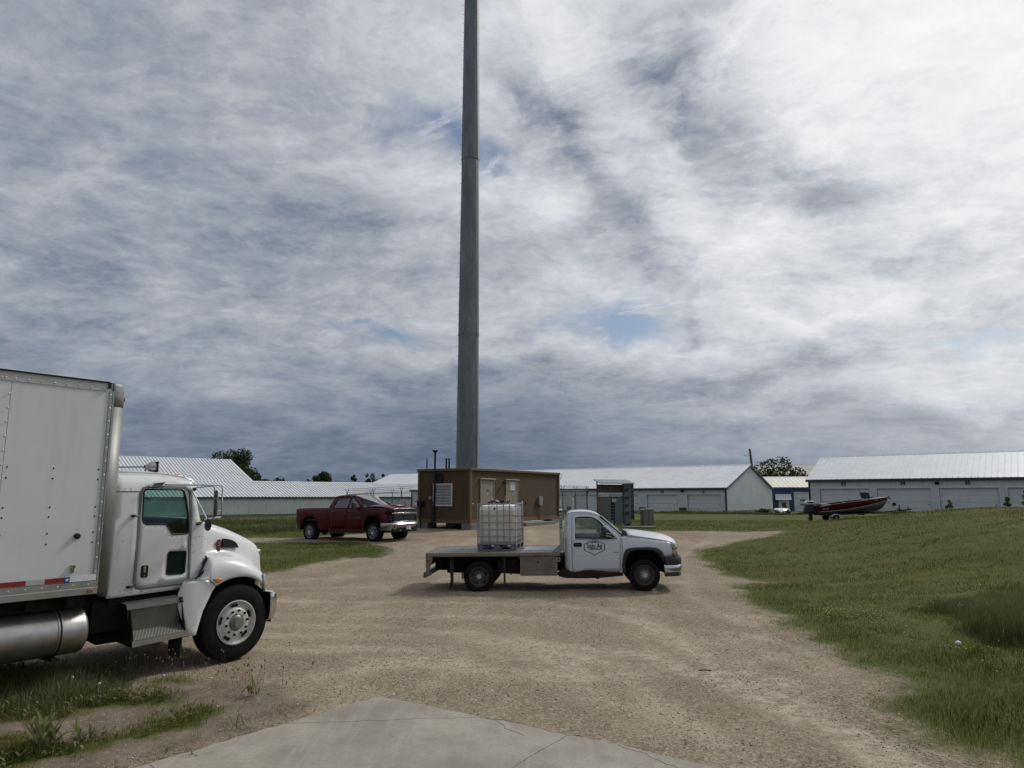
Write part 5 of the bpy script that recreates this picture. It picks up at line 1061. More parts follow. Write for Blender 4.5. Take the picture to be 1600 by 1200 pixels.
# ---------------------------------------------------------------- caged liquid tote on the deck
def tote():
    a = R(-4); ox, oy = -.7127, 18.8558; lx, ly = .43, .05
    x = ox + lx * math.cos(a) - ly * math.sin(a); y = oy + lx * math.sin(a) + ly * math.cos(a)
    T = empty('liquid_tote', (x, y, .945), R(-10), R(-.7), label='caged white plastic liquid tote on a grey pallet riding on the flatbed deck', cat='liquid tote')
    m = bpy.data.materials.new('milky_plastic'); n = NT(m)
    zc_ = n.N.new('ShaderNodeSeparateXYZ'); n.L.new(n.tc.outputs['Object'], zc_.inputs[0])
    lev = n.ramp(n.math('ADD', zc_.outputs[2], n.math('MULTIPLY', n.noise(3, 3), .004)), 1.000, 1.006)
    n.base(n.mix(lev, n.mix(n.noise(1.5, 4), (.60, .565, .50), (.65, .615, .55)), (.80, .805, .79))); n.b.inputs['Roughness'].default_value = .38; n.b.inputs['Subsurface Weight'].default_value = .15; n.b.inputs['Subsurface Radius'].default_value = (.05, .05, .04)
    CG = mat('galvanised_cage', (.30, .31, .31), .42, .65, var=.15, vscale=6)
    b = MB(); hw, hd = .465, .56
    prof = [(0, .175), (.80, .165), (.93, .172), (.985, .20), (1., .26), (1., .98), (.985, 1.05), (.95, 1.095), (.86, 1.125), (0, 1.135)]
    def ring(k, z):
        o = []
        for cx, cy, a0 in ((1, 1, 0), (-1, 1, 90), (-1, -1, 180), (1, -1, 270)):
            for q in range(5): t = R(a0 + q * 22.5); o.append(((cx * (hw - .09) + .09 * math.cos(t)) * k, (cy * (hd - .09) + .09 * math.sin(t)) * k, z))
        return o + [o[0]]
    b.grid([ring(max(k, .01), z) for k, z in prof]); bt = b.build('bottle', m, T, smooth=50)
    c = MB(); c.lathe([(.115, 0), (.115, .05), (.10, .06), (0.001, .06)], (0, 0, 1.13), 'z', 18); c.build('lid', BLACK, bt)
    c = MB(); c.lathe([(.024, 0), (.024, -.012), (.001, -.014)], (-.06, -hd - .002, 1.035), 'y', 14); c.build('vent_plug', BLACK, bt)
    g = MB(); zs = (.19, .345, .52, .69, .865, 1.035)
    zs = (.335, .50, .665, .835, 1.00)
    Wx, Wy = .488, .588
    def hoop(z, r=.011): g.tube([(-Wx, -Wy, z), (Wx, -Wy, z), (Wx, Wy, z), (-Wx, Wy, z)], r, 6, closed=True)
    for z in (.345, .52, .69, .865): hoop(z)
    hoop(.165, .012)
    for x_ in (-.488, -.375, -.195, .015, .185, .335, .488):
        for y_ in (-Wy, Wy): g.tube([(x_, y_ * 1.012, .15), (x_, y_ * 1.012, 1.165)], .0125, 6)
    for y_ in np.linspace(-.42, .42, 6):
        for x_ in (-Wx, Wx): g.tube([(x_ * 1.015, y_, .15), (x_ * 1.015, y_, 1.165)], .0105, 6)
    for y_ in (-Wy, Wy):
        g.box((0, y_, 1.160), (1.02, .03, .032)); 
    for x_ in (-Wx, Wx): g.box((x_, 0, 1.160), (.03, 1.2, .032))
    g.tube([(-.10, -Wy, 1.165), (-.10, Wy, 1.165)], .012, 6); g.tube([(.16, -Wy, 1.165), (.16, Wy, 1.165)], .012, 6)
    g.build('cage', CG, T, smooth=35)
    p = MB(); PG = mat('pallet_grey', (.16, .175, .195), .45, .4, var=.3, vscale=7)
    for x_ in (-.43, 0, .43):
        for y_ in (-.53, 0, .53):
            p.prism([(x_ - .065, .03), (x_ + .065, .03), (x_ + .085, .14), (x_ - .085, .14)], y_ - .055, y_ + .055)
    p.bb(-.50, .50, -.60, .60, .140, .160)
    for y_ in (-.56, 0, .56): p.bb(-.49, .49, y_ - .045, y_ + .045, 0, .028)
    for x_ in (-.45, .45): p.bb(x_ - .04, x_ + .04, -.58, .58, .002, .026)
    for s in (-1, 1): p.tube([(-.35, s * .57, .06), (-.2, s * .58, .12), (-.08, s * .57, .05)], .012, 5); p.tube([(.35, s * .57, .06), (.2, s * .58, .12), (.08, s * .57, .05)], .012, 5)
    p.build('pallet', PG, T, smooth=0)
    # things lying on top: hose end and straps
    h = MB(); pts = [(-.28 + .55 * t, -.25 + .10 * math.sin(t * 9), 1.185 + .03 * abs(math.sin(t * 7))) for t in np.linspace(0, 1, 14)]
    h.tube(pts, .020, 7); h.box((-.20, -.28, 1.20), (.09, .07, .04), rz=.5); h.box((.10, -.30, 1.21), (.12, .06, .05), rz=-.4)
    a_ = T
    def place(o, lab, cat):
        o.location = a_.location; o.rotation_euler = a_.rotation_euler; tag(o, lab, cat)
    o = h.build('hose', BLACK, None); place(o, 'short coil of black hose lying on top of the caged liquid tote', 'hose')
    w = MB(); w.box((-.02, -.34, 1.225), (.10, .05, .035), ry=.35); w = w.build('valve_fitting', mat('white_fitting', (.6, .6, .57), .4), None, bevel=.01); place(w, 'small white valve fitting lying beside the black hose on the tote', 'valve')
    r = MB()
    for k, (x_, l, t) in enumerate(((.12, .15, -.06), (.16, .16, .0), (.195, .20, .02))): r.tube([(x_, -.30, 1.17), (x_ - t, -.30, 1.17 + l)], .006, 5)
    r.tube([(.02, -.28, 1.19), (.07, -.30, 1.26), (.11, -.29, 1.21)], .005, 5)
    o = r.build('straps', mat('yellow_strap', (.32, .24, .07), .7), None, smooth=0); place(o, 'thin yellow rods sticking up from the top of the caged tote', 'rods')
tote()

# ---------------------------------------------------------------- dark red crew cab pickup
def red_pickup():
    T = empty('pickup_truck', (-9.108, 35.244, .2), R(-31), R(-1.1), label='dark red crew cab pickup with chrome front bumper parked on the gravel', cat='truck')
    RP = mat('dark_red_paint', (.064, .002, .006), .3, var=.08, vscale=1, coat=.10, spec=.25)
    BK = mat('flare_black', (0, 0, 0)); CH2 = mat('dusty_chrome', (.36, .36, .36), .27, .95, var=.1)
    body = empty('body', (0, 0, 0)); body.parent = T
    def sy(x, z):
        if z < 1.46: y = .985 + .03 * math.sin(max(0, min(1, (z - .45) / 1.0)) * math.pi) - .03 * max(0, (.75 - z) / .3)
        else: t = (z - 1.46) / .55; y = .965 - .17 * t - .06 * t * t
        if x > 4.45: y -= .10 * ((x - 4.45) / .5) ** 2
        if x < -.7: y -= .05 * ((-.7 - x) / .25) ** 2
        return y
    bed = [(-.93, .90), (-.945, 1.25), (-.915, 1.40), (-.87, 1.505), (-.80, 1.525), (1.17, 1.535), (1.19, .50), (.60, .50), (.565, .72), (.50, .93), (.40, 1.07), (.24, 1.15), (.0, 1.175), (-.22, 1.16), (-.38, 1.08), (-.49, .93), (-.53, .72), (-.54, .55), (-.80, .58), (-.86, .70)]
    cabo = [(1.20, .46), (1.195, 1.53), (1.24, 1.66), (1.32, 1.85), (1.40, 1.98), (1.48, 2.035), (1.62, 2.06), (2.1, 2.075), (2.45, 2.06), (2.68, 2.01), (2.88, 1.90), (3.10, 1.74), (3.36, 1.545), (3.44, 1.52), (3.45, 1.0), (3.44, .46)]
    rdoor = [(1.36, .56), (1.33, 1.0), (1.335, 1.50), (1.43, 1.78), (1.53, 1.99), (2.42, 2.015), (2.38, 1.5), (2.37, .56)]
    fdoor = [(2.395, .56), (2.405, 1.5), (2.445, 2.012), (2.62, 1.985), (2.84, 1.87), (3.08, 1.70), (3.32, 1.50), (3.33, 1.0), (3.30, .56)]
    rwin = [(1.465, 1.515), (1.555, 1.76), (1.63, 1.935), (2.40, 1.965), (2.365, 1.50)]
    fwin = [(2.43, 1.50), (2.475, 1.965), (2.60, 1.945), (2.80, 1.84), (3.00, 1.69), (3.20, 1.53), (3.22, 1.50)]
    fend = [(3.46, .60), (3.455, 1.0), (3.455, 1.50), (3.8, 1.535), (4.3, 1.515), (4.72, 1.45), (4.90, 1.405), (4.94, 1.30), (4.88, 1.28), (4.66, 1.27), (4.70, 1.18), (4.80, 1.17), (4.82, .90), (4.80, .80), (4.50, .78), (4.46, .93), (4.36, 1.07), (4.20, 1.16), (3.97, 1.185), (3.74, 1.165), (3.60, 1.08), (3.50, .92), (3.475, .72)]
    for s in (-1, 1):
        of = -1 if s < 0 else 1; g = lambda a, b, o=0.: (a, s * (sy(a, b) + o), b)
        panel(bed, [], g, .12).build('bed_side', RP, body, solid=.03, off=of, smooth=50)
        panel(cabo, [rdoor, fdoor], g, .12).build('cab_side', RP, body, solid=.03, off=of, smooth=50)
        for dd, ww, gl in ((rdoor, rwin, DARKGL), (fdoor, fwin, DARKGL)):
            c_ = (sum(p[0] for p in dd) / len(dd), sum(p[1] for p in dd) / len(dd)); din = [(x + .010 * (1 if x < c_[0] else -1), z + .010 * (1 if z < 1.0 else -1)) for x, z in dd]
            d = panel(din, [ww], lambda a, b: g(a, b, .003), .12).build('door', RP, body, solid=.03, off=of, smooth=50)
            panel(ww, [], lambda a, b: g(a, b, -.012), .3).build('window', gl, d, smooth=0); MB().tube([g(a, b, .002) for a, b in ww], .011, 5, closed=True).build('window_trim', BLACK, d)
            MB().box(g(dd[0][0] + .14, 1.32, .03), (.17, .03, .035)).build('door_handle', RP, d, bevel=.008)
        panel(fend, [], g, .10).build('fender', RP, body, solid=.03, off=of, smooth=50)
        for cx in (0., 3.97):
            ar = MB(); ar.tube([(cx + .50 * math.cos(t), s * (sy(cx + .5 * math.cos(t), .7) + .012), .72 + .475 * math.sin(t) ** .8) for t in np.linspace(.12, math.pi - .12, 16)], .020, 6); ar.build('wheel_lip', RP, body)
            l = MB(); l.lathe([(.63, s * .5), (.63, s * .965)], (cx, 0, .60), 'y', 14, R(-8), R(188)); l.lathe([(.63, s * .5), (.02, s * .5)], (cx, 0, .60), 'y', 14, R(-8), R(188)); l.build('wheel_well', DARKM, T)
        m = MB(); m.tube([g(x, 1.03, .003) for x in np.linspace(1.35, 3.4, 8)], .006, 4); m.build('crease', mat('red_crease', (.12, .02, .022), .4), body)
        text_obj('2500 HD', .065, CH2, body, 'badge_lettering', (3.05, s * (sy(3.0, 1.1) + .012), 1.06), (R(90), 0, 0 if s < 0 else R(180)), .003, sx=1.2)
        text_obj('Z71', .05, CH2, body, 'badge_lettering', (3.62, s * (sy(3.6, 1.4) + .012), 1.43), (R(90), 0, 0 if s < 0 else R(180)), .003, sx=1.2)
        st = MB(); st.bb(1.15, 3.35, s * .93, s * 1.06, .38, .42); st.tube([(1.5, s * .95, .42), (1.5, s * .7, .55)], .02, 5); st.tube([(3.0, s * .95, .42), (3.0, s * .7, .55)], .02, 5); st.build('running_board', BK, T)
        MB().bb(1.2, 3.45, s * .93, s * .975, .42, .56).build('sill', RP, body, bevel=.01)
        m = MB(); m.box((2.98, s * 1.17, 1.60), (.14, .24, .32)); mm = m.build('mirror', BK, body, bevel=.03); m = MB(); m.box((3.02, s * 1.0, 1.50), (.08, .20, .06)); m.build('mirror_arm', BK, mm)
        MB().box((3.034, s * 1.20, 1.66), (.012, .12, .045)).build('mirror_lamp', CLEARL, mm, smooth=0)
        MB().box((-.905, s * .93, 1.37), (.08, .09, .26)).build('tail_lamp', mat('dark_red_lens', (.10, .006, .006), .2, coat=.6), body, bevel=.02)
        # lamps
        for z, h in ((1.10, .075), (.965, .075)):
            for k in range(2): MB().box((4.875 - .045 * k, s * (.79 + .075 * k), z), (.05, .055, .06)).build('headlight', CLEARL, T, bevel=.01)
        MB().box((4.87, s * .80, 1.03), (.05, .26, .30), rz=-s * .45).build('lamp_housing', BLACK, T, bevel=.01)
        lb = MB(); lb.box((4.885, s * .80, 1.385 - .04), (.04, .26, .035), rz=-s * .45); lb.build('running_light', mat('smoked_lens', (.20, .10, .09), .2), T, bevel=.005)
        wheel(T, (0, s * .99, .425), .425, .28, s, .27, 'alloy', mat('alloy_silver', (.42, .42, .43), .3, .7)); wheel(T, (3.97, s * .99, .425), .425, .28, s, .27, 'alloy', mat('alloy_silver', (0, 0, 0)))
    # roof, screen, bonnet, bed floor, tailgate
    roof = [(1.40, 1.98), (1.48, 2.035), (1.62, 2.06), (2.1, 2.075), (2.45, 2.06), (2.62, 2.025)]
    MB().grid([[(x, sy(x, z) * t, z + .035 * (1 - abs(t) ** 2.4)) for t in np.linspace(-1, 1, 13)] for x, z in roof]).build('roof', RP, body, solid=.02, smooth=60)
    MB().grid([[(2.64 + .06 * (1 - t * t), .79 * t, 2.03 + .03 * (1 - t * t)) for t in np.linspace(-1, 1, 9)], [(3.36 + .20 * (1 - t * t), .93 * t, 1.545) for t in np.linspace(-1, 1, 9)]]).build('windscreen', glass('screen_glass', (.45, .52, .50), .28), body)
    MB().grid([[(1.40, t * .76, 1.97) for t in (-1, 1)], [(1.22, t * .93, 1.53) for t in (-1, 1)]]).build('rear_window', DARKGL, body)
    MB().bb(1.2, 1.24, -.95, .95, .5, 1.53).build('back_wall', RP, body, smooth=0)
    hz = [(3.46, 1.515, 1.56), (3.62, 1.535, 1.60), (4.0, 1.545, 1.615), (4.4, 1.52, 1.585), (4.72, 1.465, 1.525), (4.90, 1.42, 1.455), (4.96, 1.37, 1.385)]
    MB().grid([[(x, sy(x, 1.46) * t * .985, ze + (zc_ - ze) * (1 - abs(t) ** 3) + .018 * math.exp(-((abs(t) - .5) / .12) ** 2)) for t in np.linspace(-1, 1, 19)] for x, ze, zc_ in hz]).build('bonnet', RP, body, solid=.02, smooth=50)
    sc = MB(); sc.box((4.55, 0, 1.595), (.34, .74, .05), ry=R(7)); sc.build('bonnet_scoop', RP, body, bevel=.02); MB().box((4.73, 0, 1.578), (.04, .56, .03), ry=R(7)).build('scoop_trim', CH2, body, bevel=.004)
    MB().box((4.20, 0, 1.625), (.30, .62, .008), ry=R(2)).build('scoop_vent', BK, body)
    MB().bb(-.85, 1.19, -.93, .93, .95, 1.0).build('bed_floor', BK, T, smooth=0); MB().bb(-.925, -.87, -.90, .90, .95, 1.51).build('tailgate', RP, body, bevel=.02)
    MB().bb(1.17, 1.20, -.93, .93, .95, 1.50).build('bed_front', BK, T, smooth=0)
    # front face
    fr = MB(); fr.box((4.93, 0, 1.10), (.06, 1.50, .56)); fr.build('grille', BLACK, T, bevel=.03)
    fr = MB(); fr.box((4.97, 0, 1.235), (.035, 1.52, .085)); fr.box((4.955, .0, 1.235), (.03, 1.74, .05)); fr.build('grille_bar', CH2, T, bevel=.012)
    MB().box((4.985, 0, .865), (.03, 1.50, .035)).build('grille_trim', CH2, T, bevel=.008)
    for k in range(5): MB().box((4.962, 0, .93 + .055 * k), (.01, 1.36, .012)).build('grille_slat', mat('slat_grey', (.05, .05, .05), .4), T, smooth=0)
    bt = [(-.16, -.02), (-.05, -.02), (-.05, -.045), (.05, -.045), (.05, -.02), (.16, -.02), (.16, .02), (.05, .02), (.05, .045), (-.05, .045), (-.05, .02), (-.16, .02)]
    MB().prism(bt, 4.985, 5.0, 'x', fn=lambda p: (p[0], p[1] + p[2] * .4, p[2] + 1.24)).build('grille_emblem', mat('gold_emblem', (.45, .36, .15), .3, .7), T, bevel=.004)
    MB().box((4.90, 0, 1.40), (.10, 1.60, .07)).build('bonnet_lip', RP, body, bevel=.02)
    b = MB(); path = [(4.47, -1.0), (4.72, -.99), (4.90, -.93), (5.02, -.80), (5.06, -.55), (5.07, 0), (5.06, .55), (5.02, .80), (4.90, .93), (4.72, .99), (4.47, 1.0)]
    b.grid([[(x - .10, y * .96, (.50 if abs(y) > .60 else .62)) for x, y in path], [(x - .03, y * .99, .66) for x, y in path], [(x + .01, y, .755) for x, y in path], [(x - .03, y * .98, .805) for x, y in path]]); b.build('front_bumper', CH2, T, solid=.05, off=1, smooth=40, bevel=.008)
    v = MB(); v.bb(4.5, 5.0, -.85, .85, .42, .62); v.build('valance', BLACK, T, bevel=.03)
    for s in (-1, 1):
        MB().box((5.035, s * .74, .655), (.03, .13, .12), rz=-s * .35).build('fog_lamp', BLACK, T, bevel=.01)
        th = MB(); th.tube([(4.98, s * .36, .50), (5.05, s * .36, .50)], .03, 8); th.build('tow_hook', CLEARL, T)
    pl = MB().box((5.085, .16, .60), (.012, .32, .16)).build('number_plate', mat('plate_white', (.55, .55, .55), .5), T, bevel=.004); text_obj('KRN 418', .075, mat('plate_blue', (.03, .04, .12), .5), pl, 'plate_lettering', (5.092, .16, .60), (R(90), 0, R(90)), .001)
    rb = MB(); rb.bb(-1.02, -.90, -.90, .90, .55, .78); rb.build('rear_bumper', CH2, T, bevel=.03)
    ch = MB()
    for s in (-1, 1): ch.bb(-.9, 4.7, s * .36, s * .46, .45, .62)
    ch.tube([(0, -.9, .42), (0, .9, .42)], .07, 8); ch.ball((0, 0, .42), .18, 10, 8); ch.bb(3.2, 4.6, -.4, .4, .40, 1.1); ch.bb(.6, 2.8, -.5, .5, .42, .56); ch.tube([(3.97, -.85, .42), (3.97, .85, .42)], .06, 8); ch.bb(1.3, 3.2, -.85, .85, .50, .56); ch.build('chassis', DARKM, T, smooth=0)
    it = MB()
    for x, y in ((1.75, -.45), (1.75, .45), (2.55, -.45), (2.55, .45)): it.box((x, y, 1.25), (.16, .5, .75), ry=R(-8)); it.box((x - .05, y, 1.68), (.09, .26, .18)); it.box((x + .25, y, .98), (.5, .5, .16))
    it.bb(3.05, 3.42, -.9, .9, .9, 1.50); it.build('seats', INTER, body, bevel=.03)
    MB().tube([(2.45, .3, 2.10), (2.38, .3, 2.24)], .012, 5).build('roof_antenna', BLACK, body)
red_pickup()

# ---------------------------------------------------------------- brown equipment hut
def hut():
    c = (-2.29, 39.3); g = .81; a = 57; L, W, Hh = 9.84, 3.62, 3.02
    T = empty('equipment_hut', (c[0], c[1], g), R(a), label='brown flat roofed equipment hut with louvred vent raised on concrete blocks', cat='hut')
    BR = bpy.data.materials.new('brown_aggregate'); n = NT(BR)
    cc = n.mix(n.ramp(n.noise(1.3, 6, .6), .35, .65), (.066, .041, .018), (.088, .056, .026)); sp = n.N.new('ShaderNodeSeparateColor'); n.L.new(n.vor(60), sp.inputs[0]); cc = n.mix(n.ramp(sp.outputs[0], .5, 1, 0, .5), cc, (.10, .065, .038)); cc = n.mix(n.ramp(sp.outputs[1], .7, 1, 0, .6), cc, (.03, .018, .010))
    n.base(cc); n.b.inputs['Roughness'].default_value = .85; n.bump(sp.outputs[0], .6, .01)
    BT = mat('brown_trim', (.122, .080, .042), .7, var=.12, vscale=2); TN = mat('tan_door', (.24, .215, .165), .55, var=.08, vscale=1.5, dirt=(.12, .1, .08), dirtamt=.3)
    # local x = along the long right-hand face; y = W is the left end. the short end facing us lies along local +y at x=0
    MB().bb(0, L, 0, W, .20, Hh - .14).build('wall', BR, T, smooth=0)
    m = MB(); m.bb(-.03, L + .03, -.03, W + .03, -.0, .20); m.build('base_beam', BT, T, smooth=0, bevel=.01)
    m = MB(); m.prism([(-.12, Hh - .14), (L + .12, Hh - .14), (L + .12, Hh), (-.12, Hh)], -.12, W + .12); m.build('roof', BT, T, bevel=.02)
    for x, y in ((0, 0), (0, W), (L, 0), (L, W)): MB().box((x, y, (Hh + .06) / 2), (.14, .14, Hh - .34)).build('corner_trim', BT, T, smooth=0)
    dz = tz(*c) - g
    def lw(x, y): v = Vector((x, y, 0)); v.rotate(Matrix.Rotation(R(a), 3, 'Z')); return tz(c[0] + v.x, c[1] + v.y) - g
    for x, y in ((.35, .28), (.35, W - .28), (3.4, .28), (3.4, W - .28), (6.6, .28), (6.6, W - .28), (9.2, .28), (9.2, W - .28)):
        z = lw(x, y); MB().bb(x - .42, x + .42, y - .42, y + .25 if y < 1 else y + .42, z - .15, 0).build('block_footing', CONC, T, smooth=0, bevel=.02)
    MB().bb(.05, .5, 1.0, 1.7, -.17, .0).build('battery_box', BLACK, T, smooth=0)
    # long face (y=0)
    def door(x0, x1, z1, sg):
        fr = MB(); fr.bb(x0 - .07, x0, -.05, .0, .12, z1 + .04); fr.bb(x1, x1 + .07, -.05, 0, .12, z1 + .04); fr.build('door_frame', TN, T, smooth=0)
        d = MB().bb(x0 + .004, x1 - .004, -.03, -.001, .16, z1).build('door', TN, T, bevel=.006)
        h = MB(); h.bb(x0 - .12, x1 + .12, -.12, -.0, z1 + .045, z1 + .105); h.build('drip_cap', mat('pale_trim', (.35, .31, .27), .5), T, bevel=.004)
        for q in (x0 - .02, x1 + .02): MB().bb(q - .012, q + .012, -.006, 0, z1 + .1, Hh - .15).build('joint_strip', BT, T, smooth=0)
        return d
    d1 = door(.98, 2.20, 2.37, 0); d2 = door(3.55, 4.75, 2.37, 1)
    stk = mat('sticker_white', (.62, .62, .62), .5); sk = mat('sticker_dark', (.05, .05, .055), .5)
    def st(d, x, z, w, h, m=stk, nm='sticker', o=.034): return MB().bb(x - w / 2, x + w / 2, -o, -.0305, z - h / 2, z + h / 2).build(nm, m, d, smooth=0)
    n_ = st(d2, 4.22, 2.06, .42, .48, nm='paper_notice'); 
    for z, s_ in ((2.20, 'NOTICE'), (2.06, '24 HR'), (1.93, 'CALL')): text_obj(s_, .09, mat('notice_blue', (.04, .06, .16), .5), n_, 'notice_lettering', (4.22, -.0365, z), (R(90), 0, 0), .0008)
    for d, x in ((d1, 1.62), (d2, 4.22)):
        q = MB(); q.add([(x, -.034, 1.44), (x + .14, -.034, 1.58), (x, -.034, 1.72), (x - .14, -.034, 1.58)], [(0, 1, 2, 3)]); dm = q.build('hazard_diamond', sk, d, smooth=0)
        for u, v in ((0, .05), (-.05, 0), (.05, 0), (0, -.05)): MB().add([(x + u, -.036, 1.545 + v + .0), (x + u + .04, -.036, 1.58 + v), (x + u, -.036, 1.615 + v), (x + u - .04, -.036, 1.58 + v)], [(0, 1, 2, 3)]).build('diamond_quarter', stk, dm, smooth=0)
    for d, x, z in ((d1, 2.03, 1.28), (d1, 2.1, 1.05), (d1, 2.0, .80), (d1, 1.68, 1.0), (d2, 3.72, 1.25), (d2, 3.75, .85)): 
        h = MB(); h.lathe([(.05, 0), (.05, -.02), (.001, -.03)], (x, -.031, z), 'y', 10); h.build('lock', CHROME, d)
    h = MB(); h.tube([(3.85, -.03, .98), (3.85, -.10, 1.0), (3.85, -.10, 1.22), (3.85, -.03, 1.24)], .02, 6); h.build('pull_handle', CHROME, d2); st(d1, 2.08, 1.36, .16, .14, mat('keypad', (.30, .29, .33), .5), 'keypad'); st(d2, 3.98, .72, .14, .24, mat('label_grey', (.4, .4, .4), .5))
    st(d1, 1.62, 1.80, .3, .08, sk); st(d2, 4.22, 1.80, .3, .06, sk)
    m = MB(); m.tube([(3.20, 0, 2.28), (3.20, -.12, 2.30), (3.30, -.16, 2.24)], .04, 7); m.ball((3.25, -.16, 2.24), .07, 8, 6); m.build('door_lamp', BLACK, T)
    for x, z, mt in ((.22, 1.18, BLACK), (.22, 1.08, stk), (5.30, 1.14, stk), (5.75, 1.06, BLACK)):
        h = MB(); h.lathe([(.05, 0), (.05, -.04), (.001, -.05)], (x, 0, z), 'y', 10); h.build('wall_fitting', mt, T)
    MB().bb(7.15, 7.55, -.16, -.0, .92, 1.45).build('meter_box', mat('box_grey', (.22, .23, .24), .45, .3), T, bevel=.01); m = MB(); m.tube([(7.35, -.08, .92), (7.35, -.08, -.28)], .03, 6); m.build('conduit', ALU, T); m = MB(); m.tube([(5.0, -.14, -.03), (7.30, -.14, -.05)], .025, 6); m.build('conduit', ALU, T)
    z = lw(6.0, -.6); sp_ = MB(); sp_.bb(4.3, 7.8, -.95, -.15, z - .1, z + .16); sp_.build('door_step', CONC, T, bevel=.02)
    # short end (x=0): louvre, exhaust, boxes
    lv = MB(); y0, y1, z0, z1 = 1.20, 2.55, .93, 2.18
    lf = MB(); t_ = .07
    lf.bb(-.08, 0, y0, y0 + t_, z0, z1); lf.bb(-.08, 0, y1 - t_, y1, z0, z1); lf.bb(-.0795, 0, y0 + t_, y1 - t_, z0, z0 + t_); lf.bb(-.0795, 0, y0 + t_, y1 - t_, z1 - t_, z1)
    LW = mat('louvre_white', (.55, .55, .54), .45, .2); lp = lf.build('louvre', LW, T, smooth=0); MB().bb(-.01, -.004, y0 + t_, y1 - t_, z0 + t_, z1 - t_).build('louvre_backing', mat('louvre_dark', (.02, .022, .028), .8), lp, smooth=0)
    for k in range(13): lv.box((-.045, (y0 + y1) / 2, z0 + t_ + .045 + k * .0845), (.055, y1 - y0 - 2 * t_ - .005, .022), ry=R(-38))
    lv.build('louvre_blades', LW, lp, smooth=0)['kind'] = 'stuff'
    e = MB(); e.tube([(-.10, 2.42, -.30), (-.10, 2.42, 3.95)], .055, 8); e.lathe([(.06, 0), (.17, .10), (.17, .14), (.001, .15)], (-.10, 2.42, 3.92), 'z', 12); e.build('exhaust_stack', BLACK, T)
    e = MB(); e.tube([(-.14, 2.62, -.35), (-.14, 2.62, 2.2)], .02, 6); e.tube([(-.14, 2.50, -.35), (-.14, 2.50, 1.2)], .02, 6); e.build('conduit', BLACK, T)
    e = MB(); e.lathe([(.30, 0), (.30, -.10), (.24, -.10), (.20, -.03), (.001, -.03)], (0, 2.18, 2.48), 'x', 20); e.build('exhaust_port', BLACK, T)
    MB().bb(-.12, 0, 2.62, 2.82, 1.30, 1.47).build('junction_box', mat('box_tan', (.28, .27, .24), .5), T, bevel=.01)
    q = MB().bb(-.34, 0, 3.20, 3.70, .92, 1.20).build('black_enclosure', BLACK, T, bevel=.01); MB().bb(-.35, -.341, 3.50, 3.70, .95, 1.16).build('enclosure_label', stk, q, smooth=0)
    m = MB(); m.tube([(-.16, 3.35, .92), (-.16, 3.35, -.3)], .03, 6); m.tube([(-.16, 3.3, .5), (-.26, 3.3, .3), (-.2, 3.35, -.3)], .02, 5); m.build('conduit', BLACK, T)
    for y, h_, r_ in ((3.3, .60, .035), (1.88, .60, .05), (1.68, .58, .05)):
        m = MB(); m.tube([(.25, y, Hh - .02), (.25, y, Hh + h_)], r_, 7); m.build('vent_pipe', BLACK, T)
    m = MB(); m.tube([(L + .05, -.1, Hh - .1), (L + .40, -.1, Hh - .08), (L + .12, -.1, Hh - .45)], .03, 5); m.bb(L + .03, L + .12, 0, .4, 0, Hh - .2); m.build('gutter', ALU, T)
hut()

# ---------------------------------------------------------------- compound fence
def fence(name, pts, label, gates=(), h=2.1, group='wire fences round the tower'):
    x0, y0 = pts[0]; T = empty(name, (x0, y0, tz(x0, y0)), label=label, cat='fence', group=group)
    G = mat('fence_galv', (.13, .135, .14), .5, .6); base = tz(x0, y0)
    wires = MB(); mesh = MB(); 
    for (a, b) in zip(pts, pts[1:]):
        d = Vector((b[0] - a[0], b[1] - a[1])); L = d.length; n = max(1, round(L / 3.0)); d /= L
        for k in range(n + 1):
            px, py = a[0] + d.x * L * k / n - x0, a[1] + d.y * L * k / n - y0; z = tz(px + x0, py + y0) - base
            p = MB(); p.tube([(px, py, z - .1), (px, py, z + h + .02)], .045 if k in (0, n) else .034, 7)
            for q in (-1, 1): p.tube([(px, py, z + h), (px + d.y * q * .16, py - d.x * q * .16, z + h + .36)], .02, 5)
            p.build('post', G, T)
        A = (a[0] - x0, a[1] - y0, tz(*a) - base); B = (b[0] - x0, b[1] - y0, tz(*b) - base)
        for q in (-1, 1):
            for j in range(3):
                f = .12 + j * .12; ox, oy = d.y * q * f * .44, -d.x * q * f * .44; wires.tube([(A[0] + ox, A[1] + oy, A[2] + h + f), (B[0] + ox, B[1] + oy, B[2] + h + f)], .006, 4)
        r = MB(); r.tube([(A[0], A[1], A[2] + h), (B[0], B[1], B[2] + h)], .022, 6); r.build('top_rail', G, T)
        s = .11; nn = int(L / s)
        for k in range(-int(h / s), nn):
            for sg in (0, 1):
                u0 = k * s; u1 = u0 + h; z0, z1 = 0, h
                if sg: u0, u1 = u1, u0
                def cl(u, z, uu, zz):
                    return u, z
                p0, p1 = (u0, 0.), (u1, h)
                # clip to 0..L
                lo, hi = 0., 1.
                du = p1[0] - p0[0]
                t0, t1 = (0 - p0[0]) / du, (L - p0[0]) / du
                if t0 > t1: t0, t1 = t1, t0
                lo, hi = max(lo, t0), min(hi, t1)
                if hi - lo < .02: continue
                P = []
                for t in (lo, hi): u = p0[0] + du * t; P.append((A[0] + d.x * u, A[1] + d.y * u, A[2] + (B[2] - A[2]) * u / L + h * t))
                mesh.tube(P, .0022, 3)
    wires.build('barbed_wire', G, T, smooth=0); mesh.build('chain_link', G, T, smooth=0); return T
fence('wire_fence', [(-11.6, 50.5), (-5.2, 46.2)], 'wire fence with barbed top behind the red pickup, left of the hut')
fence('wire_fence', [(2.5, 49.0), (6.0, 57.5)], 'wire fence with barbed top between the hut and the meter rack')
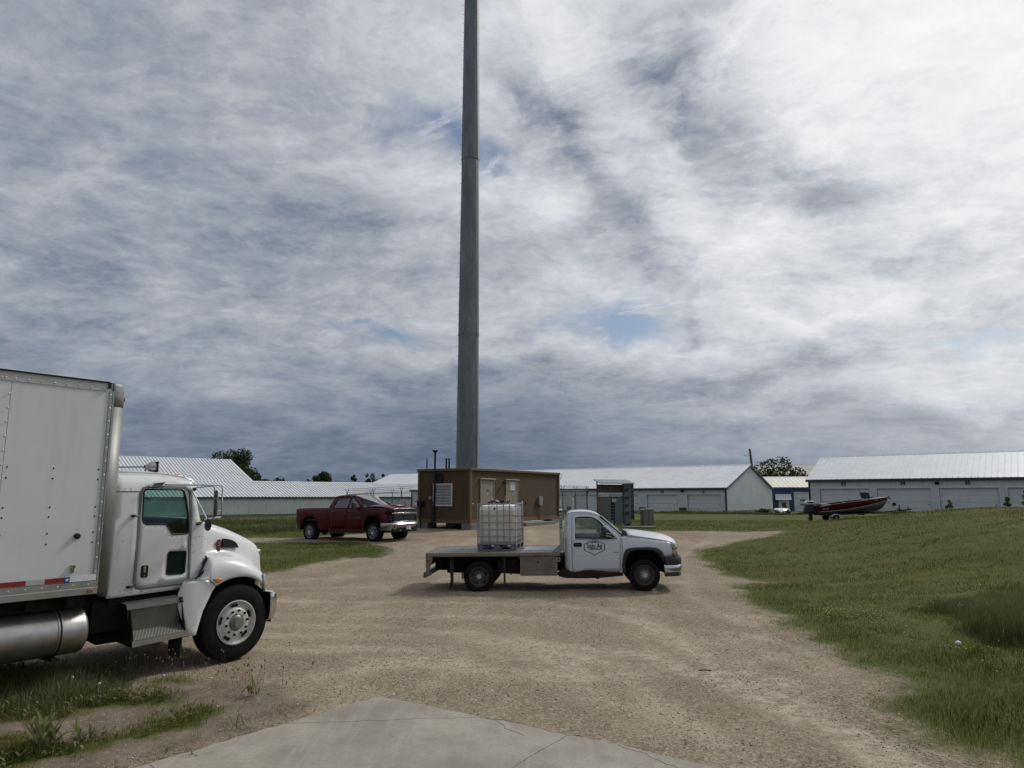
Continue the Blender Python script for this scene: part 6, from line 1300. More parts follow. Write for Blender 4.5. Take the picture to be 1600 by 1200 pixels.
fence('wire_fence', [(-11.6, 50.5), (-6.8, 60.), (6.0, 57.5)], 'rear wire fence with barbed top passing behind the tower pole')
def sign(x, y, z, w, h, lab, words, rz=0):
    o = MB().box((0, 0, 0), (w, .01, h)).build('warning_sign', mat('sign_white', (.5, .5, .5), .5), None, bevel=.004); o.location = (x, y, z); o.rotation_euler = (0, 0, rz); tag(o, lab, 'sign')
    for k, w_ in enumerate(words): text_obj(w_, h * .22, mat('sign_ink', (.05, .05, .06), .5), o, 'sign_lettering', (0, -.008, h * (.22 - .26 * k)), (R(90), 0, 0), .001)
rz_ = math.atan2(8.5, 3.5)
sign(2.88, 49.75, 1.95, .55, .50, 'white warning sign on the wire fence just right of the hut', ('NOTICE', 'RF AREA'), rz_)
sign(3.35, 50.8, 1.80, .45, .40, 'smaller white sign hung lower on the fence right of the hut', ('FCC', 'ID'), rz_)
sign(-7.05, 47.35, 1.75, .9, .65, 'pale sign on the wire fence seen above the pickup bonnet', ('NO', 'ENTRY'), math.atan2(-4.3, 6.4))
# ---------------------------------------------------------------- meter rack, bollards, transformer
def meter_rack():
    x, y = 6.15, 41.6; g = tz(x, y); T = empty('meter_rack', (x + .12, y, g), R(20), label='roofed steel rack of electric meters standing on grass beyond the white pickup cab', cat='meter rack'); T.scale = (.74, 1, 1)
    GY = mat('meter_grey', (.125, .14, .152), .5, .2, var=.08, vscale=2); BRN = mat('rack_brown', (.09, .075, .068), .6, var=.2); GB = mat('cabinet_taupe', (.12, .108, .10), .6, var=.1)
    m = MB(); m.prism([(-.55, 2.40), (.40, 2.62), (.40, 2.66), (-.55, 2.45)], -2.1, .9, 'x'); m.build('roof', mat('rack_roof', (.19, .22, .215), .5, .2), T, bevel=.01)
    for px in (-1.9, .75): m = MB(); m.tube([(px, .15, 1.75), (px, -.45, 2.38)], .025, 5); m.bb(px - .03, px + .03, .12, .20, -.2, 2.52); m.build('support_post', BRN, T, smooth=0)
    for z in (1.62, 1.98, 2.28): MB().bb(-1.95, .80, .04, .11, z - .045, z + .045).build('cross_rail', BRN, T, smooth=0)
    MB().bb(-1.9, .75, .112, .14, 1.9, 2.36).build('back_board', BRN, T, smooth=0)
    MB().bb(-2.05, -1.03, -.28, .03, .12, 1.60).build('taupe_cabinet', GB, T, bevel=.015)
    c = MB().bb(-.65, .02, -.20, .03, .10, 1.60).build('grey_cabinet', GY, T, bevel=.015)
    s = MB().bb(-1.03, -.66, -.24, .03, .30, 1.58).build('meter_stack', mat('stack_grey', (.10, .10, .10), .5), T, smooth=0)
    for k in range(7): MB().bb(-1.0, -.69, -.26, -.241, .36 + k * .17, .47 + k * .17).build('meter_face', BLACK, s, smooth=0)
    MB().bb(-.92, -.55, -.27, -.262, 1.36, 1.55).build('meter_label', mat('label_grey', (.3, .3, .3), .5), s, smooth=0)
    p = MB().bb(.18, .78, -.22, .03, .12, 2.40).build('meter_panel', GY, T, bevel=.015)
    for k in range(4):
        q = MB(); q.lathe([(.085, 0), (.085, -.08), (.06, -.12), (.001, -.12)], (.32, -.22, 2.04 - k * .44), 'y', 14); q.build('meter_dial', mat('dial_glass', (.05, .055, .06), .2, coat=.4), p); MB().bb(.47, .54, -.25, -.22, 1.98 - k * .44, 2.14 - k * .44).build('breaker_switch', BLACK, p, smooth=0)
    MB().bb(.58, .68, -.225, -.221, .26, .36).build('sticker', mat('sticker_lilac', (.4, .38, .45), .5), p, smooth=0)
    q = MB().bb(.85, 1.12, -.10, .06, .35, 2.45).build('junction_column', BRN, T, smooth=0)
    for k in range(7): MB().bb(.87, 1.10, -.135, -.101, .45 + k * .29, .62 + k * .29).build('column_box', mat('column_dark', (.035, .033, .03), .6), q, smooth=0)
    MB().bb(.64, .80, .0, .16, -.45, .12).build('wood_post', mat('post_brown', (.045, .03, .02), .9), T, smooth=0); m = MB(); m.tube([(.30, -.1, -.9), (.30, -.1, .14)], .075, 8); m.build('conduit', mat('conduit_grey', (.25, .25, .25), .5), T)
meter_rack()
for i, (x, y, lab) in enumerate(((3.45, 41.0, 'pale concrete filled bollard nearer the hut, standing above the pickup cab'), (5.15, 41.0, 'pale pointed bollard in front of the taupe meter cabinet'))):
    g = tz(x, y); m = MB(); m.lathe([(.085, -.3), (.085, 1.47), (.078, 1.52), (.03, 1.60), (.001, 1.61)], (0, 0, 0), 'z', 16); o = m.build('bollard', mat('bollard_cream', (.47, .45, .40), .6, dirt=(.3, .28, .22), dirtamt=.4), None); o.location = (x, y, g); tag(o, lab, 'bollard', 'bollards by the meter rack')
def transformer():
    x, y = 7.75, 41.4; T = empty('transformer_box', (x, y, tz(x, y)), R(12), label='squat grey green transformer cabinet on the grass right of the meter rack', cat='transformer box')
    m = mat('cabinet_green_grey', (.135, .145, .130), .5, var=.08); b = MB(); b.prism([(-.31, .05), (.31, .05), (.31, .90), (-.31, .90)], -.26, .26); b.build('cabinet', m, T, bevel=.02)
    b = MB(); b.prism([(-.33, .90), (.33, .90), (.33, .94), (.25, .98), (-.25, .98), (-.33, .94)], -.28, .28); b.build('lid', mat('cabinet_lid', (.20, .21, .19), .5), T, bevel=.01); MB().bb(-.40, .40, -.36, .36, -.25, .05).build('pad', CONC, T, bevel=.01)
    MB().bb(-.008, .008, -.268, -.26, .1, .85).build('door_seam', DARKM, T, smooth=0)
transformer()
def valve_pad():
    x, y = 6.9, 39.6; o = MB().prism([(-.85, -.3), (.9, -.35), (.95, .3), (-.8, .35)], -.15, .10, 'z').build('concrete_pad', CONC, None, bevel=.02); o.location = (x, y, tz(x, y)); tag(o, 'flat slab of old concrete lying in the grass below the meter rack', 'slab')
valve_pad()

# ---------------------------------------------------------------- boat and trailer
def boat():
    T = empty('boat_trailer', (19.75, 44.73, .78), 0, label='single axle boat trailer with white mudguards under the red fishing boat', cat='trailer')
    B = empty('fishing_boat', (19.75, 44.73, .78), 0, label='red and grey open aluminium fishing boat with blue swivel chair and white outboard', cat='boat')
    RD = mat('boat_red', (.062, .002, .004), .6, var=.1, spec=.12); GYH = mat('boat_grey', (.055, .053, .05), .6, .2, var=.12); STR = mat('boat_stripe', (.38, .37, .35), .5)
    sh = [(-.95, .86), (-.13, 1.015), (1.05, 1.17), (2.24, 1.30), (3.0, 1.40), (3.60, 1.455)]          # sheer
    st = [(-.95, .55), (.63, .705), (2.2, .975), (3.25, 1.21), (3.60, 1.30)]                         # stripe
    kl = [(-.95, .34), (0, .38), (1.9, .50), (2.7, .58), (3.15, .74), (3.45, 1.05), (3.60, 1.28)]      # keel
    bm = [(-.95, .72), (0, .80), (1.2, .80), (2.2, .66), (2.9, .42), (3.35, .18), (3.60, .02)]        # half beam at sheer
    xs = np.concatenate([np.linspace(-.95, 2.6, 16), np.linspace(2.75, 3.60, 9)])
    for s in (-1, 1):
        up = []; lo = []
        for x in xs:
            h, t, k, b = interp(sh, x), interp(st, x), interp(kl, x), interp(bm, x)
            up.append([(x, s * b, h), (x, s * b * .97, (h + t) / 2), (x, s * b * .92, t)]); lo.append([(x, s * b * .92, t), (x, s * b * .88, t - (t - k) * .35), (x, s * b * .70, t - (t - k) * .75), (x, s * b * .40, k + .02), (x, 0, k)])
        MB().grid(up, flip=(s > 0)).build('topside', RD, B, solid=.012, off=-s * 0, smooth=50); MB().grid(lo, flip=(s > 0)).build('hull_bottom', GYH, B, solid=.012, off=0, smooth=50)
        MB().tube([(x, s * interp(bm, x) * .93, interp(st, x)) for x in xs], .012, 5).build('rub_stripe', STR, B); MB().tube([(x, s * (interp(bm, x) + .005), interp(sh, x) + .005) for x in xs], .018, 6).build('gunwale', mat('boat_gunwale', (.32, .31, .29), .4, .5), B)
    MB().add([(-.95, y, z) for y, z in ((-.72, .86), (.72, .86), (.66, .55), (.5, .40), (0, .34), (-.5, .40), (-.66, .55))], [(0, 1, 2, 3, 4, 5, 6)]).build('transom', RD, B, solid=.04, smooth=0)
    f = MB(); f.bb(-.9, 2.6, -.55, .55, .62, .66); f.build('floor', GYH, B, smooth=0)
    for x in (-.15, 1.2): MB().bb(x - .14, x + .14, -.72, .72, interp(sh, x) - .10, interp(sh, x) - .06).build('bench', mat('bench_grey', (.3, .3, .3), .5), B, bevel=.01)
    MB().grid([[(2.2, y, 1.24) for y in (-.60, 0, .60)], [(2.9, y, 1.37) for y in (-.38, 0, .38)], [(3.5, y, 1.44) for y in (-.06, 0, .06)]]).build('bow_deck', GYH, B, solid=.03)
    m = MB(); m.prism([(-.78, 1.065), (-.44, 1.065), (-.02, .98), (-.62, .90)], -.45, .45); m.build('stern_cover', mat('pale_cover', (.45, .46, .44), .6), B, bevel=.02)
    ch = MB(); ch.tube([(2.42, 0, 1.16), (2.42, 0, 1.38)], .03, 6); ch.build('chair_post', BLACK, B)
    NB = mat('navy_vinyl', (.012, .03, .075), .45); c = MB(); c.prism([(1.98, 1.75), (2.26, 1.765), (2.36, 1.70), (2.45, 1.42), (2.42, 1.38), (2.12, 1.36)], -.26, .26); ck = c.build('chair_back', NB, B, bevel=.03); c = MB(); c.prism([(2.40, 1.38), (2.66, 1.47), (2.68, 1.53), (2.62, 1.54), (2.42, 1.45)], -.24, .24); c.build('chair_seat', NB, B, bevel=.02)
    MB().tube([(1.36, .3, 1.15), (1.36, .3, 1.30), (1.37, .3, 1.33)], .022, 6).build('rod_holder', BLACK, B)
    lb = MB(); lb.tube([(3.68, 0, 1.42), (3.71, 0, 1.54)], .025, 6); lb.tube([(3.60, 0, 1.40), (3.74, 0, 1.40), (3.80, 0, 1.30)], .025, 6); lb.tube([(3.74, .0, 1.50), (3.80, 0, 1.30)], .015, 5); lb.build('bow_light', BLACK, B); MB().ball((3.71, 0, 1.56), .035, 8, 6).build('bow_lens', mat('boat_lens', (.6, .6, .6), .3), B)
    text_obj('Lund', .17, mat('boat_lettering', (.42, .36, .36), .5), B, 'lettering', (-.60, -.755, .755), (R(88), 0, 0), .003); text_obj('MN 4283', .075, mat('boat_lettering', (0, 0, 0)), B, 'lettering', (2.62, -.535, 1.27), (R(86), R(-6), R(22)), .003)
    # outboard
    O = empty('outboard_motor', (0, 0, 0)); O.parent = B
    m = MB(); m.prism([(-1.55, .99), (-.98, .99), (-.98, 1.14), (-1.04, 1.22), (-1.45, 1.22), (-1.58, 1.10)], -.17, .17); cw = m.build('cowling', mat('outboard_white', (.50, .51, .50), .4), O, bevel=.04); MB().bb(-1.40, -1.10, -.175, -.170, 1.08, 1.16).build('cowling_stripe', BLACK, cw, smooth=0)
    m = MB(); m.prism([(-1.52, .99), (-1.0, .99), (-.99, .80), (-1.18, .48), (-1.70, .48), (-1.62, .80)], -.14, .14); m.build('midsection', mat('outboard_black', (.012, .018, .025), .4), O, bevel=.04)
    m = MB(); m.prism([(-1.35, .5), (-1.12, .5), (-1.14, .14), (-1.18, .02), (-1.30, .0), (-1.33, .12)], -.05, .05); m.bb(-1.56, -1.10, -.07, .07, .21, .235); m.build('lower_unit', mat('outboard_black', (0, 0, 0)), O, bevel=.015)
    m = MB()
    for k in range(3): a = k * 2.09 + .4; m.box((-1.36, math.cos(a) * .09, .09 + math.sin(a) * .09), (.02, .10, .14), rx=a)
    m.build('propeller', GYH, O, bevel=.01)['kind'] = 'stuff'; m = MB(); m.tube([(-1.0, .05, .98), (-.70, .05, 1.06)], .02, 6); m.build('tiller', BLACK, O)
    # trailer
    FR = mat('trailer_maroon', (.05, .012, .014), .5, var=.2); t = MB()
    for s in (-1, 1): t.tube([(-.7, s * .55, .36), (1.6, s * .50, .44), (3.5, s * .06, .57)], .035, 6)
    t.tube([(1.5, 0, .44), (3.6, 0, .57), (5.0, 0, .70)], .04, 6); t.tube([(-.6, -.55, .36), (-.6, .55, .36)], .03, 6); t.tube([(.8, -.55, .40), (.8, .55, .40)], .03, 6); t.tube([(0, -.70, .19), (0, .70, .19)], .03, 6); t.bb(-.05, .05, -.55, -.48, .19, .38); t.bb(-.05, .05, .48, .55, .19, .38); t.build('frame', FR, T)
    t = MB(); t.tube([(4.30, .0, .98), (4.32, 0, .38)], .035, 7); t.tube([(4.20, 0, .70), (4.42, 0, .66)], .05, 6); t.build('jack', FR, T); t = MB(); t.tube([(4.75, 0, .69), (5.02, 0, .72)], .05, 6); t.tube([(4.85, 0, .70), (4.84, 0, .86)], .03, 5); t.build('coupler', FR, T)
    t = MB(); t.tube([(4.2, 0, .66), (3.62, 0, 1.14)], .022, 5); t.tube([(3.66, 0, .56), (3.86, 0, .95)], .022, 5); t.tube([(3.62, 0, 1.14), (3.56, 0, 1.20)], .04, 5); t.build('winch_stand', ALU, T); t = MB(); t.lathe([(.10, -.06), (.10, .06)], (4.0, 0, 1.02), 'y', 12); t.ball((4.0, 0, 1.02), .11, 10, 6); t.build('winch', BLACK, T)
    for s in (-1, 1):
        wheel(T, (0, s * .77, .192), .192, .13, s, .098, 'bulge', mat('trailer_rim', (.35, .35, .35), .3, .7))
        gd = MB(); ro, ri = [], []
        for t_ in np.linspace(R(18), R(162), 12): ro.append((.30 * math.cos(t_), .20 + .245 * math.sin(t_)))
        for t_ in np.linspace(R(162), R(18), 12): ri.append((.24 * math.cos(t_), .19 + .195 * math.sin(t_)))
        gd.prism(ro + ri, s * .60, s * .80); gd.build('mudguard', mat('mudguard_white', (.42, .42, .42), .5), T)
    for x in (.25, 1.9): MB().bb(x - .05, x + .05, -.35, .35, interp(kl, x) - .14, interp(kl, x) - .03).build('bunk', mat('bunk_wood', (.05, .04, .03), .9), T, smooth=0)
boat()

# ---------------------------------------------------------------- white car beyond, utility pole
def far_car():
    T = empty('white_car', (28.9, 77., -.45), R(62), label='white car showing only its roof and glass above the grass by the blue workshop', cat='car')
    WP = mat('far_white_paint', (.7, .7, .7), .3, coat=.5); b = MB()
    b.grid([[(x, w * t, z) for t, z in ((-1, z0), (-1, z1), (-.8, z2), (0, z2 + .03), (.8, z2), (1, z1), (1, z0))] for x, w, z0, z1, z2 in ((-2.2, .75, .3, .7, .95), (-2.1, .85, .25, .85, 1.0), (-1.2, .88, .2, .9, 1.02), (1.0, .88, .2, .88, .98), (2.0, .85, .25, .75, .85), (2.25, .7, .3, .6, .7))]); b.build('body', WP, T, smooth=40)
    b = MB(); b.grid([[(x, w * t, z) for t, z in ((-1, .95), (-.8, zt), (0, zt + .03), (.8, zt), (1, .95))] for x, w, zt in ((-1.9, .8, 1.0), (-1.35, .8, 1.40), (-.9, .8, 1.46), (.1, .8, 1.45), (.9, .8, 1.0))]); r = b.build('roof', WP, T, smooth=40)
    for s in (-1, 1): panel([(-1.55, 1.02), (-1.25, 1.34), (.05, 1.36), (.60, 1.04)], [], lambda a, q: (a, s * (.86 - (q - 1.0) * .33), q), .3).build('side_glass', DARKGL, T, solid=.01, off=0)
    MB().add([(-1.75, -.66, 1.10), (-1.75, .66, 1.10), (-1.38, .6, 1.40), (-1.38, -.6, 1.40)], [(0, 1, 2, 3)]).build('rear_glass', DARKGL, T, solid=.02, off=0)
    for x in (-1.4, 1.4):
        for s in (-1, 1): m = MB(); m.lathe([(.001, 0), (.2, 0), (.32, -s * .02), (.32, -s * .2), (.001, -s * .2)], (x, s * .88, .32), 'y', 18); m.build('wheel', RUBBER, T)
far_car()
def utility_pole():
    T = empty('utility_pole', (30.5, 90., 0.), label='leaning wooden utility pole with a small lamp arm above the shed gable', cat='pole'); W_ = mat('pole_wood', (.07, .06, .05), .9, var=.2, vscale=4)
    m = MB(); m.tube([(0, 0, 0), (-.15, 0, 4.5), (-.42, 0, 8.2)], [.19, .16, .13], 10); m.build('pole', W_, T); m = MB(); m.tube([(-.33, 0, 7.1), (-.7, -.1, 7.45), (-1.0, -.1, 7.40)], .035, 6); m.ball((-1.08, -.1, 7.36), .12, 8, 6, (1.5, 1, .7)); m.build('lamp_arm', ALU, T)
utility_pole()
# litter
o = MB().ball((0, 0, 0), .045, 20, 14, (1.08, .9, .92)).build('plastic_ball', mat('pale_plastic', (.58, .57, .58), .5), None); o.location = (7.13, 11.85, tz(7.13, 11.85) + .05); tag(o, 'round off white ball lying in the hollow below the tall grass', 'ball')
o = MB().tube([(-.085, 0, .012), (0, .01, .016), (.085, -.01, .012)], .008, 6).build('stick', mat('stick_brown', (.05, .03, .02), .9), None); o.location = (2.56, 9.9, 0); tag(o, 'short dark stick lying on the gravel', 'stick')

# ---------------------------------------------------------------- grass, weeds, loose stone
def leafmat(name, cols, rough=.6):
    m = bpy.data.materials.new(name); n = NT(m); t = n.attr('tone'); N, L = n.N, n.L
    cr = N.new('ShaderNodeValToRGB'); L.new(t, cr.inputs[0]); e = cr.color_ramp.elements
    for i, c in enumerate(cols):
        p = i / (len(cols) - 1)
        q = e[0] if i == 0 else (e[1] if i == len(cols) - 1 else e.new(p)); q.position = p; q.color = (*c, 1)
    n.base(cr.outputs[0]); n.b.inputs['Roughness'].default_value = max(rough, .75); n.b.inputs['Specular IOR Level'].default_value = .08
    tr = N.new('ShaderNodeBsdfTranslucent'); L.new(cr.outputs[0], tr.inputs[0]); mx = N.new('ShaderNodeMixShader'); mx.inputs[0].default_value = .3; L.new(n.b.outputs[0], mx.inputs[1]); L.new(tr.outputs[0], mx.inputs[2]); L.new(mx.outputs[0], n.out.inputs[0]); return m
def np_mesh(name, v, f, tone, mt, kind='stuff', label=None, cat=None):
    me = bpy.data.meshes.new(name); me.vertices.add(len(v)); me.vertices.foreach_set('co', v.astype(np.float32).ravel()); k = f.shape[1]
    me.loops.add(f.size); me.loops.foreach_set('vertex_index', f.astype(np.int32).ravel()); me.polygons.add(len(f)); me.polygons.foreach_set('loop_start', np.arange(0, f.size, k, dtype=np.int32)); me.update(calc_edges=True)
    at = me.attributes.new('tone', 'FLOAT', 'POINT'); at.data.foreach_set('value', tone.astype(np.float32)); me.materials.append(mt)
    o = bpy.data.objects.new(name, me); COL.objects.link(o); return tag(o, label, cat, kind=kind)
def blades(name, X, Y, H, W, tone, mt, lean=.5, zoff=0., label=None, cat=None):
    n = len(X); a = RNG.uniform(0, 2 * np.pi, n); ln = np.abs(RNG.normal(0, lean, n)) * H; fa = RNG.uniform(0, 2 * np.pi, n)
    Z = terr(X, Y) - .015 + zoff; dx, dy = np.cos(a) * W / 2, np.sin(a) * W / 2; lx, ly = np.cos(fa) * ln, np.sin(fa) * ln
    v = np.stack([np.stack([X - dx, Y - dy, Z], -1), np.stack([X + dx, Y + dy, Z], -1), np.stack([X + dx * .7 + lx * .35, Y + dy * .7 + ly * .35, Z + H * .6], -1), np.stack([X - dx * .7 + lx * .35, Y - dy * .7 + ly * .35, Z + H * .6], -1), np.stack([X + lx, Y + ly, Z + H * RNG.uniform(.85, 1., n)], -1)], 1).reshape(-1, 3)
    b = (np.arange(n) * 5)[:, None]; f = np.concatenate([b + np.array([[0, 1, 2]]), b + np.array([[0, 2, 3]]), b + np.array([[3, 2, 4]])])
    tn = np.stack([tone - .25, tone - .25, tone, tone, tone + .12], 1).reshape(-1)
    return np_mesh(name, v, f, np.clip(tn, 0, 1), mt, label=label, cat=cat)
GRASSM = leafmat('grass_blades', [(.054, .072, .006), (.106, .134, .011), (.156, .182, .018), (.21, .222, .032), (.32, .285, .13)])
TALLM = leafmat('tall_grass_blades', [(.044, .068, .010), (.084, .120, .016), (.122, .156, .024), (.160, .182, .040), (.28, .26, .14)])
def wedge(n, y0, y1, a0=-41, a1=41, pw=1.):
    r = np.exp(RNG.uniform(np.log(y0), np.log(y1), n)); a = np.radians(RNG.uniform(a0, a1, n)); return np.sin(a) * r, np.cos(a) * r
def lawn():
    X, Y = wedge(430000, 5.5, 52); g, d, p = masks(X, Y); jit = RNG.normal(0, .22, len(X))
    onlawn = (g + jit < .10) & ((np.minimum(d, -p) + RNG.normal(0, .12, len(X))) < 0)
    near_left = (X < -2) & (Y < 11); k = onlawn & ~((X < -4) & (Y < 20) & (Y > 11.)) ; X, Y, g, nl = X[k], Y[k], g[k], near_left[k]
    r = np.hypot(X, Y); pt = fbm(X, Y, 11, 4, .8); pt2 = fbm(X, Y, 12, 3, 3.5)
    strip = fbm(X * .25 + Y * 0, (Y - .35 * X) * 1.4, 14, 3, 1.)
    H = (.035 + .045 * pt2) * (1 + .5 * (pt > .55)) + .0006 * r; H = np.where(nl, H * 1.25 + .015, H)
    W = np.maximum(.0042, r * .00050); tone = np.clip(.36 + (pt - .5) * .8 + (strip - .5) * 1.4 + RNG.normal(0, .10, len(X)) + .10 * (r > 20), 0, .9)
    dry = RNG.random(len(X)) < .035; tone[dry] = .97
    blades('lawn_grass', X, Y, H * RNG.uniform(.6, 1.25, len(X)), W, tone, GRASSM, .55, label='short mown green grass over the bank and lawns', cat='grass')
    # stray tufts along the edge of the stone
    X, Y = wedge(60000, 6, 36); g, d, p = masks(X, Y); n = fbm(X, Y, 21, 3, 2.6); k = (g > .0) & (g < 1.1) & (n > .60 + .12 * g); X, Y = X[k], Y[k]; r = np.hypot(X, Y)
    blades('edge_grass', X, Y, RNG.uniform(.02, .06, len(X)), np.maximum(.004, r * .0005), np.clip(RNG.normal(.4, .18, len(X)), 0, 1), GRASSM, .8, label='sparse tufts of grass straying onto the gravel edge', cat='grass')
lawn()
def tall():
    # big tussocks at the right of frame
    X, Y = wedge(90000, 9.5, 24, 24, 43); m = sdist([(7.9, 14.6), (7.5, 12.7), (7.55, 11.9), (7.8, 11.1), (9.2, 9.7), (19, 9), (19, 19), (13, 18), (10, 16.5), (8.4, 15.6)], X, Y) + (fbm(X, Y, 31, 3, 1.6) - .5) * 1.0
    k = (m > 0) & (RNG.random(len(X)) < np.clip(m * 1.4, .15, 1)); X, Y, m = X[k], Y[k], m[k]; pt = fbm(X, Y, 32, 3, 1.2)
    H = (.06 + .44 * np.clip(m / .9, 0, 1) * np.exp(-((Y - 11.8) / 2.5) ** 2) + .08 * pt * np.clip(m, 0, 1)) * RNG.uniform(.45, 1.3, len(X))
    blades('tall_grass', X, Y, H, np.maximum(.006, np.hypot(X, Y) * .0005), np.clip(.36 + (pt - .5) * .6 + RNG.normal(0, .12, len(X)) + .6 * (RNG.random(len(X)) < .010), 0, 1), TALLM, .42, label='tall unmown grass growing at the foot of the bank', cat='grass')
    # weeds beneath the box truck
    X, Y = wedge(60000, 6.5, 11.5, -44, -22); m = sdist(GPATCH[2], X, Y) + (fbm(X, Y, 33, 3, 2.2) - .5) * .7; k = m > 0; X, Y, m = X[k], Y[k], m[k]; pt = fbm(X, Y, 34, 3, 2.)
    H = (.06 + .22 * np.clip(m / .6, 0, 1)) * RNG.uniform(.4, 1.3, len(X)); 
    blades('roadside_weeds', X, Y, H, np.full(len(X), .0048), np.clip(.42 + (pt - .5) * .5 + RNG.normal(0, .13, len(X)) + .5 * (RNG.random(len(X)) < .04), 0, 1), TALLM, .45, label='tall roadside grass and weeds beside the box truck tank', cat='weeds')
    # rough growth at the foot of the sheds
    X = []; Y = []
    for (x0, y0, x1, y1, w, n) in ((-34, 60, -10.5, 61, 9, 26000), (-34, 44, -12, 42.5, 4.5, 14000), (3, 74, 24, 71.5, 2.2, 12000), (22, 70, 31, 66.5, 2.0, 6000), (20.5, 46.5, 34, 45, 2.5, 7000), (31, 62, 52, 50, 2.5, 6000)):
        t = RNG.random(n); X.append(x0 + (x1 - x0) * t + RNG.normal(0, .3, n)); Y.append(y0 + (y1 - y0) * t + RNG.normal(0, w / 2, n))
    X, Y = np.concatenate(X), np.concatenate(Y); pt = fbm(X, Y, 35, 4, .5); k = pt > .40; X, Y, pt = X[k], Y[k], pt[k]; r = np.hypot(X, Y)
    H = (.15 + .75 * (pt - .40) * 2) * RNG.uniform(.4, 1.2, len(X)); H = np.where(X > 0, H * .55, H)
    blades('rough_grass', X, Y, H, r * .0006, np.clip(.30 + (pt - .5) * .8 + RNG.normal(0, .12, len(X)), 0, 1), TALLM, .4, label='rough uncut grass along the feet of the sheds', cat='grass')
    # clover and broad leaves near the truck
    v = []; f = []; tn = []
    def leaf(c, az, L, w, up, t):
        n = len(v); d = (math.cos(az), math.sin(az)); q = (-d[1], d[0])
        for s, ww, z in ((0, .1, 0), (.35, 1, up * .6), (.7, .85, up * .95), (1., .05, up * .8)):
            for e in (-1, 1): v.append((c[0] + d[0] * L * s + q[0] * w * ww * e / 2, c[1] + d[1] * L * s + q[1] * w * ww * e / 2, c[2] + L * z)); tn.append(t + .1 * s)
        for k in range(3): f.append((n + 2 * k, n + 2 * k + 1, n + 2 * k + 3, n + 2 * k + 2))
    for _ in range(2600):
        x, y = random.uniform(-8.5, -2.6), random.uniform(6.4, 10.2); g_, d_, p_ = masks(np.array([x]), np.array([y]))
        if p_[0] < -.05 and not random.random() < .02: continue
        z = tz(x, y)
        for k in range(random.randint(3, 6)): leaf((x, y, z + random.uniform(0, .05)), random.uniform(0, 6.28), random.uniform(.03, .075), random.uniform(.012, .028), random.uniform(.2, .9), random.uniform(.2, .65))
    for (x, y, L, nl) in ((-4.30, 6.92, .24, 34), (-4.05, 7.05, .18, 22), (-5.4, 7.9, .18, 20), (-3.05, 8.75, .14, 16), (-2.75, 7.6, .09, 10)):
        for k in range(nl): leaf((x + random.gauss(0, .05), y + random.gauss(0, .05), tz(x, y)), random.uniform(0, 6.28), L * random.uniform(.6, 1.1), L * .13, random.uniform(.5, 1.5), random.uniform(.15, .45))
    np_mesh('broadleaf_weeds', np.array(v), np.array(f), np.clip(np.array(tn), 0, 1), TALLM, label='clover and dock leaves in the verge by the concrete', cat='weeds')
tall()
def flowers():
    Yl = mat('yellow_petal', (.45, .40, .03), .6); m = MB()
    for _ in range(70):
        x, y = random.gauss(6.35, .45), random.gauss(14.3, .5); m.ball((x, y, tz(x, y) + .06), .014, 5, 3, (1, 1, .5))
    for _ in range(14):
        x, y = random.gauss(6.9, .25), random.gauss(11.2, .15); m.ball((x, y, tz(x, y) + .05), .013, 5, 3, (1, 1, .5))
    tag(m.build('yellow_flowers', Yl, None, smooth=0), 'scattered tiny yellow flowers low in the mown bank', 'flowers', kind='stuff')
    Wp = mat('seed_head', (.42, .42, .38), .9); m = MB()
    for _ in range(60):
        x, y = random.uniform(5.5, 13), random.uniform(8.5, 24); g_, d_, p_ = masks(np.array([x]), np.array([y]))
        if g_[0] < -.3: m.ball((x, y, tz(x, y) + .08), .014, 5, 3)
    for x, y, h in ((11.45, 16.3, .38), (10.8, 15.2, .36), (-5.15, 8.75, .20), (-4.72, 8.55, .18), (-4.2, 9.0, .16)): m.ball((x, y, tz(x, y) + h), .017 if x < 0 else .028, 8, 6); m.tube([(x, y, tz(x, y)), (x, y, tz(x, y) + h)], .003, 4)
    tag(m.build('dandelion_seedheads', Wp, None), 'pale round dandelion seed heads dotted through the grass', 'flowers', kind='stuff')
    m = MB()
    for (x0, y0, n, sx, h0) in ((-4.45, 9.65, 26, .35, .30), (-3.35, 9.25, 16, .22, .26), (-5.6, 9.4, 20, .6, .38)):
        for _ in range(n):
            x, y = x0 + random.gauss(0, sx), y0 + random.gauss(0, .12); z = tz(x, y); h = h0 * random.uniform(.6, 1.1); lx = random.gauss(0, .05); m.tube([(x, y, z), (x + lx * .4, y, z + h * .6), (x + lx, y, z + h)], [.0022, .0018, .0012], 3); m.ball((x + lx, y, z + h), .010, 5, 4, (1, 1, 1.6))
    tag(m.build('dry_seed_stalks', mat('dry_stalk', (.16, .12, .085), .9), None, smooth=0), 'thin dry seed stalks standing in the weeds by the truck', 'weeds', kind='stuff')
flowers()
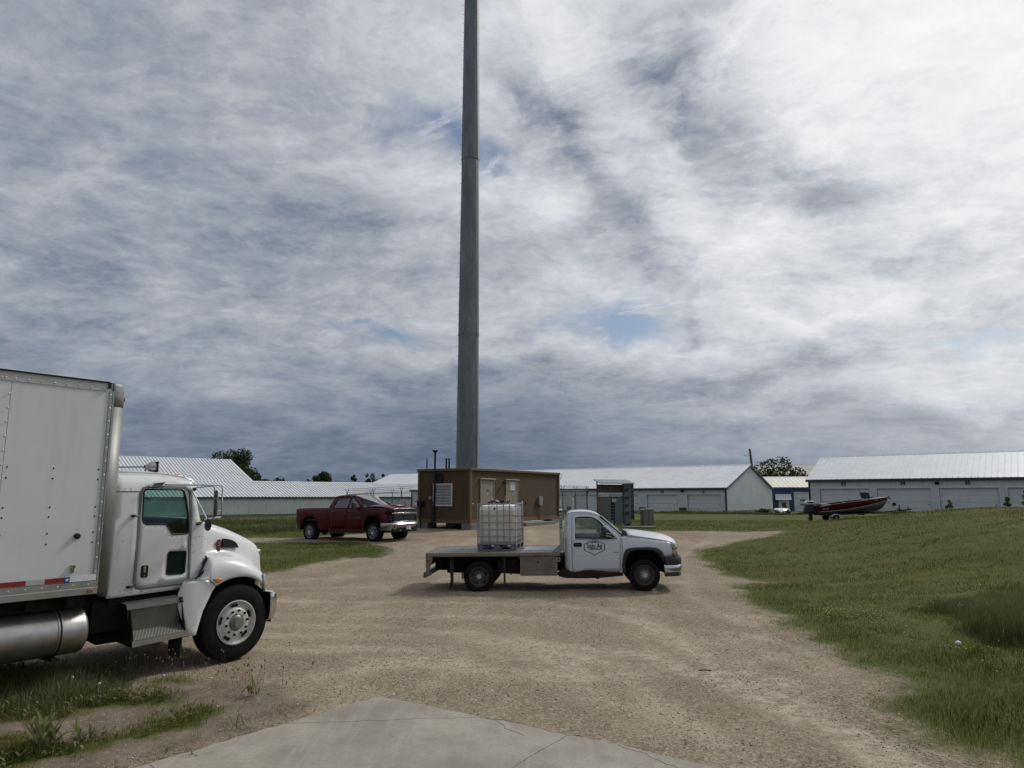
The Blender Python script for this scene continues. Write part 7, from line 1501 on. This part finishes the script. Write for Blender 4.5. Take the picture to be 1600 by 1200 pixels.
def stones():
    X, Y = wedge(70000, 5.2, 19, -38, 38); g, d, p = masks(X, Y); ap = sdist([(-1.52, 8.62), (1.05, 6.98), (7.5, 2.2), (7.5, -6), (-7.5, -6), (-5.4, 3.6)], X, Y)
    k = ((g > .15) | ((np.minimum(d, -p) > .1) & (RNG.random(len(X)) < .12))) & (ap < RNG.normal(-.05, .10, len(X))) & (fbm(X, Y, 41, 4, .9) + RNG.normal(0, .12, len(X)) > .42); X, Y = X[k], Y[k]; n = len(X); r = np.hypot(X, Y)
    s = np.clip(RNG.lognormal(-5.0, .38, n), .003, .018) * (.8 + r * .030); o = np.array([(1, 0, 0), (-1, 0, 0), (0, 1, 0), (0, -1, 0), (0, 0, 1), (0, 0, -.6)]); tri = np.array([(0, 2, 4), (2, 1, 4), (1, 3, 4), (3, 0, 4), (2, 0, 5), (1, 2, 5), (3, 1, 5), (0, 3, 5)])
    a = RNG.uniform(0, 6.28, n); ca, sa = np.cos(a), np.sin(a); j = o[None] * (s[:, None, None]) * RNG.uniform(.6, 1.25, (n, 6, 1)); j[..., 1] *= RNG.uniform(.6, 1., (n, 1)); j[..., 2] *= RNG.uniform(.35, .7, (n, 1))
    vx = j[..., 0] * ca[:, None] - j[..., 1] * sa[:, None] + X[:, None]; vy = j[..., 0] * sa[:, None] + j[..., 1] * ca[:, None] + Y[:, None]; nz = (fbm(X, Y, 1, 4, .35) - .5) * .10 + (fbm(X, Y, 2, 4, 2.2) - .5) * .030
    vz = j[..., 2] + (terr(X, Y) + nz * sst(3, 8, r) - .012 + s * .15)[:, None]
    v = np.stack([vx, vy, vz], -1).reshape(-1, 3); f = (np.arange(n) * 6)[:, None, None] + tri[None]; t = np.repeat(np.clip(RNG.normal(.5, .22, n), 0, 1), 6)
    m = leafmat('stone_chips', [(.18, .13, .08), (.30, .23, .145), (.41, .33, .23), (.52, .44, .33), (.63, .57, .47)], .9)
    np_mesh('loose_stones', v, f.reshape(-1, 3), t, m, label='loose crushed stones scattered over the lot', cat='stones')
stones()

# ---------------------------------------------------------------- trees
BARK = mat('bark', (.05, .04, .032), .9, var=.3, vscale=5)
CROWN = leafmat('tree_leaves', [(.006, .014, .005), (.014, .030, .009), (.028, .052, .014), (.050, .080, .022), (.085, .115, .035)], .55)
CROWNP = leafmat('pale_leaves', [(.040, .068, .014), (.075, .115, .022), (.11, .15, .032), (.16, .20, .05), (.22, .25, .08)], .55)
def tree(name, x, y, h, r, label, cat='tree', lobes=12, n=3200, leaf=.28, group=None, m=CROWN, z=None, seed=1, gap=.0, low=.35, flat=.9):
    rnd = random.Random(seed); rg = np.random.default_rng(seed); z = tz(x, y) if z is None else z
    T = empty(name, (x, y, z), label=label, cat=cat, group=group); tr = MB(); th = h * .5
    tr.tube([(0, 0, -.3), (.02 * h, 0, th * .5), (0, .01 * h, th), (.02 * h, 0, h * .8)], [h * .028, h * .021, h * .015, h * .005], 8)
    C = []
    for k in range(lobes):
        a = rnd.uniform(0, 6.28); q = rnd.uniform(.15, .75) ** .7; zz = h * (low + (1 - low) * rnd.uniform(.08, .86)); rad = r * q * (1 - .45 * max(0, zz / h - .55) / .45); c = (math.cos(a) * rad, math.sin(a) * rad, zz); lr = r * rnd.uniform(.26, .46); C.append((c, lr))
        tr.tube([(0, 0, th * rnd.uniform(.5, 1)), (c[0] * .5, c[1] * .5, (th + c[2]) / 2), c], [h * .010, h * .006, h * .002], 5)
    C.append(((0, 0, h - r * .34), r * .36)); tr.build('trunk', BARK, T)
    P = []
    for c, lr in C:
        k = int(n * lr * lr / sum(q[1] ** 2 for q in C)); d = rg.normal(0, 1, (k, 3)); d /= np.linalg.norm(d, axis=1)[:, None]; rr = lr * rg.uniform(.45, 1.08, k) ** .6; P.append(np.array(c) + d * rr[:, None] * np.array([1, 1, flat]))
    P = np.concatenate(P); P = P[P[:, 2] > h * low * .7]; cl = fbm(P[:, 0] * 1. + P[:, 2], P[:, 1] + P[:, 2] * .7, seed, 3, 1.3 / max(.5, r * .3)); keep = cl > (.36 + gap); P, cl = P[keep], cl[keep]; k = len(P)
    a = rg.normal(0, 1, (k, 3)); a /= np.linalg.norm(a, axis=1)[:, None]; b = np.cross(a, rg.normal(0, 1, (k, 3))); b /= np.linalg.norm(b, axis=1)[:, None]; s = leaf * rg.uniform(.6, 1.3, (k, 1))
    v = np.stack([P - a * s * .5, P + b * s * .32, P + a * s * .5, P - b * s * .32], 1).reshape(-1, 3); f = (np.arange(k) * 4)[:, None] + np.array([[0, 1, 2, 3]])
    t = np.clip(.42 + (cl - .5) * 1.1 + rg.normal(0, .13, k), 0, 1); o = np_mesh('crown', v, f, np.repeat(t, 4), m, kind=None); o.parent = T; return T
tree('tree', -59.0, 150, 12.6, 5.0, 'large dark tree rising behind the big pale shed roof', n=7000, lobes=18, leaf=.42, z=-.5, seed=3, low=.2)
tree('tree', -56.2, 152, 8.8, 3.3, 'lower dark tree joined to the right side of the large one', n=4500, lobes=13, leaf=.42, z=-.5, seed=4, low=.15)
tree('tree', -58.5, 172, 6.4, 3.6, 'low flat topped trees just right of the big shed roof slope', n=2600, lobes=9, leaf=.45, z=-.3, seed=5, low=.1)
tree('tree', -54.6, 171, 6.7, 3.8, 'wispy low tree between the flat topped tree and the round one', n=1700, lobes=10, leaf=.45, z=-.3, seed=6, gap=.06, low=.1)
tree('tree', -43.4, 165, 8.3, 3.0, 'round dense tree standing above the low shed roof, left of the pickup', n=4200, lobes=12, leaf=.42, z=-.3, seed=7, low=.1)
tree('tree', -47.0, 165, 6.4, 2.4, 'small bush beside the left of the round dense tree', n=1600, lobes=7, leaf=.4, z=-.3, seed=8, low=.1)
for i, (px, top) in enumerate(((555, 742), (575, 740), (584, 739), (600, 741), (612, 743), (641, 741), (652, 741))):
    D = 196.; tree('far_tree', (px - 800) / 1109. * D, D, 2.3 + (775 - top) / 1109. * D - .1, 1.1 + (i % 3) * .35, ['first dark treetop from the left over the distant shed ridge', 'second treetop from the left over the distant shed ridge', 'pointed treetop over the middle of the distant shed ridge', 'thin pale treetop over the distant shed ridge', 'small treetop beside the thin pale one on the distant ridge', 'treetop close to the hut roof, left of its vent', 'treetop touching the left edge of the hut roof'][i], n=420, lobes=6, leaf=.5, z=0., seed=20 + i, low=.5, group='treetops over the distant shed')
tree('cottonwood', 41.8, 116, 8.4, 3.6, 'sparse leafy tree behind the shed gable, left one of two', n=2600, lobes=14, leaf=.40, z=0., seed=31, gap=.0, low=.15, m=CROWN)
tree('cottonwood', 44.6, 117, 8.4, 3.2, 'sparse leafy tree behind the blue workshop, right one of two', n=2700, lobes=14, leaf=.40, z=0., seed=32, gap=.0, low=.15, m=CROWN)
for i, (x, y, h, lab) in enumerate(((22.6, 37.2, .52, 'small green sapling on the crest of the bank, leftmost of four'), (25.6, 37.2, .58, 'thin bent sapling on the crest of the bank'), (26.9, 37.6, .95, 'taller spreading sapling near the right edge of the bank crest'), (27.6, 37.8, .75, 'rightmost bushy sapling on the bank crest'))):
    tree('sapling', x, y, h, h * .34, lab, 'sapling', lobes=7, n=300, leaf=.10, seed=40 + i, m=CROWNP, group='saplings on the bank', gap=-.05, low=.15)
for i, (x, y, h, r_, lab) in enumerate(((25.1, 72.6, .5, .8, 'dark low shrub at the foot of the shed gable, left one'), (27.7, 73.6, .6, .9, 'dark low shrub near the corner of the shed gable, right one'))):
    tree('shrub', x, y, h, r_, lab, 'shrub', lobes=8, n=700, leaf=.2, seed=50 + i, group='shrubs by the gable', low=.05)
